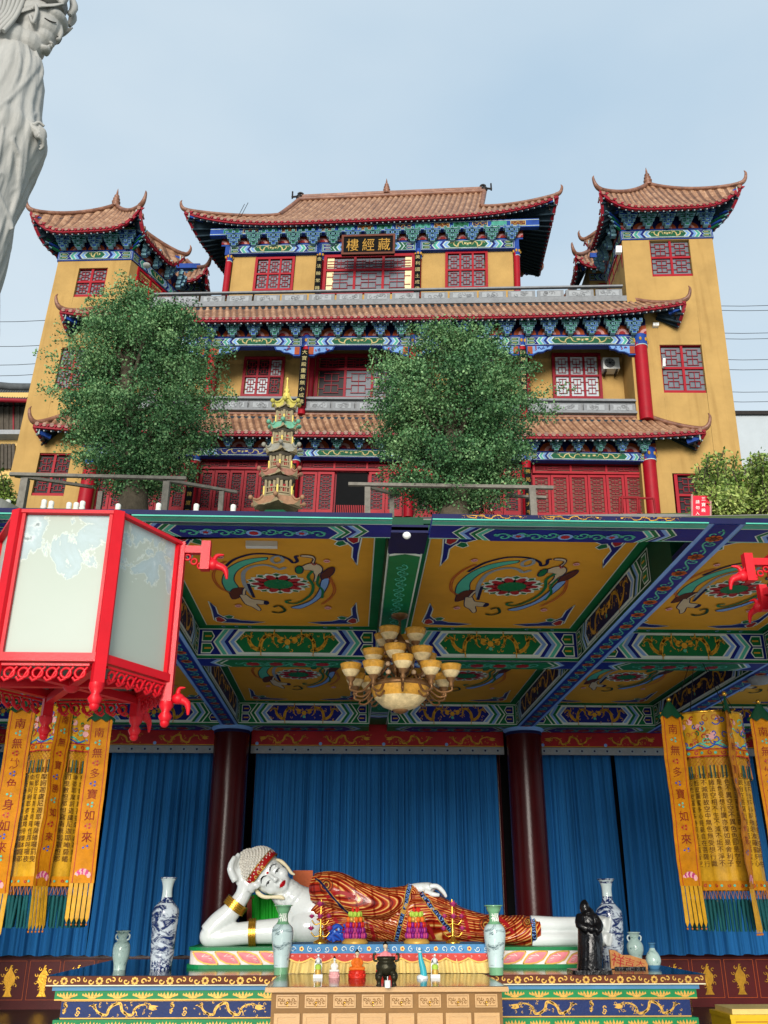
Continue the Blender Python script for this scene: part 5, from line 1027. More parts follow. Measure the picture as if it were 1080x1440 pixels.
fig('p_lblue', [(792, 288), (782, 332), (742, 392), (692, 426), (642, 446), (596, 440), (652, 424), (704, 398), (738, 350), (752, 300)])
fig('p_green', [(708, 252), (684, 285), (708, 325), (700, 368), (662, 402), (620, 420), (582, 418), (572, 408), (600, 404)], .035); fig('p_green', [(738, 280), (730, 320), (756, 352), (752, 392)], .03); fig('p_dgreen', [(508, 438), (540, 432), (566, 456), (534, 468), (500, 462)], .035)
for o in (0, -10): fig('p_orange', [(796 + o, 285), (822 + o, 345), (800 + o, 390), (756 + o, 424)], .012)
fig('p_red', [(702, 208), (716, 222), (728, 212)], .015)
for x, y in ((245, 180), (780, 200), (333, 430), (780, 440)): fig('p_pink', [(x - 18, y), (x - 6, y - 7), (x + 8, y - 6), (x + 18, y + 2), (x + 4, y + 8), (x - 10, y + 6)], None, False); fig('p_red', [(x - 10, y), (x, y + 3), (x + 10, y)], .014)
CRN = []
def corner_pts():
    o = P2(200, 552)
    A_ = [(175, 415), (215, 452), (230, 492), (262, 512), (300, 518), (345, 530), (400, 534), (466, 541), (400, 550), (320, 546), (255, 544), (212, 528), (196, 470)]
    B_ = [(218, 515), (235, 508), (260, 520), (272, 532), (250, 542), (225, 536)]; C_ = [(258, 506), (285, 498), (308, 506), (300, 518), (278, 520)]
    f = lambda L: [(P2(*p)[0] - o[0], P2(*p)[1] - o[1]) for p in L]
    return f(A_), f(B_), f(C_)
CA, CB, CC = corner_pts()
def panel(x0, x1, y0, y1):
    mb = MB(); mb.box(x0 - .02, x1 + .02, y0, y1, ZC + .002, ZC + .04, 'p_dgreen'); q = Q((x0, y1, ZC), (x1, y1, ZC), (x1, y0, ZC), (x0, y0, ZC)); L, H = q.L, q.H
    q = Q((x0, y0, ZC), (x1, y0, ZC), (x1, y1, ZC), (x0, y1, ZC), n=(0, 0, -1)); L, H = q.L, q.H
    rect(mb, q, .0, L, 0, H, .001, 'p_green'); rect(mb, q, .1, L - .1, .1, H - .08, .004, 'p_white'); rect(mb, q, .112, L - .112, .112, H - .092, .006, 'p_ochre')
    cx, cy = L / 2, H / 2; s = min(1, (L - .3) / 2.0)
    for k in range(10):
        th = 2 * pi * (k + .5) / 10; pt = lambda r, t_, w_: (cx + s * (r * cos(t_) - w_ * sin(t_)), cy + s * (r * sin(t_) + w_ * cos(t_)))
        poly(mb, q, [pt(.16, th, -.08), pt(.3, th, -.07), pt(.37, th, 0), pt(.3, th, .07), pt(.16, th, .08)], .008, 'p_white'); poly(mb, q, [pt(.16, th, -.06), pt(.3, th, -.05), pt(.35, th, 0), pt(.3, th, .05), pt(.16, th, .06)], .010, 'p_green')
    for k in range(10):
        th = 2 * pi * k / 10; pt = lambda r, t_, w_: (cx + s * (r * cos(t_) - w_ * sin(t_)), cy + s * (r * sin(t_) + w_ * cos(t_)))
        poly(mb, q, [pt(.1, th, -.04), pt(.2, th, -.085), pt(.3, th, -.065), pt(.36, th, 0), pt(.3, th, .065), pt(.2, th, .085), pt(.1, th, .04)], .012, 'p_white'); poly(mb, q, [pt(.12, th, -.02), pt(.2, th, -.055), pt(.28, th, -.04), pt(.31, th, 0), pt(.28, th, .04), pt(.2, th, .055), pt(.12, th, .02)], .014, 'p_red')
    poly(mb, q, disc(cx, cy, .165 * s, 20), .016, 'p_green')
    for i, (ty, m, pts, lw) in enumerate(FIG):
        pp = [(cx + (x - c0[0]) * s, cy + (y - c0[1]) * s * min(1, H / 3.0)) for x, y in pts]
        if ty == 'p': poly(mb, q, pp, .008 + .0004 * i, m)
        else: strip(mb, q, pp, lw, .008 + .0004 * i, m)
    for fx in (0, 1):
        for fy in (0, 1):
            ox = .17 if not fx else L - .17; oy = H - .15 if not fy else .17
            for (P_, m, hh, sc2) in ((CA, 'p_blue', .010, 1), (CB, 'p_red', .012, 1), (CC, 'p_green', .012, 1)):
                mx_ = sum(p[0] for p in P_) / len(P_); my_ = sum(p[1] for p in P_) / len(P_)
                pp = [((mx_ + (p[0] - mx_) * sc2), (my_ + (p[1] - my_) * (sc2 if sc2 == 1 else .75))) for p in P_]
                pp = [(ox + (a if not fx else -a) * s, oy + (b if not fy else -b) * .8) for a, b in P_]; poly(mb, q, pp, hh, m); strip(mb, q, pp, .014, hh + .001, 'p_white', True)
            for k in range(3): a, b = ((.15 + .17 * k) * s, .09); strip(mb, q, curl(ox + (a if not fx else -a), oy + (b if not fy else -b) * (-1 if 0 else 1) * (1 if 1 else 1), .035, 1, .8, 8), .012, .014, 'p_lblue')
    build(mb, 'ceiling_panel', ph)
for x0, x1 in BAYS: panel(x0, x1, 7.7, Y2a); panel(x0, x1, Y2b, Y3a)
mb = MB(); q = Q((-7.3, 7.05, 4.47), (8.1, 7.05, 4.47), (8.1, 7.72, 4.77), (-7.3, 7.72, 4.77)); mb.prism([q(0, 0), q(q.L, 0), q(q.L, q.H), q(0, q.H)], (0, 0, .03), 'p_dgreen'); build(mb, 'ceiling_edge', ph)
mb = MB(); mb.box(-7.4, 8.1, 8.3, 19, 4.86, 4.9, 'p_dgreen'); build(mb, 'ceiling_deck', ph)
# columns
def hcol(x, y, r=.3, zt=ZB, m='maroon'):
    mb = MB(); mb.tube([(x, y, 0), (x, y, zt - .06)], r, m, 32, False); c = build(mb, 'column', ph); mb = MB(); mb.lathe([(r + .01, 0), (r + .05, .03), (r + .05, .06)], (x, y, zt - .06), 'p_lblue', 32); mb.lathe([(r + .012, -.05), (r + .012, 0)], (x, y, zt - .06), 'p_navy', 32); build(mb, 'capital', c)
    mb = MB(); mb.lathe([(r + .12, 0), (r + .14, .1), (r + .04, .18)], (x, y, 0), 'stone_grey', 24); build(mb, 'plinth', c)
for x in (-2.06, 3.0): hcol(x, 16.05)
for x in (-7.1, 7.8): hcol(x, 6.85)
for x in (-7.1, 7.8): hcol(x, 16.05)
for x in (-1.72, 2.72, 2.55): hcol(x, 17.35, .06, 4.3, 'maroon')
mb = MB()
for (xa, xb) in ((-7.1, -2.36), (-1.76, 2.7), (3.3, 7.8)):
    z1 = PY(500, 1031, 16.4)[2]; z0 = PY(500, 1049, 16.4)[2]; q = Q((xa, 16.4, z0), (xb, 16.4, z0), (xb, 16.4, z1), (xa, 16.4, z1)); qbox(mb, q, 0, q.L, 0, q.H + .25, 0, .1, 'p_red'); rect(mb, q, 0, q.L, 0, q.H * .06, .004, 'p_gold')
    n = max(1, int(q.L / 1.1))
    for i in range(n): dragon(mb, q, q.L * (i + .5) / n, q.H * .5, q.L / n * .8, q.H * .75, .005, 'p_gold', 1 if i % 2 else -1); poly(mb, q, disc(q.L * i / n + .1, q.H * .15, .03, 8), .007, 'p_lblue')
    z2 = PY(500, 1060, 16.4)[2]; q = Q((xa, 16.38, z2), (xb, 16.38, z2), (xb, 16.38, z0 - .01), (xa, 16.38, z0 - .01)); qbox(mb, q, 0, q.L, 0, q.H, 0, .06, 'stone_light'); n = int(q.L / .22)
    for i in range(n): poly(mb, q, disc(q.L * (i + .5) / n, q.H / 2, .05, 6, .035), .004, 'p_grey'); poly(mb, q, disc(q.L * (i + .5) / n, q.H / 2, .02, 6), .006, 'p_navy')
build(mb, 'frieze', ph)
# dado wall with gold reliefs
mb = MB(); ZD = PY(50, 1342, 17.2)[2]; mb.box(-7.3, 8.05, 17.2, 17.4, 0, ZD, 'wall_red'); mb.box(-7.3, 8.05, 17.15, 17.2, ZD - .06, ZD, 'maroon'); mb.box(-7.3, 8.05, 17.5, 17.6, 0, 4.9, 'dark_room'); w_ = build(mb, 'dado_wall', ph); mb = MB()
for i in range(27):
    x = -7.0 + i * .56; q = Q((x, 17.2, .14), (x + .5, 17.2, .14), (x + .5, 17.2, ZD - .1), (x, 17.2, ZD - .1)); H = q.H
    for a in ((0, 0), (q.L, q.H)): pass
    strip(mb, q, [(0, 0), (q.L, 0), (q.L, H), (0, H)], .008, .004, 'p_orange', True)
    poly(mb, q, [(.17, H * .08), (.33, H * .08), (.3, H * .16), (.28, H * .3), (.34, H * .45), (.34, H * .6), (.28, H * .75), (.25, H * .9), (.22, H * .75), (.16, H * .6), (.16, H * .45), (.22, H * .3), (.2, H * .16)], .006, 'gold')
    for k in range(9): th = 2 * pi * k / 9; strip(mb, q, curl(.25 + .12 * cos(th), H * .55 + .16 * sin(th), .035, th, .8, 6), .012, .008, 'gold')
build(mb, 'gilt_relief', w_)
# floor and forecourt
mb = MB(); mb.add([(-7.5, 6.6, 0), (8.3, 6.6, 0), (8.3, 11.2, 0), (-7.5, 11.2, 0)], [(0, 1, 2, 3)], 'floor_pale_bounce'); mb.add([(-7.5, 11.2, 0), (8.3, 11.2, 0), (8.3, 19, 0), (-7.5, 19, 0)], [(0, 1, 2, 3)], 'floor_dark'); struct(mb, 'floor')  # unseen front half made pale to bounce light up to the ceiling
mb = MB(); mb.add([(-200, -200, -.12), (200, -200, -.12), (200, 6.6, -.12), (-200, 6.6, -.12)], [(0, 1, 2, 3)], 'forecourt'); mb.add([(-7.5, 6.6, -.12), (8.3, 6.6, -.12), (8.3, 6.6, 0), (-7.5, 6.6, 0)], [(0, 1, 2, 3)], 'stone_grey'); struct(mb, 'ground')  # unseen forecourt kept pale, bouncing light into the hall
mb = MB(); mb.box(-60, -7.5, 6.9, 7.4, -.12, 4.7, 'stone_grey'); mb.box(8.3, 60, 6.9, 7.4, -.12, 4.7, 'stone_grey'); single(mb, 'retaining_wall', 'grey stone retaining wall either side of the prayer hall', 'wall', (9, 7, 0))
# ---- curtains
def curtain(label, x0, x1, ztop, zbot, y, seed, top_in=(0, 0), sweep=0):
    rs = np.random.RandomState(seed); n = int((x1 - x0) / .012); ph1 = rs.uniform(0, 6, 6); rows = []
    for j in range(14):
        f = j / 13; z = ztop + (zbot - ztop) * f; row = []
        for i in range(n + 1):
            s = i / n; x = x0 + (x1 - x0) * s; xa = x0 + top_in[0] * (1 - f) + (x1 - x0 - (top_in[0] - top_in[1]) * (1 - f)) * s + sweep * f * f * (s - .5)
            w = .035 * sin(x * 38 + 1.5 * sin(x * 5 + ph1[0]) + .25 * f * sin(x * 9)) + .02 * sin(x * 61 + ph1[1] + f) + .03 * sin(x * 7.3 + ph1[2] + f * .8) * f + .012 * sin(x * 117 + ph1[3])
            row.append(A(xa, y + w * (.5 + .5 * min(1, f * 6)), z + (.01 * sin(x * 20) if j in (0, 13) else 0)))
        rows.append(row)
    mb = MB(); mb.grid(rows, 'curtain_blue', True); t = single(mb, 'curtain', label, 'curtain', (x0, y, zbot), 'blue pleated curtains along the back wall'); return t
X_ = lambda u, v=1150, y=16.8: float(PY(u, v, y)[0])
ZT = PY(500, 1058, 16.6)[2]; Z0 = PY(100, 1344, 16.8)[2]
curtain('deep blue pleated curtain behind the reclining buddha, between the two maroon columns', X_(356), X_(701), ZT, .5, 16.75, 1)
curtain('deep blue pleated curtain left of the left column, behind the tall blue vase', X_(148), X_(312), ZT - .0, Z0, 16.75, 2, (0, 0), .1)
curtain('dark blue pleated curtain at far left behind the golden banner', X_(-160), X_(142), ZT, Z0, 16.85, 3)
curtain('deep blue pleated curtain right of the right column, left of the black gap', X_(758), X_(868), ZT, Z0, 16.75, 4, (0, -.03), .0)
curtain('deep blue pleated curtain right of the black gap, beside the golden banner', X_(873), X_(1070), ZT, Z0, 16.75, 5, (-.02, 0), .12)
# ============================================================ ALTAR, BUDDHA AND THINGS IN THE HALL
from mathutils.bvhtree import BVHTree
from mathutils import Vector
class Pix:      # patch in photo pixels (u,-v) thrown onto a real surface: decoration that hugs it
    def __init__(s, objs):
        s.b = []
        for o in objs:
            g = np.array(ORG[o.name]); s.b.append(BVHTree.FromPolygons([Vector(np.array(v.co) + g) for v in o.data.vertices], [tuple(p.vertices) for p in o.data.polygons]))
        s.L = s.H = 1
    def hit(s, u, v):
        d = Vector(ray(u, v)).normalized(); best = None
        for b in s.b:
            r = b.ray_cast(Vector((0, 0, EYE)), d)
            if r[0] is not None and (best is None or r[3] < best[3]): best = r
        return best, d
    def __call__(s, a, b, h=0):
        r, d = s.hit(a, -b)
        if r is None:
            if not hasattr(s, 'last'): return A(*PY(a, -b, 13.5))
            dd = np.array(d); return s.last_p if 0 else np.array((0, 0, EYE)) + dd * s.last
        s.last = r[3] - h; n = r[1]
        if n.dot(d) > 0: n = -n
        return np.array(r[0] + n * h)
dn = lambda L: [(u, -v) for u, v in L]
ALT = .83
# ---- altar platform
alt = thing('altar_platform', 'wide painted altar platform with blue dragon panels and dark polished top', 'altar', (.4, 13.5, 0))
def zat(v, y): return float(PY(540, v, y)[2])
yf = 12.0; XA0, XA1 = -3.5, 4.24
def tierbox(z0, z1, inset, m, name, fn=None, x0=XA0, x1=XA1):
    mb = MB(); mb.box(x0 + inset, x1 - inset, yf + inset, 15.4, z0, z1, m); q = Q((x0 + inset, yf + inset, z0), (x1 - inset, yf + inset, z0), (x1 - inset, yf + inset, z1), (x0 + inset, yf + inset, z1)); qs = [q, Q((x1 - inset, yf + inset, z0), (x1 - inset, 15.4, z0), (x1 - inset, 15.4, z1), (x1 - inset, yf + inset, z1)), Q((x0 + inset, 15.4, z0), (x0 + inset, yf + inset, z0), (x0 + inset, yf + inset, z1), (x0 + inset, 15.4, z1))]
    if fn:
        for q in qs: fn(mb, q)
    return build(mb, name, alt)
z = [ALT, zat(1385.5, 12), zat(1392.5, 12), zat(1406.5, 12), zat(1434, 12), zat(1449, 12), .2, 0]
def f_scroll(mb, q):
    rect(mb, q, 0, q.L, 0, q.H, .003, 'p_brown'); n = int(q.L / .4)
    for i in range(n):
        c = q.L * (i + .5) / n; 
        for k in range(8): poly(mb, q, disc(c + .03 * cos(k * .785), q.H / 2 + .03 * sin(k * .785), .014, 6), .006, 'altar_gold')
        for s in (-1, 1): strip(mb, q, curl(c + s * .1, q.H * .45, .035, 0, .9, 8, .2, s), .014, .006, 'altar_gold'); strip(mb, q, curl(c + s * .16, q.H * .6, .028, 2, .8, 8, .2, -s), .012, .006, 'altar_gold')
    rect(mb, q, 0, q.L, 0, .012, .007, 'p_cream')
tierbox(z[1], z[0] - .004, 0, 'p_brown', 'top_moulding', f_scroll)
mb = MB(); mb.box(XA0 - .01, XA1 + .01, yf - .01, 15.41, z[0] - .004, z[0], 'altar_black'); build(mb, 'altar_top', alt)
tierbox(z[2], z[1], .06, 'altar_lblue', 'upper_band')
def f_lotus(mb, q):
    rect(mb, q, 0, q.L, 0, q.H * .12, .004, 'altar_gold'); n = int(q.L / .29)
    for i in range(n):
        c = q.L * (i + .5) / n
        for k in range(-3, 4): e_ = c + .034 * k * (1.25 - .08 * abs(k)); poly(mb, q, [(c + .012 * k, q.H * .25), (e_ - .016, q.H * .5), (e_ + .003 * k, q.H * (.88 - .05 * abs(k))), (e_ + .016, q.H * .5)], .006 + .0012 * (3 - abs(k)), 'altar_gold'); 
        poly(mb, q, disc(c, q.H * .28, .05, 8, q.H * .12), .012, 'altar_gold')
tierbox(z[3], z[2], .09, 'altar_green', 'lotus_band', f_lotus)
def f_drag(mb, q):
    strip(mb, q, [(0, .01), (q.L, .01), (q.L, q.H - .01), (0, q.H - .01)], .012, .004, 'altar_gold', True); n = max(1, round(q.L / 1.25))
    for i in range(n):
        c = q.L * (i + .5) / n; fl = 1 if c < q.L / 2 else -1; dragon(mb, q, c + .1, q.H / 2, .86, q.H * .8, .006, 'altar_gold', fl)
        for k in range(9): strip(mb, q, curl(c - .52 + .1 * cos(k * 2.1), q.H / 2 + q.H * .25 * sin(k * 1.7), .025, k, .7, 6), .012, .006, 'altar_gold')
tierbox(z[4], z[3], .16, 'altar_blue', 'dragon_panel', f_drag)
tierbox(z[5], z[4], .1, 'altar_green', 'lotus_band', f_lotus); tierbox(z[6], z[5], .14, 'altar_blue', 'lower_panel', f_drag); tierbox(0, z[6], .04, 'p_brown', 'base')
# ---- wooden cabinet
cb = thing('offering_cabinet', 'pale carved wooden cabinet with drawers before the altar', 'cabinet', (.4, 11.3, 0))
yc = 10.2; zc = ALT + .006; x0, x1 = float(PY(373, 1391, yc)[0]), float(PY(715, 1391, yc)[0])
mb = MB(); mb.box(x0, x1, yc, 11.985, zc - .045, zc, 'pale_wood'); mb.box(x0 - .002, x1 + .002, yc - .012, yc, zc - .04, zc - .015, 'pale_wood'); mb.box(x0 + .03, x1 - .03, yc + .03, 11.98, zc, zc + .004, 'altar_top_wood'); build(mb, 'cabinet_top', cb)
mb = MB(); mb.box(x0 + .06, x1 - .06, yc + .06, 11.9, .05, zc - .045, 'pale_wood_relief'); build(mb, 'body', cb)  # darker colour stands in for shade in the gaps between drawers
zd1, zd0 = zat(1399, yc), zat(1418, yc); n = 8; wd = (x1 - x0 - .16) / n
for i in range(n):
    a = x0 + .08 + wd * i; q = Q((a + .03, yc + .06, zd0), (a + wd - .03, yc + .06, zd0), (a + wd - .03, yc + .06, zd1), (a + .03, yc + .06, zd1)); mb = MB()
    qbox(mb, q, 0, q.L, 0, q.H, .018, .018, 'pale_wood'); strip(mb, q, [(.015, .015), (q.L - .015, .015), (q.L - .015, q.H - .015), (.015, q.H - .015)], .006, .020, 'pale_wood_relief', True)
    for k in range(8): strip(mb, q, curl(q.L * (.14 + .1 * k), q.H * .5 + .012 * (-1) ** k, .018, k, .9, 7), .009, .022, 'pale_wood_relief')
    d = build(mb, 'drawer', cb); mb = MB(); c = q(q.L / 2, q.H * .42, .03); mb.ball(c, (.012, .01, .012), 'brass', 8, 6); mb.tube([c + A(.012 * cos(t), -.012, -.014 + .014 * sin(t)) for t in np.linspace(.6, 5.7, 9)], .003, 'brass', 5); build(mb, 'drawer_pull', d)
    q = Q((a + .015, yc + .06, .08), (a + wd - .015, yc + .06, .08), (a + wd - .015, yc + .06, zd0 - .045), (a + .015, yc + .06, zd0 - .045)); mb = MB(); qbox(mb, q, 0, q.L, 0, q.H, .014, .014, 'pale_wood')
    for e_ in ((0, .035, 0, q.H), (q.L - .035, q.L, 0, q.H), (.035, q.L - .035, 0, .035), (.035, q.L - .035, q.H - .035, q.H)): qbox(mb, q, *e_, .024, .01, 'pale_wood')
    for k in range(16): strip(mb, q, curl(q.L / 2 + ru(-.06, .06), q.H - .14 - .03 * k * .8, .028, k, .9, 7), .010, .017, 'pale_wood_relief')
    build(mb, 'door', cb)
# ---- cloth covered offering table
tb = thing('offering_table', 'low offering table with pleated yellow skirt and blue embroidered border', 'table', (.5, 12.5, ALT))
yt = 12.12; xa = float(PY(408, 1330, yt)[0]); xb = float(PY(687, 1330, yt)[0]); zt = zat(1328, yt)
mb = MB(); mb.box(xa, xb, yt, 12.95, zt - .03, zt, 'cloth_blue'); build(mb, 'table_top', tb)
mb = MB()
for i in range(2):
    rows = []
    for j in range(6):
        f = j / 5; row = []
        for s in np.linspace(0, 1, 260):
            xx = xa + (xb - xa) * s + (s - .5) * .12 * f; w_ = (.012 + .012 * f) * sin(s * 150 + sin(s * 23) * 2) + .008 * sin(s * 67); row.append(A(xx, yt - .02 - .03 * f + w_, zt - .02 - (zt - .02 - ALT - .012) * f))
        rows.append(row)
    if i == 0: mb.grid(rows, 'cloth_yellow', True)
build(mb, 'skirt', tb); mb = MB(); q = Q((xa - .01, yt - .055, zt - .1), (xb + .01, yt - .055, zt - .1), (xb + .01, yt - .045, zt + .002), (xa - .01, yt - .045, zt + .002)); qbox(mb, q, 0, q.L, 0, q.H, 0, .012, 'cloth_blue')
for i in range(24):
    c = q.L * (i + .5) / 24; 
    if i % 4 == 1: poly(mb, q, disc(c, .055, .028, 5), .004, 'altar_gold'); poly(mb, q, disc(c, .055, .014, 5), .006, 'p_red')
    else: strip(mb, q, curl(c, .05, .035, i, 1.1, 10), .007, .004, 'p_white'); strip(mb, q, curl(c + .02, .045, .018, i + 2, .8, 7), .006, .005, 'p_blue')
build(mb, 'embroidered_border', tb); mb = MB(); n = 9; pts = [(0, .09)] 
q = Q((xa - .012, yt - .06, zt - .2), (xb + .012, yt - .06, zt - .2), (xb + .012, yt - .056, zt - .095), (xa - .012, yt - .056, zt - .095))
for i in range(n):
    for k in range(9): pts.append((q.L * (i + k / 8) / n, .055 - .045 * sin(pi * k / 8)))
pts.append((q.L, .105)); pts.append((0, .105)); mb.prism([q(a, b) for a, b in pts], (0, .01, 0), 'cloth_red'); strip(mb, q, pts[1:-2], .014, .003, 'altar_gold')
for i in range(26): strip(mb, q, curl(q.L * (i + .5) / 26, .075, .014, i, .8, 6), .006, .003, 'p_pink')
build(mb, 'scalloped_valance', tb)
# ---- lotus pedestal
ped = thing('lotus_pedestal', 'long low pedestal of pink lotus petals under the reclining buddha', 'pedestal', (.5, 13.7, ALT))
yp = 13.15; px0 = float(PY(259, 1350, yp)[0]); px1 = float(PY(838, 1350, yp)[0]); PT_ = zat(1332, yp)
def rr(x0, x1, y0, y1, r, n=6):
    return [(cx + r * cos(a), cy + r * sin(a)) for cx, cy, a0 in ((x1 - r, y0 + r, -pi / 2), (x1 - r, y1 - r, 0), (x0 + r, y1 - r, pi / 2), (x0 + r, y0 + r, pi)) for a in [a0 + pi / 2 * k / n for k in range(n + 1)]]
def slab(z0, z1, o, m, name, r=.25):
    mb = MB(); p = rr(px0 + o, px1 - o, yp + o, 14.5, r); mb.prism([(x, y, z0) for x, y in p], (0, 0, z1 - z0), m); return build(mb, name, ped)
slab(ALT, ALT + .045, .0, 'altar_green', 'base_rim'); slab(ALT + .045, PT_ - .04, .03, 'petal_white', 'petal_band'); slab(PT_ - .04, PT_, .01, 'altar_green', 'top_rim')
n = 18; za, zb_ = ALT + .05, PT_ - .045; H = zb_ - za
for i in range(n):
    if 3.4 < i < 12.0: pass
    a = px0 + .1 + (px1 - px0 - .2) * i / n; w_ = (px1 - px0) / n * 1.12; s = 1; q = Q((a, yp + .028, za), (a + w_, yp + .028, za), (a + w_, yp + .028, zb_), (a, yp + .028, zb_)); mb = MB(); m_ = 1 if i < n / 2 else -1
    sh = [(0, .95), (.06, .7), (.2, .35), (.45, .1), (.75, 0), (1, .02), (.9, .35), (.75, .7), (.5, .9), (.25, .97)]; sh = [((x if m_ > 0 else 1 - x) * q.L, y * H) for x, y in sh]; c = np.mean(sh, axis=0)
    mb.add([q(*p, .012) for p in sh] + [q(*c, .045)], [(k, (k + 1) % 10, 10) for k in range(10)], 'petal_pink', True); sh2 = sh + [sh[0]]
    for k in range(10): mb.bar(q(*sh2[k], .014), q(*sh2[k + 1], .014), .016, .016, 'altar_gold')
    for k in range(5): t_ = .2 + .15 * k; mb.bar(q(*((1 - .75) * np.array(sh[0]) + .75 * c), .036), q(*(np.array(sh[5 + k % 4]) * .7 + .3 * c), .026), .006, .006, 'petal_white')
    build(mb, 'petal', ped)
# ---- reclining buddha
bud = thing('reclining_buddha', 'white glazed reclining buddha in red and gold robe resting its head on one hand', 'statue', (.5, 13.75, PT_))
YB = 13.72; kb = mpp(540, 1280, YB); B = lambda u, v, dy=0: PY(u, v, YB) + A(0, dy, 0)
e1 = A(.6, 0, .8); e3 = A(-.8, 0, .6); e2 = A(0, -1, 0); HC = B(374, 1229, -.05)
hd = lambda x, y, z: HC + (e1 * x + e2 * y + e3 * z) * kb
def ell(mb, c, r, m='white_glaze', n=20, k=14):      # ellipsoid in the head's frame, px units
    vs = []; fs = []
    for i in range(k + 1):
        ph_ = -pi / 2 + pi * i / k
        for j in range(n): th = 2 * pi * j / n; vs.append(hd(c[0] + r[0] * cos(ph_) * cos(th), c[1] + r[1] * cos(ph_) * sin(th), c[2] + r[2] * sin(ph_)))
    for i in range(k):
        for j in range(n): fs.append((i * n + j, i * n + (j + 1) % n, (i + 1) * n + (j + 1) % n, (i + 1) * n + j))
    mb.add(vs, fs, m, True)
mb = MB()
ell(mb, (0, 0, 8), (26, 27, 27)); ell(mb, (1, 5, -9), (22.5, 20, 24)); ell(mb, (2, 8, -22), (17, 15, 16)); ell(mb, (2.5, 14, -32), (8, 8, 6.5)); ell(mb, (-9, 13, -19), (9, 8, 9)); ell(mb, (14, 13, -19), (9, 8, 9))
mb.tube([hd(2.5, 24.5, -3), hd(3, 27, -10), hd(3.3, 30.5, -17.5)], [1.7 * kb, 2.3 * kb, 2.9 * kb], 'white_glaze', 10); ell(mb, (3.3, 29.5, -18.5), (4.6, 3.4, 2.6)); ell(mb, (2.8, 23.8, -25.5), (6.5, 2.6, 1.9)); ell(mb, (2.8, 23, -28.5), (5.5, 2.6, 2.2))
ell(mb, (-8, 21.5, -9.5), (6.2, 3, 2.6)); ell(mb, (13, 21.5, -9.5), (6.2, 3, 2.6)); mb.tube([hd(-16, 20, -4), hd(-8, 24, 0), hd(-1, 24.5, -3)], 1.5 * kb, 'white_glaze', 8); mb.tube([hd(20, 20, -4), hd(13, 24, 0), hd(6, 24.5, -3)], 1.5 * kb, 'white_glaze', 8)
# neck, chest, torso core
mb.tube(bez([B(392, 1248), B(412, 1262, .02), B(432, 1278, .05), B(470, 1290, .08), B(520, 1294, .1)], 5), bezr([19 * kb, 20 * kb, 33 * kb, 38 * kb, 34 * kb], 5), 'white_glaze', 24)
for f in (.3, .55, .8): p = B(392 + 26 * f, 1248 + 20 * f, .0); mb.tube([p - A(.02, 0, -.016) * 1, p + A(.02, 0, -.016)], [(20.2 + 1.5 * f) * kb, (20.2 + 1.5 * f) * kb], 'white_glaze', 24)
mb.ball(B(436, 1303, -.08), (.3, .28, .24), 'white_glaze', 20, 14)
# supporting arm
mb.tube(bez([B(440, 1302, -.04), B(400, 1308, -.08), B(355, 1311, -.1), B(318, 1315, -.12), B(300, 1317, -.12)], 5), bezr([18 * kb, 17 * kb, 15 * kb, 14.5 * kb, 14 * kb], 5), 'white_glaze', 20)
mb.ball(B(297, 1316, -.12), 14.5 * kb, 'white_glaze', 20, 14)
mb.tube(bez([B(295, 1313, -.12), B(309, 1298, -.12), B(326, 1282, -.12), B(341, 1262, -.12), B(346, 1250, -.12)], 5), bezr([14.5 * kb, 15 * kb, 13.5 * kb, 11 * kb, 11.5 * kb], 5), 'white_glaze', 20)
mb.ball(B(349, 1243, -.14), (.12, .1, .15), 'white_glaze', 16, 12); mb.ball(B(339, 1233, -.16), (.07, .06, .13), 'white_glaze', 16, 12)
for i, (a, b, c, r) in enumerate((((334, 1240), (327, 1222), (333, 1205), .05), ((337, 1238), (330, 1219), (338, 1201), .05), ((340, 1237), (334, 1218), (343, 1201), .048), ((343, 1238), (340, 1222), (347, 1208), .045))):
    y = -.24 + .07 * i; mb.tube(bez([B(*a, y), B(*b, y - .02), B(*c, y + .02)], 6), bezr([r, r * .95, r * .6], 6), 'white_glaze', 12)
mb.tube(bez([B(354, 1252, -.2), B(361, 1244, -.26), B(366, 1249, -.26)], 5), bezr([.06, .05, .04], 5), 'white_glaze', 12)
body = remesh(mb, 'body', bud, 'white_glaze', .016, 3)
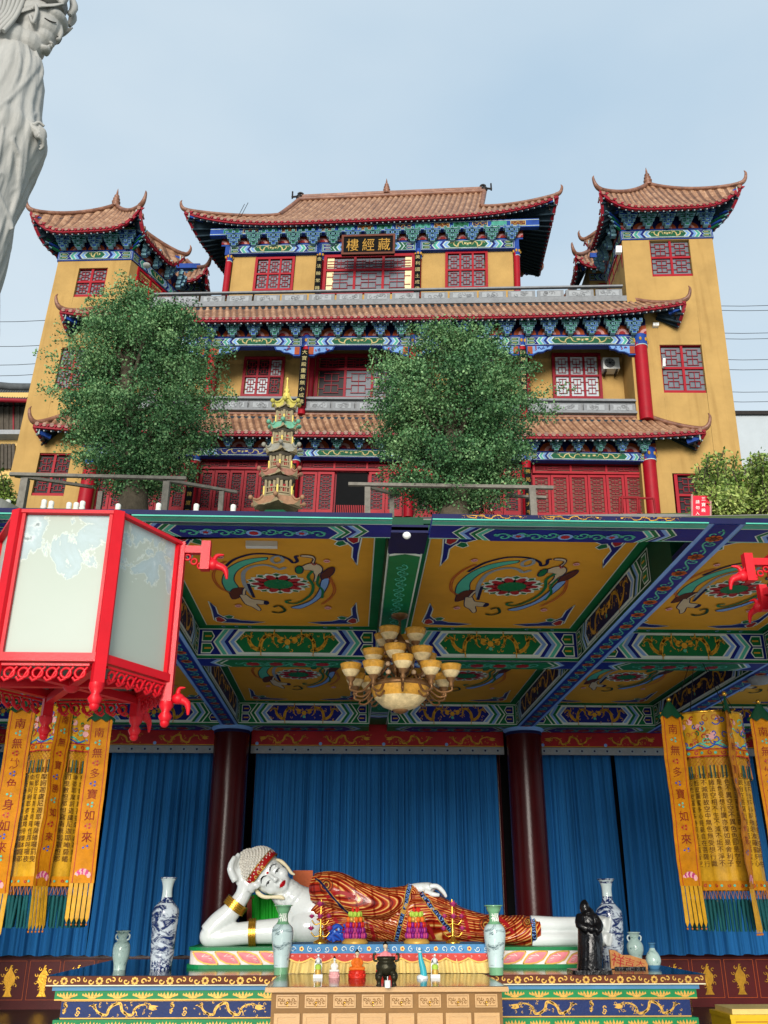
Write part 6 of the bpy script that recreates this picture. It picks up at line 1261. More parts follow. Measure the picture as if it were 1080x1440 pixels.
# robe: a draped long form, shaped by its top line in the photo
US = [436, 446, 458, 470, 490, 515, 540, 560, 578, 600, 622, 645, 670, 700, 730, 757]
TOP = [1250, 1235, 1227, 1227, 1235, 1249, 1256, 1251, 1243, 1246, 1259, 1272, 1283, 1287, 1287, 1289]
BOT = [1326, 1330, 1331] + [1332] * 13
DEP = [.30, .36, .42, .46, .50, .5, .48, .50, .52, .52, .48, .42, .36, .32, .30, .27]
rows = []; phs = []; NT_ = 150; NA = 96
for i in range(NT_):
    u = 436 + (757 - 436) * i / (NT_ - 1); t = np.interp(u, US, TOP); b = np.interp(u, US, BOT); dp = np.interp(u, US, DEP); row = []
    zt_ = B(u, t)[2]; zb2 = B(u, b)[2]; x = float(PY(u, (t + b) / 2, YB)[0])
    for j in range(NA):
        th = 2 * pi * j / NA; cz = sin(th); cy = -cos(th); g = .5 - .5 * cz      # g 0 top .. 1 bottom
        s = (u - 436) / 321
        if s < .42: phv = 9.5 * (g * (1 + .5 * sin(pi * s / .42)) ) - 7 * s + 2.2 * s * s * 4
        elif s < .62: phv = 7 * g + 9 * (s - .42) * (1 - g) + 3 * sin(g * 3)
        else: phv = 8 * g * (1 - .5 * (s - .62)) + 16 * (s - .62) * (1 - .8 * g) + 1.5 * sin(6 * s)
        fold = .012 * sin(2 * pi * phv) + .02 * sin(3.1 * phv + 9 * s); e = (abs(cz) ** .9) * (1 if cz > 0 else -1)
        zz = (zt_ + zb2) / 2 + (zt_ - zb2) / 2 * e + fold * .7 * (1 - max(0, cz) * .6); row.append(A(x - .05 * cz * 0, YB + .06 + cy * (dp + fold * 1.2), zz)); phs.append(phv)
    rows.append(row)
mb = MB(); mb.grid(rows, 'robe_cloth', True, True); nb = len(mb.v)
for r_ in (0, -1): mb.add(rows[r_], [tuple(range(NA)) if r_ else tuple(range(NA - 1, -1, -1))], 'robe_cloth'); phs += phs[:NA] if r_ == 0 else phs[NT_ * NA - NA:NT_ * NA]
# the upper arm's sleeve lies along the top
mb.att = phs; robe = build(mb, 'robe', bud)
mb = MB(); rows = []; phs = []; N1 = 60; path = bez([B(446, 1250, -.18), B(470, 1252, -.3), B(505, 1266, -.36), B(540, 1271, -.36), B(570, 1261, -.26), B(579, 1254, -.2)], 12); rad = bezr([.2, .23, .22, .2, .14, .115], 12); n_ = len(path)
for i, p in enumerate(path):
    t_ = nrm(path[min(i + 1, n_ - 1)] - path[max(i - 1, 0)]); a_ = nrm(np.cross(t_, A(0, -1, 0))); b_ = np.cross(t_, a_); row = []
    for j in range(48):
        th = 2 * pi * j / 48; phv = 3.2 * sin(th) + 5 * i / n_ + 1.5 * (i / n_ - .5) ** 2 * 4; r_ = rad[i] * (1 + .05 * sin(2 * pi * phv)); row.append(p + a_ * cos(th) * r_ + b_ * sin(th) * r_); phs.append(phv)
    rows.append(row)
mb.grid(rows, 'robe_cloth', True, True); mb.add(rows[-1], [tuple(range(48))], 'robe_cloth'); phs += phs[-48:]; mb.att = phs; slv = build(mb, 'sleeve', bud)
# resting hand
mb = MB(); mb.tube(bez([B(566, 1256, -.2), B(582, 1251, -.2), B(597, 1249, -.2)], 5), bezr([.085, .08, .075], 5), 'white_glaze', 14); mb.ball(B(599, 1249, -.2), (.12, .1, .075), 'white_glaze', 16, 10)
for i in range(4): y = -.3 + .055 * i; mb.tube(bez([B(602, 1247 + .5 * i, y), B(612, 1247, y), B(620, 1254, y), B(625 + i * .3, 1262, y + .01)], 5), bezr([.036, .034, .031, .02], 5), 'white_glaze', 10)
mb.tube(bez([B(596, 1254, -.28), B(606, 1258, -.34), B(615, 1259, -.34)], 5), bezr([.04, .034, .024], 5), 'white_glaze', 10); remesh(mb, 'resting_hand', bud, 'white_glaze', .012, 3)
# legs and feet
mb = MB(); mb.tube(bez([B(745, 1300, -.05), B(780, 1301, -.05), B(812, 1300, -.05), B(826, 1299, -.05)], 4), bezr([.12, .11, .1, .1], 4), 'white_glaze', 20); mb.tube(bez([B(745, 1321, -.1), B(780, 1320, -.1), B(812, 1320, -.1), B(828, 1320, -.1)], 4), bezr([.1, .095, .09, .09], 4), 'white_glaze', 20)
for v, yy in ((1299, -.05), (1320, -.1)):
    mb.ball(B(830, v, yy), (.1, .12, .095), 'white_glaze', 16, 10); mb.tube(bez([B(832, v, yy), B(842, v - 1, yy - .16), B(845, v - 1, yy - .3)], 4), bezr([.11, .1, .07], 4), 'white_glaze', 14)
    for i in range(5): mb.tube([B(844, v - 7 + 3.4 * i, yy - .28), B(847, v - 7 + 3.4 * i, yy - .4 + .015 * i)], [.03, .022], 'white_glaze', 8)
feet = remesh(mb, 'feet', bud, 'white_glaze', .014, 3)
# hair with snail curls, top knot, band
mb = MB(); ell(mb, (0, -1, 12), (28.5, 28.5, 27), 'hair_glaze'); ell(mb, (-2, -3, 33), (15, 15, 12), 'hair_glaze')
mb2 = MB(); hair = None
kc = 0
for i in range(60):
    zz = .02 + .96 * i / 59
for (cx_, cy_, cz_, R0, nn) in ((0, -1, 12, (29, 29, 27.5), 560), (-2, -3, 33, (15.4, 15.4, 12.4), 150)):
    for i in range(nn):
        y_ = 1 - 2 * (i + .5) / nn; r_ = sqrt(1 - y_ * y_); th = i * 2.39996; p = (cx_ + R0[0] * r_ * cos(th), cy_ + R0[1] * r_ * sin(th), cz_ + R0[2] * y_)
        if p[2] < 9 and p[1] > -12: continue
        if cz_ == 12 and (p[0] + 2) ** 2 / 225 + (p[1] + 3) ** 2 / 225 + (p[2] - 33) ** 2 / 140 < 1: continue
        mb.ball(hd(*p), .021, 'hair_glaze', 6, 4)
hair = build(mb, 'hair', bud); mb = MB(); n = 48; prof = [(6.5, 1.0), (7.5, 1.03), (15.5, 1.03), (16.5, 1.0)]; rows = []
for z_, f_ in prof: rows.append([hd(29.5 * f_ * cos(2 * pi * j / n), -1 + 29.8 * f_ * sin(2 * pi * j / n), z_ - 2.5) for j in range(n)])
mb.grid(rows, 'band_red', True, True)
for zz in (4.2, 14.0): mb.tube([hd(30.4 * cos(2 * pi * j / n), -1 + 30.7 * sin(2 * pi * j / n), zz) for j in range(n + 1)], .007, 'gold', 5, False)
band = build(mb, 'headband', bud); pb = Pix([band]); mb = MB()
for (u, v) in ((356, 1241), (360, 1233), (364, 1226), (369, 1219)):
    strip(mb, pb, dn([(u + 3.2 * (1 - i / 11) * cos(i * .7), v + 3.2 * (1 - i / 11) * sin(i * .7)) for i in range(11)]), 1.0, .005, 'pale_gold')
build(mb, 'band_ornament', band)
# painted face
pf = Pix([body]); mb = MB(); hp = lambda x, z_: (374 + (e1[0] * x + e3[0] * z_), -(1229 - (e1[2] * x + e3[2] * z_)))
def fpts(L): return [hp(*p) for p in L]
for s in (-1, 1):
    cx_ = 2.5
    strip(mb, pf, [tuple(p) for p in bez(fpts([(cx_ + s * 3.5, -2.5), (cx_ + s * 8, .8), (cx_ + s * 13, .6), (cx_ + s * 17.5, -3)]), 5)], [.6 + 1.5 * sin(pi * i / 15) for i in range(16)], .003, 'black')
    strip(mb, pf, [tuple(p) for p in bez(fpts([(cx_ + s * 5.2, -10.5), (cx_ + s * 9, -8.6), (cx_ + s * 13, -9), (cx_ + s * 16, -11)]), 5)], [.4 + .6 * sin(pi * i / 15) for i in range(16)], .003, 'black')
    poly(mb, pf, [tuple(p) for p in fpts([(cx_ + s * 7.5, -10.2), (cx_ + s * 9, -9.2), (cx_ + s * 12, -9.2), (cx_ + s * 13.2, -10.4), (cx_ + s * 10.4, -11.3)])], .003, 'black')
poly(mb, pf, [tuple(p) for p in fpts([(2.5 + 1.7 * cos(t_), -.8 + 1.7 * sin(t_)) for t_ in np.linspace(0, 5.9, 12)])], .004, 'lip_red')
L_ = [(-4, -26.8), (-1, -25), (1.6, -24.2), (2.8, -24.9), (4, -24.2), (6.6, -25), (9.6, -26.8), (6.5, -29.2), (2.8, -30.2), (-.8, -29.2)]; c_ = (2.8, -27)
rows = [[pf(*hp(c_[0] + (x - c_[0]) * f_, c_[1] + (z_ - c_[1]) * f_), .004) for x, z_ in L_] for f_ in (1, .7, .4, .05)]; mb.grid(rows, 'lip_red', True, True)
strip(mb, pf, fpts([(-3, -26.9), (1, -26.7), (2.8, -27.2), (4.6, -26.7), (8.6, -26.9)]), .5, .006, 'dark_red'); build(mb, 'face_paint', body)
# ears with long gilded lobes
mb = MB(); mb.tube(bez([hd(-22, 8, 0), hd(-25, 10, -8), hd(-24, 13, -18), hd(-17, 15, -28), hd(-10, 17, -38), hd(-9, 17, -43)], 5), bezr([.015, .03, .026, .022, .028, .012], 5), 'p_cream', 10); build(mb, 'ear', bud)
mb = MB(); mb.tube(bez([hd(24, 6, 0), hd(26, 6, -8), hd(25.5, 7, -18), hd(23, 8, -28), hd(24, 8, -34)], 5), bezr([.012, .026, .022, .022, .01], 5), 'p_cream', 10); build(mb, 'ear', bud)
# bracelets
for (a, b, r_, w_) in (((329, 1278), (336, 1268), .158, 'forearm'), ((352, 1311.5), (361, 1311), .175, 'upper')):
    mb = MB(); pa, pb_ = B(*a, -.12), B(*b, -.12)
    if w_ == 'upper': pa, pb_ = B(*a, -.1), B(*b, -.1)
    mb.tube([pa, pb_], [r_, r_ * .98], 'gold', 28); d_ = pb_ - pa
    for f_ in (.0, .25, .5, .75, 1): c = pa + d_ * f_; mb.tube([c - d_ * .05, c + d_ * .05], r_ + .008, 'brass', 28)
    build(mb, 'bracelet', bud)
# robe trims: blue bands edged in gold with a key pattern, thrown onto the robe
pr = Pix([robe, slv]); mb = MB()
def trim(pts, w_, key=True):
    P_ = [tuple(p) for p in bez(dn(pts), 7)]; strip(mb, pr, P_, w_, .010, 'altar_gold'); strip(mb, pr, P_, w_ * .72, .015, 'p_navy'); L = [np.array(p) for p in P_]
    if key:
        pth = []; sg = 1; acc = 0; last = L[0]
        for i in range(1, len(L) - 1):
            t_ = nrm(L[i + 1] - L[i - 1]); nn = np.array((-t_[1], t_[0])); a = L[i] + nn * w_ * .22 * sg; b = L[i] - nn * w_ * .22 * sg; strip(mb, pr, [tuple(a), tuple((a + b) / 2 + t_ * 1.2), tuple(b)], .7, .02, 'p_lblue'); strip(mb, pr, [tuple(a), tuple(a + t_ * 2.2)], .7, .02, 'p_lblue'); sg = -sg
trim([(577, 1243.5), (573, 1256), (569, 1275), (563, 1298), (557, 1322)], 8); trim([(592, 1256), (604, 1272), (618, 1290), (634, 1309)], 8); trim([(748, 1289.5), (750, 1303), (751, 1326)], 8.5); trim([(444, 1236), (452, 1242), (464, 1256), (478, 1272), (500, 1292)], 4, False)
for (u, v, r_) in ((459, 1245, 9), (742, 1297, 8), (683, 1300, 9)):
    for k_, m_ in ((1, 'p_brown'), (.8, 'p_orange'), (.6, 'p_brown'), (.4, 'altar_gold'), (.2, 'p_brown')): strip(mb, pr, [(u + r_ * k_ * cos(t_), -(v + r_ * k_ * sin(t_))) for t_ in np.linspace(0, 2 * pi, 17)], r_ * .12, .012, m_)
for pts in (((459, 1262), (478, 1255), (500, 1262)), ((521, 1300), (524, 1310), (526, 1322)), ((601, 1300), (606, 1310), (611, 1320)), ((470, 1290), (480, 1305), (492, 1316)), ((650, 1282), (656, 1300), (660, 1320)), ((700, 1290), (712, 1300), (722, 1312))): strip(mb, pr, [tuple(p) for p in bez(dn(pts), 4)], 5, .006, 'p_red'); 
build(mb, 'gilt_trim', robe)
# green cloth on a stand behind
t = thing('cloth_stand', 'dark red wooden stand hung with bright green cloth behind the buddha', 'stand', (-1.2, 14.45, ALT)); mb = MB()
for u in (349, 352.5): mb.bar(PY(u, 1262, 14.4), PY(u, 1362, 14.4), .035, .035, 'red_wood', (0, 1, 0))
mb.bar(PY(349, 1262, 14.4), PY(455, 1226, 14.4) * A(1, 1, 0) + A(0, 0, PY(349, 1262, 14.4)[2]), .035, .035, 'red_wood'); q = Q(PY(412, 1236, 14.55), PY(440, 1236, 14.55), PY(440, 1224, 14.55), PY(412, 1224, 14.55)); build(mb, 'frame', t); mb = MB(); qbox(mb, q, 0, q.L, -.3, q.H, 0, .05, 'p_orange'); build(mb, 'top_board', t); mb = MB(); rows = []
for j in range(8): rows.append([PY(354 + 72 * i / 60, 1258 + 70 * j / 7, 14.35) + A(0, .035 * sin(i * .55 + j * .2) + .02 * sin(i * 1.3), 0) for i in range(61)])
mb.grid(rows, 'green_cloth', True); build(mb, 'cloth', t)
# ---- vases: profiles as (v, half width in px)
def vase(name, label, u, vb, zb, prof, mats, cat='vase', group=None, fat=1.0):
    base = PZ(u, vb, zb) ; Y = base[1]; prof = sorted(prof, key=lambda p: -p[0]); k = mpp(u, prof[0][0], Y); base = A(base[0], Y, zb)
    vz = lambda v: float(PY(u, v, Y)[2]) - float(PY(u, prof[0][0], Y)[2]); P_ = bez([(r_ * k * fat, vz(v)) for v, r_ in prof], 5)
    t = thing(name, label, cat, base, group); mb = MB(); lim = [(vz(v), m) for v, m in mats]
    def mf(i, j):
        z_ = P_[min(i, len(P_) - 1)][1]; m = lim[0][1]
        for zl, mm in lim:
            if z_ >= zl - 1e-4: m = mm
        return m
    mb.lathe([(max(.002, p[0]), p[1]) for p in P_], base, mf, 32); build(mb, 'vase_body', t); mb = MB(); pt = P_[-1]; mb.lathe([(pt[0] * .99, pt[1] - .01), (pt[0] * 1.04, pt[1]), (pt[0] * .9, pt[1] + .004), (pt[0] * .75, pt[1] - .05), (pt[0] * .4, pt[1] - .12)], base, mats[-1][1] if mats[-1][1] != 'blue_white' else 'blue_band', 32); build(mb, 'rim', t)
    return t, base, k, vz
bigp = lambda o: [(1363 + o, 14.5), (1350 + o, 15.5), (1338 + o, 16.5), (1310 + o, 17.5), (1290 + o, 19), (1279 + o, 18.5), (1270 + o, 12), (1264 + o, 8), (1250 + o, 7), (1240 + o, 9), (1234 + o, 12)]
vase('tall_vase', 'tall blue and white porcelain floor vase left of the buddha', 226, 1363, ALT, bigp(0), [(1363, 'blue_band'), (1352, 'blue_white'), (1271, 'blue_band'), (1262, 'porcelain'), (1236, 'blue_band')])
vase('tall_vase', 'tall blue and white porcelain floor vase right of the black figure', 862, 1352, ALT, [(v, r_ * .97) for v, r_ in [(1352, 14.5), (1340, 15.5), (1325, 18), (1305, 19), (1290, 19.5), (1281, 18.5), (1273, 12), (1266, 8), (1252, 7.2), (1242, 9), (1236, 13)]], [(1352, 'blue_band'), (1345, 'blue_white'), (1272, 'blue_band'), (1262, 'porcelain'), (1238, 'blue_band')])
gp = [(1371, 10), (1360, 10.5), (1345, 11.5), (1325, 14.5), (1312, 15.5), (1304, 14), (1297, 8), (1290, 6.8), (1282, 7.5), (1276, 10), (1273, 13)]
for u, l in ((395, 'green-necked porcelain vase with ink landscape left of the offering table'), (698, 'green-necked porcelain vase with ink landscape right of the offering table')):
    t, b_, k, vz = vase('landscape_vase', l, u, 1371, ALT, gp, [(1371, 'celadon'), (1361, 'ink_white'), (1300, 'celadon')]); q = Q(b_ + A(-.05, -7.6 * k, vz(1296)), b_ + A(.05, -7.6 * k, vz(1296)), b_ + A(.05, -7.6 * k, vz(1284)), b_ + A(-.05, -7.6 * k, vz(1284))); mb = MB(); write(mb, q, '福', q.L / 2, q.H / 2, .09, .004, 'white'); build(mb, 'lettering', t)
sp_ = [(1364, 8.5), (1356, 9), (1345, 11.5), (1334, 12), (1327, 10.5), (1322, 6), (1316, 5.5), (1311, 8), (1309, 10)]
def earvase(label, u, vb, prof, k_=1):
    t, b_, k, vz = vase('eared_vase', label, u, vb, ALT, prof, [(prof[0][0], 'famille')]); mb = MB(); v0 = prof[-1][0]
    for s in (-1, 1): mb.tube(bez([b_ + A(s * 6 * k, 0, vz(v0 + 4)), b_ + A(s * 9.5 * k, 0, vz(v0 + 6)), b_ + A(s * 9 * k, 0, vz(v0 + 11)), b_ + A(s * 6 * k, 0, vz(v0 + 13))], 4), .012, 'porcelain', 6)
    build(mb, 'vase_ears', t)
earvase('small pale green eared vase on the left end of the altar', 168, 1364, sp_)
earvase('small pale green eared vase beside the tall blue vase on the right of the altar', 895, 1352, [(1352, 8), (1345, 8.5), (1338, 11), (1330, 11.5), (1324, 9), (1320, 5.5), (1315, 6), (1311, 9)])
vase('bottle_vase', 'small pear-shaped blue and white bottle vase at the right altar end', 920, 1362, ALT, [(1362, 7), (1357, 9), (1350, 10.5), (1342, 8.5), (1336, 4.5), (1330, 3.2), (1326, 5)], [(1362, 'altar_lblue'), (1357, 'famille'), (1330, 'altar_lblue')])
# ---- black driftwood figure
b0 = PZ(829, 1369, ALT); kf = mpp(829, 1320, b0[1]); PF = lambda u, v, y=0: PY(u, v, b0[1]) + A(0, y, 0)
t = thing('carved_figure', 'black carved wooden standing robed figure at the foot of the buddha', 'statue', b0); mb = MB(); rs = np.random.RandomState(4)
mb.tube(bez([PF(829, 1366), PF(829, 1350), PF(830, 1320), PF(827, 1300), PF(825, 1285), PF(822, 1279)], 5), bezr([.15, .145, .15, .13, .1, .06], 5), 'black_wood', 18); mb.ball(PF(822, 1276), (.062, .065, .085), 'black_wood', 14, 10); mb.ball(PF(822, 1269.5), (.035, .035, .04), 'black_wood', 10, 8)
mb.tube(bez([PF(815, 1288, -.04), PF(812, 1300, -.12), PF(822, 1306, -.16)], 4), [.055] * 9, 'black_wood', 10); mb.tube(bez([PF(833, 1288, -.04), PF(840, 1302, -.1), PF(832, 1309, -.15)], 4), [.055] * 9, 'black_wood', 10); mb.ball(PF(827, 1306, -.17), .04, 'black_wood', 10, 8)
for i in range(26):
    th = rs.uniform(-2.6, -.5); r0 = .14; x_ = cos(th); y_ = sin(th); u0 = 829 + x_ * 15; mb.tube(bez([PF(827 + x_ * 10, 1292 + rs.uniform(0, 14), y_ * .11), PF(829 + x_ * 13 + rs.uniform(-2, 2), 1330, y_ * .15), PF(829 + x_ * 15, 1364, y_ * .15)], 4), bezr([.012, .022, .02], 4), 'black_wood', 6)
remesh(mb, 'figure_body', t, 'black_wood', .011, 1); mb = MB(); q = rr(b0[0] - .24, b0[0] + .24, b0[1] - .2, b0[1] + .2, .06); mb.prism([(x, y, ALT) for x, y in q], (0, 0, .045), 'black_wood'); build(mb, 'base', t)
# ---- wooden sign with red characters
c = PZ(886, 1363, ALT); q = Q(PY(858, 1362, c[1]), PY(911, 1364, c[1]), PY(909, 1349, c[1]), PY(857, 1335, c[1])); q.n = A(0, -1, 0); t = thing('wooden_plaque', 'rough wooden slab with red characters leaning at the right altar end', 'plaque', c); mb = MB(); L, H = q.L, q.H
mb.prism([q(a * L, b * H) for a, b in ((.03, 0), (.3, .04), (.7, 0), (1, .03), (1.02, .5), (.97, .93), (.8, .95), (.55, .98), (.35, .86), (.15, 1.03), (.0, .98), (.02, .5))], (0, .05, 0), 'plank_wood'); b_ = build(mb, 'slab', t); mb = MB()
for ch, a, s in (('祥', .22, .15), ('吉', .53, .12), ('大', .82, .1)): write(mb, q, ch, a * L, H * .5, s * 1.1, .005, 'p_red', -.15)
build(mb, 'lettering', b_); mb = MB(); mb.box(c[0] - .2, c[0] + .2, c[1] - .02, c[1] + .14, ALT, ALT + .03, 'black_wood'); build(mb, 'rest', t)
# ---- things on the offering table
for u, l in ((450.5, 'brass candelabrum with pink lotus lamps left of the left offering tower'), (637, 'brass candelabrum with pink lotus lamps right of the right offering tower')):
    y = 12.45; b_ = PY(u, 1324, y); b_[2] = zt; k = mpp(u, 1300, y); t = thing('lotus_candelabrum', l, 'candelabrum', b_, 'lotus lamps on the offering table'); mb = MB(); G = lambda du, v, dy=0: PY(u + du, v, y) + A(0, dy, 0); mb.lathe([(10 * k, 0), (10 * k, .02), (7 * k, .035), (3 * k, .05), (2 * k, .1), (3 * k, .14), (1.4 * k, .18), (1.2 * k, .5)], b_, 'brass', 18)
    for du, v in ((-13, 1308), (13, 1308), (-12, 1291), (12, 1291)): mb.tube(bez([G(0, v + 7), G(du * .6, v + 9), G(du, v + 3)], 4), .008, 'brass', 6)
    build(mb, 'stand', t)
    for du, v, r_ in ((0, 1272, 7), (-12, 1289, 5), (12, 1289, 5), (0, 1289, 6), (-13, 1306, 5.5), (13, 1306, 5.5)):
        mb = MB(); c = G(du, v, -.05 if du == 0 and v > 1280 else 0)
        for ring, (nn, rr_, hh) in enumerate(((9, 1, .25), (8, .75, .55), (5, .4, .8))):
            for j in range(nn):
                th = 2 * pi * j / nn + ring; d_ = A(cos(th), sin(th), 0); R_ = r_ * k; mb.add([c + d_ * R_ * .2 - A(0, 0, R_ * .4), c + (d_ * rr_ + A(-d_[1], d_[0], 0) * .3) * R_ * .8 + A(0, 0, R_ * hh * .3), c + d_ * R_ * rr_ + A(0, 0, R_ * hh), c + (d_ * rr_ - A(-d_[1], d_[0], 0) * .3) * R_ * .8 + A(0, 0, R_ * hh * .3)], [(0, 1, 2, 3)], 'lotus_pink', True)
        mb.ball(c, r_ * k * .45, 'lotus_pink', 8, 6); build(mb, 'lotus_lamp', t)
for u, l in ((499, 'tiered offering tower of purple and green beads, the left one of two'), (586, 'tiered offering tower of purple and green beads, the right one of two')):
    y = 12.35; b_ = PY(u, 1326, y); b_[2] = zt; k = mpp(u, 1310, y); t = thing('offering_tower', l, 'offering', b_, 'tiered offerings on the table'); mb = MB(); mb.lathe([(18 * k, 0), (18.5 * k, .02), (15 * k, .05), (13 * k, .06)], b_, 'altar_gold', 20); build(mb, 'gold_base', t)
    for nm, z0, r0, m_, cnt, mm in (('bead_tier', .06, 15, 'lotus_pink', 22, 'purple'), ('bead_tier', .12, 13, 'purple', 20, 'lotus_pink'), ('bead_tier', .18, 12, 'figure_red', 18, 'purple'), ('fruit_tier', .24, 10, 'figure_orange', 9, 'altar_gold'), ('fruit_tier', .30, 7.5, 'lime', 8, 'lime')):
        mb = MB(); mb.lathe([(r0 * k * .85, 0), (r0 * k * .85, .055)], b_ + A(0, 0, z0), mm, 16)
        for j in range(cnt): th = 2 * pi * j / cnt; rb = min(.035, 2 * pi * r0 * k / cnt * .48); mb.ball(b_ + A(r0 * k * cos(th), r0 * k * sin(th), z0 + .03), (rb, rb, .034), m_ if j % 3 else mm, 7, 5)
        build(mb, nm, t)
    mb = MB()
    for j in range(5): mb.lathe([(.018, 0), (.012, .04), (.002, .06)], b_ + A(.04 * cos(j * 1.3), .04 * sin(j * 1.3), .35), 'figure_red', 8)
    build(mb, 'candle', t)
y = 12.5; b_ = PY(470, 1325, y); t = thing('blue_ornament', 'curling blue glazed dragon ornament behind the left candelabrum', 'ornament', A(b_[0], y, zt)); mb = MB(); G = lambda u, v, dy=0: PY(u, v, y) + A(0, dy, 0)
for L in ([(462, 1322), (470, 1312), (478, 1316), (482, 1324)], [(470, 1324), (466, 1310), (474, 1302), (482, 1306)], [(482, 1322), (488, 1308), (483, 1300)], [(460, 1316), (468, 1318), (478, 1322)]): mb.tube(bez([G(*p) for p in L], 5), bezr([.03] * (len(L) - 1) + [.01], 5), 'p_mblue', 8)
for k_ in range(18): mb.ball(G(ru(463, 486), ru(1304, 1322), ru(-.04, .04)), ru(.012, .028), 'p_lblue' if k_ % 3 == 0 else 'p_mblue', 6, 4)
build(mb, 'body', t)
# ---- things on the cabinet
ZCB = zc + .004
def onc(u, v): p = PZ(u, v, ZCB); y_ = min(p[1], 11.85); p = PY(u, v, y_); return A(p[0], y_, ZCB)
for u, l in ((447, 'small white and green arched shrine figurine on the cabinet, leftmost'), (612, 'small white and green arched shrine figurine on the cabinet, rightmost')):
    b_ = onc(u, 1375); k = mpp(u, 1360, b_[1]); t = thing('shrine_figurine', l, 'figurine', b_); mb = MB(); mb.box(b_[0] - 6.5 * k, b_[0] + 6.5 * k, b_[1] - .04, b_[1] + .05, ZCB, ZCB + .035, 'white'); build(mb, 'base', t); mb = MB(); p = [(-5, 3), (5, 3), (5.3, 16), (4, 23), (0, 26), (-4, 23), (-5.3, 16)]; mb.prism([(b_[0] + x * k, b_[1] + .04, ZCB + z_ * k) for x, z_ in p], (0, .02, 0), 'white_glaze'); q = Q(b_ + A(-5 * k, .036, 0), b_ + A(5 * k, .036, 0), b_ + A(5 * k, .036, 26 * k), b_ + A(-5 * k, .036, 26 * k)); strip(mb, q, [(5 * k + 4 * k * cos(a), 18 * k + 5.5 * k * sin(a)) for a in np.linspace(0, pi, 12)], 1.2 * k, .004, 'black'); build(mb, 'arch', t); mb = MB(); mb.lathe([(4.5 * k, 0), (4.8 * k, .03), (3, .0)][:2] + [(4 * k, .05)], b_ + A(0, 0, .035), 'altar_gold', 12); mb.lathe([(4.4 * k, .05), (4.4 * k, .09), (3 * k, .1)], b_ + A(0, 0, .035), 'lime', 12); mb.ball(b_ + A(0, 0, .17), (3.2 * k, 3 * k, 4 * k), 'white_glaze', 10, 8); mb.ball(b_ + A(0, 0, .225), 1.8 * k, 'white_glaze', 8, 6); build(mb, 'figure', t)
def seated(name, label, u, vb, h, w_, mb_, mr, ms, halo=False):
    b_ = onc(u, vb); k = mpp(u, vb - 10, b_[1]); H = h * k; W = w_ * k; t = thing(name, label, 'figurine', b_); mb = MB()
    mb.lathe([(W * .5, 0), (W * .52, H * .05), (W * .42, H * .12), (W * .5, H * .2), (W * .4, H * .27)], b_, mb_, 18)
    for j in range(12): th = 2 * pi * j / 12; mb.ball(b_ + A(W * .44 * cos(th), W * .44 * sin(th), H * .1), (W * .1, W * .1, H * .05), mb_, 7, 5); mb.ball(b_ + A(W * .42 * cos(th + .26), W * .42 * sin(th + .26), H * .2), (W * .1, W * .1, H * .045), mb_, 7, 5)
    build(mb, 'lotus_base', t); mb = MB(); c = b_ + A(0, 0, H * .27); mb.tube(bez([c + A(0, 0, 0), c + A(0, 0, H * .12), c + A(0, 0, H * .3), c + A(0, 0, H * .42)], 4), bezr([W * .3, W * .3, W * .22, W * .12], 4), mr, 14)
    for s in (-1, 1): mb.tube(bez([c + A(s * W * .22, 0, H * .04), c + A(s * W * .38, -W * .2, H * .05), c + A(0, -W * .35, H * .05)], 4), bezr([W * .13, W * .12, W * .08], 4), mr, 8); mb.tube(bez([c + A(s * W * .18, 0, H * .36), c + A(s * W * .3, -W * .08, H * .22), c + A(s * W * .05, -W * .3, H * .16)], 4), bezr([W * .09, W * .08, W * .05], 4), mr, 8)
    remesh(mb, 'robe', t, mr, max(.006, W * .04), 2); mb = MB(); mb.tube([c + A(0, 0, H * .4), c + A(0, 0, H * .5)], W * .08, ms, 8); mb.ball(c + A(0, 0, H * .56), (W * .13, W * .14, H * .085), ms, 12, 10); mb.ball(c + A(0, -W * .14, H * .55), (W * .025, W * .03, H * .02), ms, 6, 4); build(mb, 'head', t); mb = MB(); mb.ball(c + A(0, W * .03, H * .6), (W * .135, W * .14, H * .07), 'black', 12, 8); mb.ball(c + A(0, W * .02, H * .68), (W * .06, W * .06, H * .04), 'black', 8, 6); build(mb, 'hair', t); return t
seated('seated_figurine', 'small seated figurine in orange robe on a red lotus base', 502, 1375, 37, 24, 'figure_red', 'figure_orange', 'p_skin')
seated('seated_figurine', 'small white and rose seated figurine beside the left arched shrine figurine', 470, 1375, 28, 15, 'p_pink', 'petal_white', 'white_glaze')
seated('crowned_figurine', 'small seated figurine with tall golden hat behind the bronze censer', 542, 1371, 44, 26, 'figure_red', 'petal_pink', 'p_skin')
b_ = onc(542, 1371); k = mpp(542, 1350, b_[1]); 
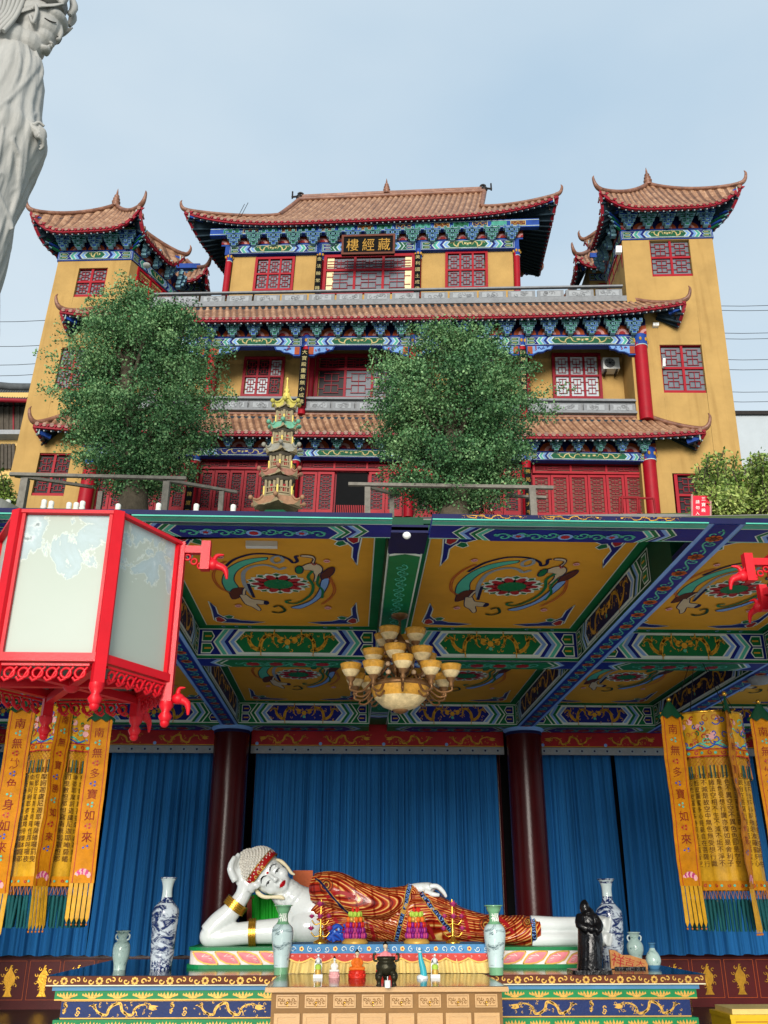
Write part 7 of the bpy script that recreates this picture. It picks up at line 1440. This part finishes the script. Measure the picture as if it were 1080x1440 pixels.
# bronze censer
b_ = onc(543, 1387); k = mpp(543, 1370, b_[1]); t = thing('incense_burner', 'dark bronze tripod incense burner at the centre of the cabinet', 'censer', b_); mb = MB(); C_ = b_ + A(0, 0, 13 * k); mb.lathe([(3 * k, 0), (9 * k, 2 * k), (14 * k, 8 * k), (14.5 * k, 13 * k), (12 * k, 17 * k), (11 * k, 19 * k), (13 * k, 21 * k), (13.5 * k, 24 * k), (12 * k, 24.5 * k), (10 * k, 20 * k)], C_, 'bronze', 28); build(mb, 'bowl', t)
for th in (-2.5, -.6, 1.57):
    mb = MB(); d_ = A(cos(th), sin(th), 0); mb.tube(bez([C_ + d_ * 9 * k + A(0, 0, 6 * k), C_ + d_ * 14 * k + A(0, 0, 0), C_ + d_ * 12.5 * k - A(0, 0, 7 * k), C_ + d_ * 13.5 * k - A(0, 0, 12.5 * k)], 4), bezr([5 * k, 5 * k, 3 * k, 4 * k], 4), 'bronze', 10); mb.ball(C_ + d_ * 13 * k + A(0, -2 * k, -1 * k), 4.5 * k, 'bronze', 8, 6); build(mb, 'leg', t)
for s in (-1, 1): mb = MB(); mb.tube(bez([C_ + A(s * 12 * k, 0, 19 * k), C_ + A(s * 17 * k, 0, 20 * k), C_ + A(s * 17.5 * k, 0, 27 * k), C_ + A(s * 14 * k, 0, 28 * k)], 4), 1.6 * k, 'bronze', 8); build(mb, 'handle', t)
b_ = onc(545, 1389); mb = MB(); mb.lathe([(4 * k, 0), (4.3 * k, 9 * k), (3.9 * k, 9 * k), (3.6 * k, 2 * k)], b_, 'white_glaze', 16); mb.tube([b_ + A(0, 0, 5 * k), b_ + A(0, 0, 14 * k)], .6 * k, 'white_glaze', 6); single(mb, 'candle_cup', 'tiny white cup candle in front of the bronze incense burner', 'candle', b_)
b_ = onc(594, 1376); k = mpp(594, 1360, b_[1]); t = thing('fish_vase', 'slim turquoise curved vase on a white foot on the cabinet', 'vase', b_); mb = MB(); mb.tube(bez([b_ + A(2 * k, 0, 3 * k), b_ + A(1 * k, 0, 12 * k), b_ + A(-2 * k, 0, 24 * k), b_ + A(-3 * k, 0, 33 * k), b_ + A(-3.5 * k, 0, 36 * k)], 4), bezr([5 * k, 4.6 * k, 3.4 * k, 2.6 * k, 3 * k], 4), 'turquoise', 14); build(mb, 'stem', t); mb = MB(); mb.tube(bez([b_ + A(-3.4 * k, 0, 33 * k), b_ + A(-3.6 * k, 0, 38 * k)], 3), bezr([3.2 * k, 1.6 * k], 3), 'white_glaze', 10); mb.lathe([(8 * k, 0), (8 * k, 3 * k), (5 * k, 5 * k)], b_, 'white_glaze', 14, 1, .7); build(mb, 'foot', t)
# ---- yellow box on the floor at right
mb = MB(); c = PZ(1065, 1427, .3); mb.box(c[0] - .35, c[0] + .8, c[1], c[1] + .7, 0, .28, 'yellow_box'); mb.box(c[0] - .36, c[0] + .81, c[1] - .01, c[1] + .71, .25, .3, 'yellow_box'); q = Q(A(c[0] - .35, c[1], 0), A(c[0] + .8, c[1], 0), A(c[0] + .8, c[1], .28), A(c[0] - .35, c[1], .28)); strip(mb, q, [(.06, .05), (1.09, .05), (1.09, .22), (.06, .22)], .012, .004, 'satin_deep', True)
for k_ in range(10): strip(mb, q, curl(.12 + .1 * k_, .135, .035, k_, .9, 8), .01, .004, 'satin_deep')
t = thing('yellow_bench', 'low bright yellow padded kneeling bench on the floor at lower right', 'bench', c); mb2 = MB(); build(mb, 'box', t); mb2.box(c[0] - .3, c[0] + .75, c[1] + .05, c[1] + .65, .3, .36, 'cloth_yellow'); build(mb2, 'pad', t)
# ---- chandelier
cy_ = 9.75; CT = PZ(562, 862, 4.52); Yc = CT[1]; cx_ = CT[0] ; ch = thing('chandelier', 'large brass chandelier with many crackled amber and cream glass cups', 'chandelier', (cx_, Yc, 4.52)); kk = mpp(560, 950, Yc); zc_ = lambda v: float(PY(560, v, Yc)[2])
mb = MB(); mb.lathe([(.02, -.08), (.09, -.05), (.1, 0)], (cx_, Yc, 4.52), 'chand_metal', 20); build(mb, 'ceiling_rose', ch); mb = MB(); z0 = 4.46; z1 = zc_(905)
for i in range(14): z_ = z0 + (z1 - z0) * (i + .5) / 14; mb.tube([(cx_ + .013 * cos(t_) * (i % 2), Yc + .013 * cos(t_) * (1 - i % 2), z_ + .02 * sin(t_)) for t_ in np.linspace(0, 2 * pi, 9)], .004, 'chand_metal', 5, False)
build(mb, 'chain', ch); mb = MB(); mb.lathe([(.02, 0), (.05, .04), (.03, .09), (.09, .14), (.12, .2), (.05, .26), (.03, .34), (.07, .4), (.13, .44), (.05, .5), (.02, .56)], (cx_, Yc, zc_(965)), 'chand_metal', 18); build(mb, 'column', ch)
mb = MB(); R = 40 * kk; zb_ = zc_(1000); mb.lathe([(.02, 0), (R * .3, .01), (R * .62, .05), (R * .9, .13), (R, .2), (R * 1.02, .24)], (cx_, Yc, zb_), lambda i, j: 'cupshade' if i < 3 else 'cupshade_amber', 36); build(mb, 'glass_bowl', ch); mb = MB(); mb.lathe([(R * 1.03, 0), (R * 1.08, .02), (R * 1.02, .05), (R * .8, .07), (.05, .12)], (cx_, Yc, zb_ + .235), 'chand_metal', 36); mb.lathe([(.01, -.03), (.06, -.015), (.1, .02), (.05, .04)], (cx_, Yc, zb_), 'chand_metal', 18); build(mb, 'bowl_rim', ch)
def arm(th, Rr, zcup, zroot, size):
    d_ = A(cos(th), sin(th), 0); o = A(cx_, Yc, 0); mb = MB(); cup = o + d_ * Rr + A(0, 0, zcup)
    mb.tube(bez([o + d_ * .08 + A(0, 0, zroot), o + d_ * Rr * .45 + A(0, 0, zroot + .05), o + d_ * Rr * .75 + A(0, 0, zcup - .13), o + d_ * Rr * 1.0 + A(0, 0, zcup - .13), cup - A(0, 0, .07)], 5), .013, 'chand_metal', 7)
    mb.tube(bez([o + d_ * Rr * .6 + A(0, 0, zcup - .12), o + d_ * Rr * .75 + A(0, 0, zcup - .19), o + d_ * Rr * .9 + A(0, 0, zcup - .18), o + d_ * Rr * .85 + A(0, 0, zcup - .14)], 4), .011, 'chand_metal', 6); mb.lathe([(.012, -.1), (.03, -.08), (.02, -.05), (.045, -.02), (.05, 0)], cup, 'chand_metal', 12); a_ = build(mb, 'arm', ch)
    mb = MB(); mb.ball(o + d_ * Rr * .45 + A(0, 0, zroot + .07), .028, 'bead', 10, 8); build(mb, 'bead', a_); mb = MB(); s = size; mb.lathe([(.03 * s, 0), (.07 * s, .03 * s), (.1 * s, .08 * s), (.115 * s, .13 * s), (.12 * s, .15 * s), (.11 * s, .15 * s), (.09 * s, .08 * s)], cup - A(0, 0, .005), lambda i, j: 'cupshade' if i < 2 else 'cupshade_amber', 20); build(mb, 'glass_cup', a_)
for i in range(10): arm(2 * pi * (i + .5) / 10, .5 + .05 * (i % 2), zc_(962) + .03 * (i % 2), zb_ + .3, .95)
for i in range(6): arm(2 * pi * (i + .1) / 6 + .2, .3, zc_(936), zc_(944), 1.0)
for i in range(4): arm(2 * pi * (i + .6) / 4, .2, zc_(906), zc_(914), .95)
# ceiling fan hub, sensor, lamp
c = PZ(1068, 957, 4.35); mb = MB(); mb.tube([A(c[0], c[1], 4.8), A(c[0], c[1], 4.42)], .015, 'iron', 8); mb.lathe([(.02, -.07), (.12, -.05), (.15, 0), (.12, .05), (.04, .09)], A(c[0], c[1], 4.36), 'stone_light', 20); single(mb, 'pendant_lamp', 'small pale round pendant lamp under the ceiling at the right edge', 'lamp', (c[0], c[1], 4.8))
c = PZ(572, 753, 4.397); mb = MB(); mb.ball(c, (.035, .035, .03), 'white', 12, 8); single(mb, 'sensor', 'tiny white round sensor on the blue beam above the chandelier', 'sensor', c)
c = PZ(368, 764, 4.78); mb = MB(); mb.box(c[0] - .15, c[0] + .15, c[1] - .03, c[1] + .04, 4.74, 4.8, 'ac_white'); single(mb, 'ceiling_fitting', 'small flat white fitting on the ochre ceiling beside the lantern', 'fitting', c)
# ---- lanterns
def lantern(label, cx, cy, mirror=1):
    a = .6; zt_ = 3.825; zp = 2.93; zb_ = 2.78; t = thing('palace_lantern', label, 'lantern', (cx, cy, zt_), 'red palace lanterns under the front beam'); V = lambda i, z_, r_=a: A(cx + mirror * r_ * cos(pi / 3 * i), cy + r_ * sin(pi / 3 * i), z_)
    for i in range(6):
        mb = MB(); mb.bar(V(i, zb_ - .02), V(i, zt_), .065, .065, 'lantern_red', (cos(pi / 3 * i), sin(pi / 3 * i), 0)); mb.lathe([(.03, -.12), (.045, -.09), (.025, -.06), (.045, -.03), (.045, 0)], V(i, zb_ - .02), 'lantern_red', 8); mb.ball(V(i, zb_ - .15), .03, 'lantern_red', 8, 6); build(mb, 'post', t)
        p, q_ = V(i, zp), V((i + 1) % 6, zp); mb = MB(); d_ = (q_ - p); nn = nrm(A((p + q_)[0] / 2 - cx, (p + q_)[1] / 2 - cy, 0)); q = Q(q_, p, p + A(0, 0, zt_ - zp), q_ + A(0, 0, zt_ - zp)) if mirror > 0 else Q(p, q_, q_ + A(0, 0, zt_ - zp), p + A(0, 0, zt_ - zp)); q.n = nn; L, H = q.L, q.H
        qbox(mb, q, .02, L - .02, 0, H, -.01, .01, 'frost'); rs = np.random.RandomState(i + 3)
        pn = build(mb, 'glass_pane', t); mb = MB()
        qbox(mb, q, 0, L, -.05, .0, .03, .06, 'lantern_red'); qbox(mb, q, 0, L, H - .022, H, .03, .06, 'lantern_red'); qbox(mb, q, .0, .045, 0, H, .02, .04, 'lantern_red'); qbox(mb, q, L - .045, L, 0, H, .02, .04, 'lantern_red'); qbox(mb, q, .05, L - .05, -.075, -.062, .02, .02, 'lantern_red'); build(mb, 'pane_frame', t)
        mb = MB(); n_ = 6
        for k_ in range(n_):
            c_ = (.06 + (L - .12) * (k_ + .5) / n_, -.115); w_ = (L - .12) / n_
            mb.tube([q(c_[0] + w_ * .36 * cos(t_), c_[1] + w_ * .36 * sin(t_), .01) for t_ in np.linspace(0, 2 * pi, 13)], .009, 'lantern_red', 5, False); mb.tube([q(c_[0] - w_ * .5, -.08, .01), q(c_[0] - w_ * .3, -.10, .01), q(c_[0], -.15, .01), q(c_[0] + w_ * .3, -.16, .01), q(c_[0] + w_ * .5, -.14, .01)], .009, 'lantern_red', 5, False)
        build(mb, 'fretwork', t)
    mb = MB()
    for i in range(3): mb.bar(V(i, zp - .06), V(i + 3, zp - .06), .05, .05, 'lantern_red')
    mb.ball((cx, cy, zp - .06), .06, 'lantern_red', 10, 8); build(mb, 'bottom_brace', t)
    mb = MB(); mb.prism([V(i, zt_ - .012, a * .98) for i in range(6)], (0, 0, .012), 'lantern_red'); build(mb, 'top_board', t)
    for i in (0, 1) :      # carved brackets of the crown with dragon heads
        z_ = 3.86 if i == 0 else 3.95; p = V(i, zt_ - .05); d_ = nrm(A(mirror * cos(pi / 3 * i), sin(pi / 3 * i), 0)); mb = MB(); e_ = p + d_ * .17; mb.bar(p, e_ + A(0, 0, .0), .05, .05, 'lantern_red'); mb.bar(e_ + A(0, 0, .06), e_ - A(0, 0, .14), .06, .06, 'lantern_red', (0, 1, 0))
        for k_ in range(3): mb.tube([p + d_ * (.05 + .045 * k_) + A(0, 0, -.05 - .03 * k_) + (d_ * cos(t_) + A(0, 0, 1) * sin(t_)) * .02 for t_ in np.linspace(0, 6.28, 10)], .008, 'lantern_red', 5, False)
        h_ = e_ + d_ * .05 - A(0, 0, .1); mb.ball(h_, (.045, .035, .04), 'lantern_red', 8, 6); mb.tube(bez([h_, h_ + d_ * .08 - A(0, 0, .03), h_ + d_ * .1 - A(0, 0, .1)], 4), bezr([.03, .022, .008], 4), 'lantern_red', 6); mb.tube(bez([h_, h_ + d_ * .02 + A(0, 0, .06), h_ + d_ * .07 + A(0, 0, .07)], 4), bezr([.02, .015, .005], 4), 'lantern_red', 6); mb.tube(bez([h_ + A(0, 0, .02), h_ - d_ * .03 + A(0, 0, .07)], 4), bezr([.015, .004], 4), 'lantern_red', 5); build(mb, 'dragon_bracket', t)
        h_ = V(i, zb_ + .0) + d_ * .07; mb = MB(); mb.ball(h_, (.045, .035, .035), 'lantern_red', 8, 6); mb.tube(bez([h_, h_ + d_ * .06 - A(0, 0, .03), h_ + d_ * .07 - A(0, 0, .1)], 4), bezr([.03, .022, .008], 4), 'lantern_red', 6); mb.tube(bez([h_, h_ + A(0, 0, .06), h_ + d_ * .04 + A(0, 0, .07)], 4), bezr([.02, .014, .004], 4), 'lantern_red', 6); build(mb, 'dragon_head', t)
    mb = MB(); mb.tube(bez([A(cx, cy, zt_ - .02), A(cx, cy + .1, zt_ + .1), A(cx, Y1a - .1, ZB - .05), A(cx, Y1a + .02, ZB + .01)], 5), .012, 'iron', 6); build(mb, 'hook', t)
lantern('large red hexagonal palace lantern with frosted panes hanging at left', -1.76, 5.75, 1)
lantern('red hexagonal palace lantern cut by the right edge of the view', 3.5, 5.85, -1)
# ---- golden banners
class Cyl:
    def __init__(s, c, r, z0, z1, a0=-pi, a1=0): s.c, s.r, s.z0, s.a0 = c, r, z0, a0; s.L = r * (a1 - a0); s.H = z1 - z0
    def __call__(s, a, b, h=0):
        th = s.a0 + a / s.r; r_ = s.r + h + .010 * sin(th * 14 + b * 3) + .006 * sin(th * 31 + b * 7); return A(s.c[0] + r_ * cos(th), s.c[1] + r_ * sin(th), s.z0 + b)
def cgrid(mb, q, a0, a1, b0, b1, h, m, na=60, nb=10): mb.grid([[q(a0 + (a1 - a0) * i / na, b0 + (b1 - b0) * j / nb, h) for i in range(na + 1)] for j in range(nb + 1)], m, True)
def banner(label, cx, cy, zt_, zb_, R, texts, sutra, angs):
    t = thing('sutra_banner', label, 'banner', (cx, cy, zt_ + .1), 'golden canopy banners either side of the altar'); H = zt_ - zb_; q = Cyl((cx, cy), R, zb_, zt_, -pi * 1.5, pi * .5); FA = q.L / 2 * .0
    mb = MB(); b1 = H * .27; cgrid(mb, q, 0, q.L, H - b1 * .82, H, 0, 'satin_yellow', 90, 8); front = pi * R; zt2 = H - b1 * .82
    for k_ in range(150):
        a = ru(.2, q.L - .2); b = ru(H - b1 * .75, H - .06); m_ = ['p_green', 'p_red', 'p_mblue', 'p_teal', 'satin_deep', 'satin_deep'][k_ % 6]; strip(mb, q, curl(a, b, ru(.02, .06), ru(0, 6), .9, 8), .014, .006, m_)
        if k_ % 5 == 0: poly(mb, q, disc(a + .05, b, .035, 7), .006, 'p_pink')
    strip(mb, q, [(q.L * i / 90, H - b1 * .74 + .025 * sin(i * .9)) for i in range(91)], .02, .006, 'p_teal'); strip(mb, q, [(q.L * i / 90, H - b1 * .77 + .02 * sin(i * .9 + 1)) for i in range(91)], .014, .007, 'p_mblue'); top = build(mb, 'embroidered_crown', t)
    mb = MB(); cgrid(mb, q, 0, q.L, H - b1 * .99, H - b1 * .82, .012, 'satin', 90, 2)
    for b in (H - b1 * .98, H - b1 * .83): strip(mb, q, [(q.L * i / 90, b) for i in range(91)], .012, .017, 'p_red')
    for i in range(18): strip(mb, q, curl(q.L * i / 18, H - b1 * .905, .028, i, 1, 8), .01, .018, 'p_red'); poly(mb, q, disc(q.L * i / 18 + .06, H - b1 * .905, .018, 6), .018, 'p_teal')
    build(mb, 'border_band', t); mb = MB(); cgrid(mb, q, 0, q.L, H * .03, H * .76, -.02, 'satin_yellow', 90, 12); drum = build(mb, 'sutra_drum', t)
    mb = MB(); cols = 19; rows_ = 14; txt = sutra; n_ = 0
    for c_ in range(cols):
        a = q.L * .18 + (q.L * .64) * (cols - 1 - c_ + .5) / cols
        for r_ in range(rows_): write(mb, q, txt[n_ % len(txt)], a, H * .625 - H * .52 * r_ / rows_, .066, -.012, 'char_brown'); n_ += 1
    build(mb, 'lettering', drum); mb = MB(); cgrid(mb, q, 0, q.L, 0, H * .05, -.005, 'satin', 90, 2); 
    for i in range(20): strip(mb, q, curl(q.L * i / 20, H * .025, .02, i, 1, 8), .009, .002, 'p_red'); poly(mb, q, disc(q.L * i / 20 + .05, H * .025, .014, 6), .002, 'p_teal')
    build(mb, 'border_band', t)
    mb = MB(); z1 = H - b1 * .99      # netted fringe under the crown, and long tassels below
    for i in range(64):
        a = q.L * i / 64; strip(mb, q, [(a, z1), (a + .04, z1 - .05), (a, z1 - .1)], .006, .014, 'satin_deep'); strip(mb, q, [(a + .04, z1), (a, z1 - .05), (a + .04, z1 - .1)], .006, .015, 'satin_deep'); mb.tube([q(a, z1 - .1, .012), q(a, z1 - .24, .014)], .008, 'tassel_teal' if i % 3 else 'satin_deep', 5)
    build(mb, 'netted_fringe', t); mb = MB()
    for i in range(60):
        a = q.L * i / 60; mb.tube([q(a, 0, 0), q(a + .02, -.09, 0)], .003, 'tassel_orange', 4); mb.tube([q(a + .04, 0, 0), q(a + .02, -.09, 0)], .003, 'tassel_orange', 4); mb.tube(bez([q(a + .02, -.09, 0), q(a + .02, -.14, 0), q(a + .02 + ru(-.01, .01), -.42, ru(-.01, .02))], 3), bezr([.008, .018, .014], 3), 'tassel_teal', 6); mb.ball(q(a + .02, -.11, 0), .014, 'tassel_orange', 6, 4)
    build(mb, 'tassels', t); mb = MB(); mb.tube([q(q.L * i / 60, H, 0) for i in range(61)], .015, 'brass', 6, False)
    for k_ in range(2): d_ = A(cos(k_ * pi / 2 + .3), sin(k_ * pi / 2 + .3), 0); mb.tube([A(cx, cy, zt_) - d_ * (R + .14), A(cx, cy, zt_) + d_ * (R + .14)], .012, 'brass', 6)
    for th in np.linspace(0, 5, 4): mb.tube([A(cx + R * cos(th), cy + R * sin(th), zt_), A(cx, cy, min(4.78, zt_ + .9))], .005, 'iron', 4)
    build(mb, 'hanging_ring', t)
    for (dx, dy, wd, tw, zs, ze, txt) in angs:
        x, y = cx + dx, cy + dy; e_ = A(cos(tw), sin(tw), 0); nn = nrm(np.cross(e_, (0, 0, 1))); zc1 = zt_ - zs; mb = MB()
        if nn[1] > 0: nn = -nn
        q2 = Q(A(x, y, ze) - e_ * wd / 2, A(x, y, ze) + e_ * wd / 2, A(x, y, zc1) + e_ * wd / 2, A(x, y, zc1) - e_ * wd / 2); q2.n = nn; Hs = q2.H; tail = Hs * .18
        n_ = 14; g_ = lambda a, b, h: q2(a, b, h) + nn * (.012 * sin(b * 6 + a * 9) + .006 * sin(b * 23))
        mb.grid([[g_(wd * i / 6, tail + (Hs - tail) * j / n_, 0) for i in range(7)] for j in range(n_ + 1)], 'satin', True); mb.grid([[g_(wd * i / 6, tail + (Hs - tail) * j / n_, -.008) for i in range(7)] for j in range(n_ + 1)], 'satin_deep', True)
        for k_ in range(5): a0 = wd * k_ / 5 + .006; a1 = wd * (k_ + 1) / 5 - .006; mb.prism([g_(a0, tail + .02, 0), g_(a0, .05, 0), g_((a0 + a1) / 2, 0, 0), g_(a1, .05, 0), g_(a1, tail + .02, 0)], nn * -.006, 'satin_yellow'); mb.ball(g_((a0 + a1) / 2, -.015, 0), .012, 'satin_deep', 6, 4)
        for a in (.035, wd - .035): strip(mb, g_, [(a, tail + (Hs - tail) * j / n_) for j in range(n_ + 1)], .007, .005, 'p_red')
        st = build(mb, 'streamer', t); mb = MB(); n_ = len(txt)
        for i, c_ in enumerate(txt):
            b = Hs - .2 - (Hs - tail - .45) * i / n_; write(mb, g_, c_, wd / 2, b, min(.12, wd * .42), .006, 'char_red'); b -= (Hs - tail - .45) / n_ / 2
            for j in range(6): poly(mb, g_, disc(wd / 2 + .03 * cos(j * 1.05), b + .022 * sin(j * 1.05), .014, 5), .005, ['p_teal', 'p_red', 'p_mblue'][i % 3] if j % 2 else 'satin_deep')
        for j in range(7): poly(mb, g_, disc(wd / 2 + (j - 3) * .022, tail + .1 - .004 * (j - 3) ** 2 + .02, .024, 6, .035), .005 + .0005 * j, 'lotus_pink' if j % 2 else 'p_pink')
        build(mb, 'lettering', st); mb = MB(); c0_ = A(x, y, zc1); prof = [(wd * .62, -.06), (wd * .5, -.02), (wd * .32, .04), (wd * .12, .12), (.01, .14)]; rows_ = [[c0_ + e_ * r_ * cos(th) + nn * .25 * r_ * sin(th) + A(0, 0, z_ + (.02 * cos(th * 8) if k2 == 0 else 0)) for th in np.linspace(0, 2 * pi, 33)[:-1]] for k2, (r_, z_) in enumerate(prof)]; mb.grid(rows_, 'p_dgreen', True, True); mb.ball(c0_ + A(0, 0, .16), .03, 'brass', 8, 6); build(mb, 'streamer_cap', t)
SUTRA = '觀自在菩薩行深般若波羅蜜多時照見五蘊皆空度一切苦厄舍利子色不異空空不異色色即是空空即是色受想行識亦復如是舍利子是諸法空相不生不滅不垢不淨不增不減是故空中無色無受想行識'
DHA = '南無喝囉怛那哆囉夜耶南無阿唎耶婆盧羯帝爍缽囉耶菩提薩埵婆耶摩訶薩埵婆耶摩訶迦盧尼迦耶唵薩皤囉罰曳數怛那怛寫'
yb_ = 11.3; kx = mpp(1018, 1050, yb_)
cR = PY(1022, 1000, yb_); zbR = float(PY(1018, 1252, yb_ - .42)[2]); zTR = float(PY(1018, 1000, yb_ - .42)[2]); xx = lambda u, v=1100: float(PY(u, v, yb_ - .45)[0])
banner('golden sutra banner hanging at the right, before the right end curtain', xx(1024), yb_, zTR, zbR, .43, None, '般若波羅蜜多心經' + SUTRA,
    [(xx(968) - xx(1024) - .06, -.3, .27, .12, .0, float(PY(985, 1304, yb_ - .3)[2]), '南無多寶如來'), (.06, -.56, .24, .95, -.02, float(PY(1055, 1312, yb_ - .56)[2]), '南無寶勝如來'), (xx(1090) - xx(1024) + .02, -.3, .27, -.1, .02, float(PY(1080, 1330, yb_ - .3)[2]), '南無妙色身如來')])
banner('golden sutra banner hanging at the left, below the large red lantern', xx(70), yb_, zTR + .02, float(PY(70, 1246, yb_ - .42)[2]), .43, None, DHA,
    [(xx(124) - xx(70) + .02, -.3, .27, .05, .1, float(PY(104, 1298, yb_ - .3)[2]), '南無多寶如來'), (.1, -.56, .22, 1.0, .0, float(PY(62, 1308, yb_ - .56)[2]), '南無寶勝如來'), (xx(12) - xx(70) - .02, -.3, .3, -.05, .0, float(PY(5, 1320, yb_ - .3)[2]), '南無妙色身如來')])
# ============================================================ CAMERA, LIGHT, SKY
FR[0] = 0.0
cam = bpy.data.cameras.new('camera'); co = bpy.data.objects.new('camera', cam); COL.objects.link(co); sc.camera = co
cam.sensor_fit = 'VERTICAL'; cam.sensor_height = 24; cam.lens = 24 * F / 1440; cam.clip_end = 3000; cam.clip_start = .1
co.location = (0, 0, EYE); co.rotation_euler = (pi / 2 + PT, 0, -YW)
SUN_EL, SUN_AZ = 12, -8           # behind the viewer, a little to the left
sd = bpy.data.lights.new('sun', 'SUN'); sd.energy = 3.7; sd.angle = radians(24); sd.color = (1, .95, .88); so_ = bpy.data.objects.new('sun', sd); COL.objects.link(so_)
so_.rotation_euler = (radians(90 - SUN_EL), 0, radians(SUN_AZ))
w = bpy.data.worlds.new('World'); sc.world = w; w.use_nodes = True; nt = w.node_tree; bg = nt.nodes['Background']
sky = nt.nodes.new('ShaderNodeTexSky'); sky.sky_type = 'NISHITA'; sky.sun_disc = False; sky.sun_elevation = radians(SUN_EL); sky.sun_rotation = radians(180 - SUN_AZ); sky.dust_density = 3; sky.air_density = 1.2
tc = nt.nodes.new('ShaderNodeTexCoord'); mp = nt.nodes.new('ShaderNodeMapping'); mp.inputs['Scale'].default_value = (1, 1, 2.2); nt.links.new(tc.outputs['Generated'], mp.inputs[0])
n = nt.nodes.new('ShaderNodeTexNoise'); n.inputs['Scale'].default_value = 1.7; n.inputs['Detail'].default_value = 5; n.inputs['Roughness'].default_value = .45; nt.links.new(mp.outputs[0], n.inputs['Vector'])
r = nt.nodes.new('ShaderNodeValToRGB'); nt.links.new(n.outputs['Fac'], r.inputs[0]); r.color_ramp.elements[0].position = .32; r.color_ramp.elements[1].position = .72
r.color_ramp.elements[0].color = (5.0, 6.6, 8.1, 1); r.color_ramp.elements[1].color = (7.4, 8.4, 9.1, 1)
mx = nt.nodes.new('ShaderNodeMix'); mx.data_type = 'RGBA'; mx.inputs[0].default_value = .85; mx.clamp_result = False
nt.links.new(sky.outputs[0], mx.inputs[6]); nt.links.new(r.outputs[0], mx.inputs[7]); nt.links.new(mx.outputs[2], bg.inputs['Color']); bg.inputs['Strength'].default_value = .09
sc.view_settings.view_transform = 'Standard'; sc.view_settings.look = 'None'; sc.view_settings.exposure = .3; sc.view_settings.gamma = 1
sc.cycles.max_bounces = 8; sc.cycles.diffuse_bounces = 5; sc.cycles.use_denoising = True
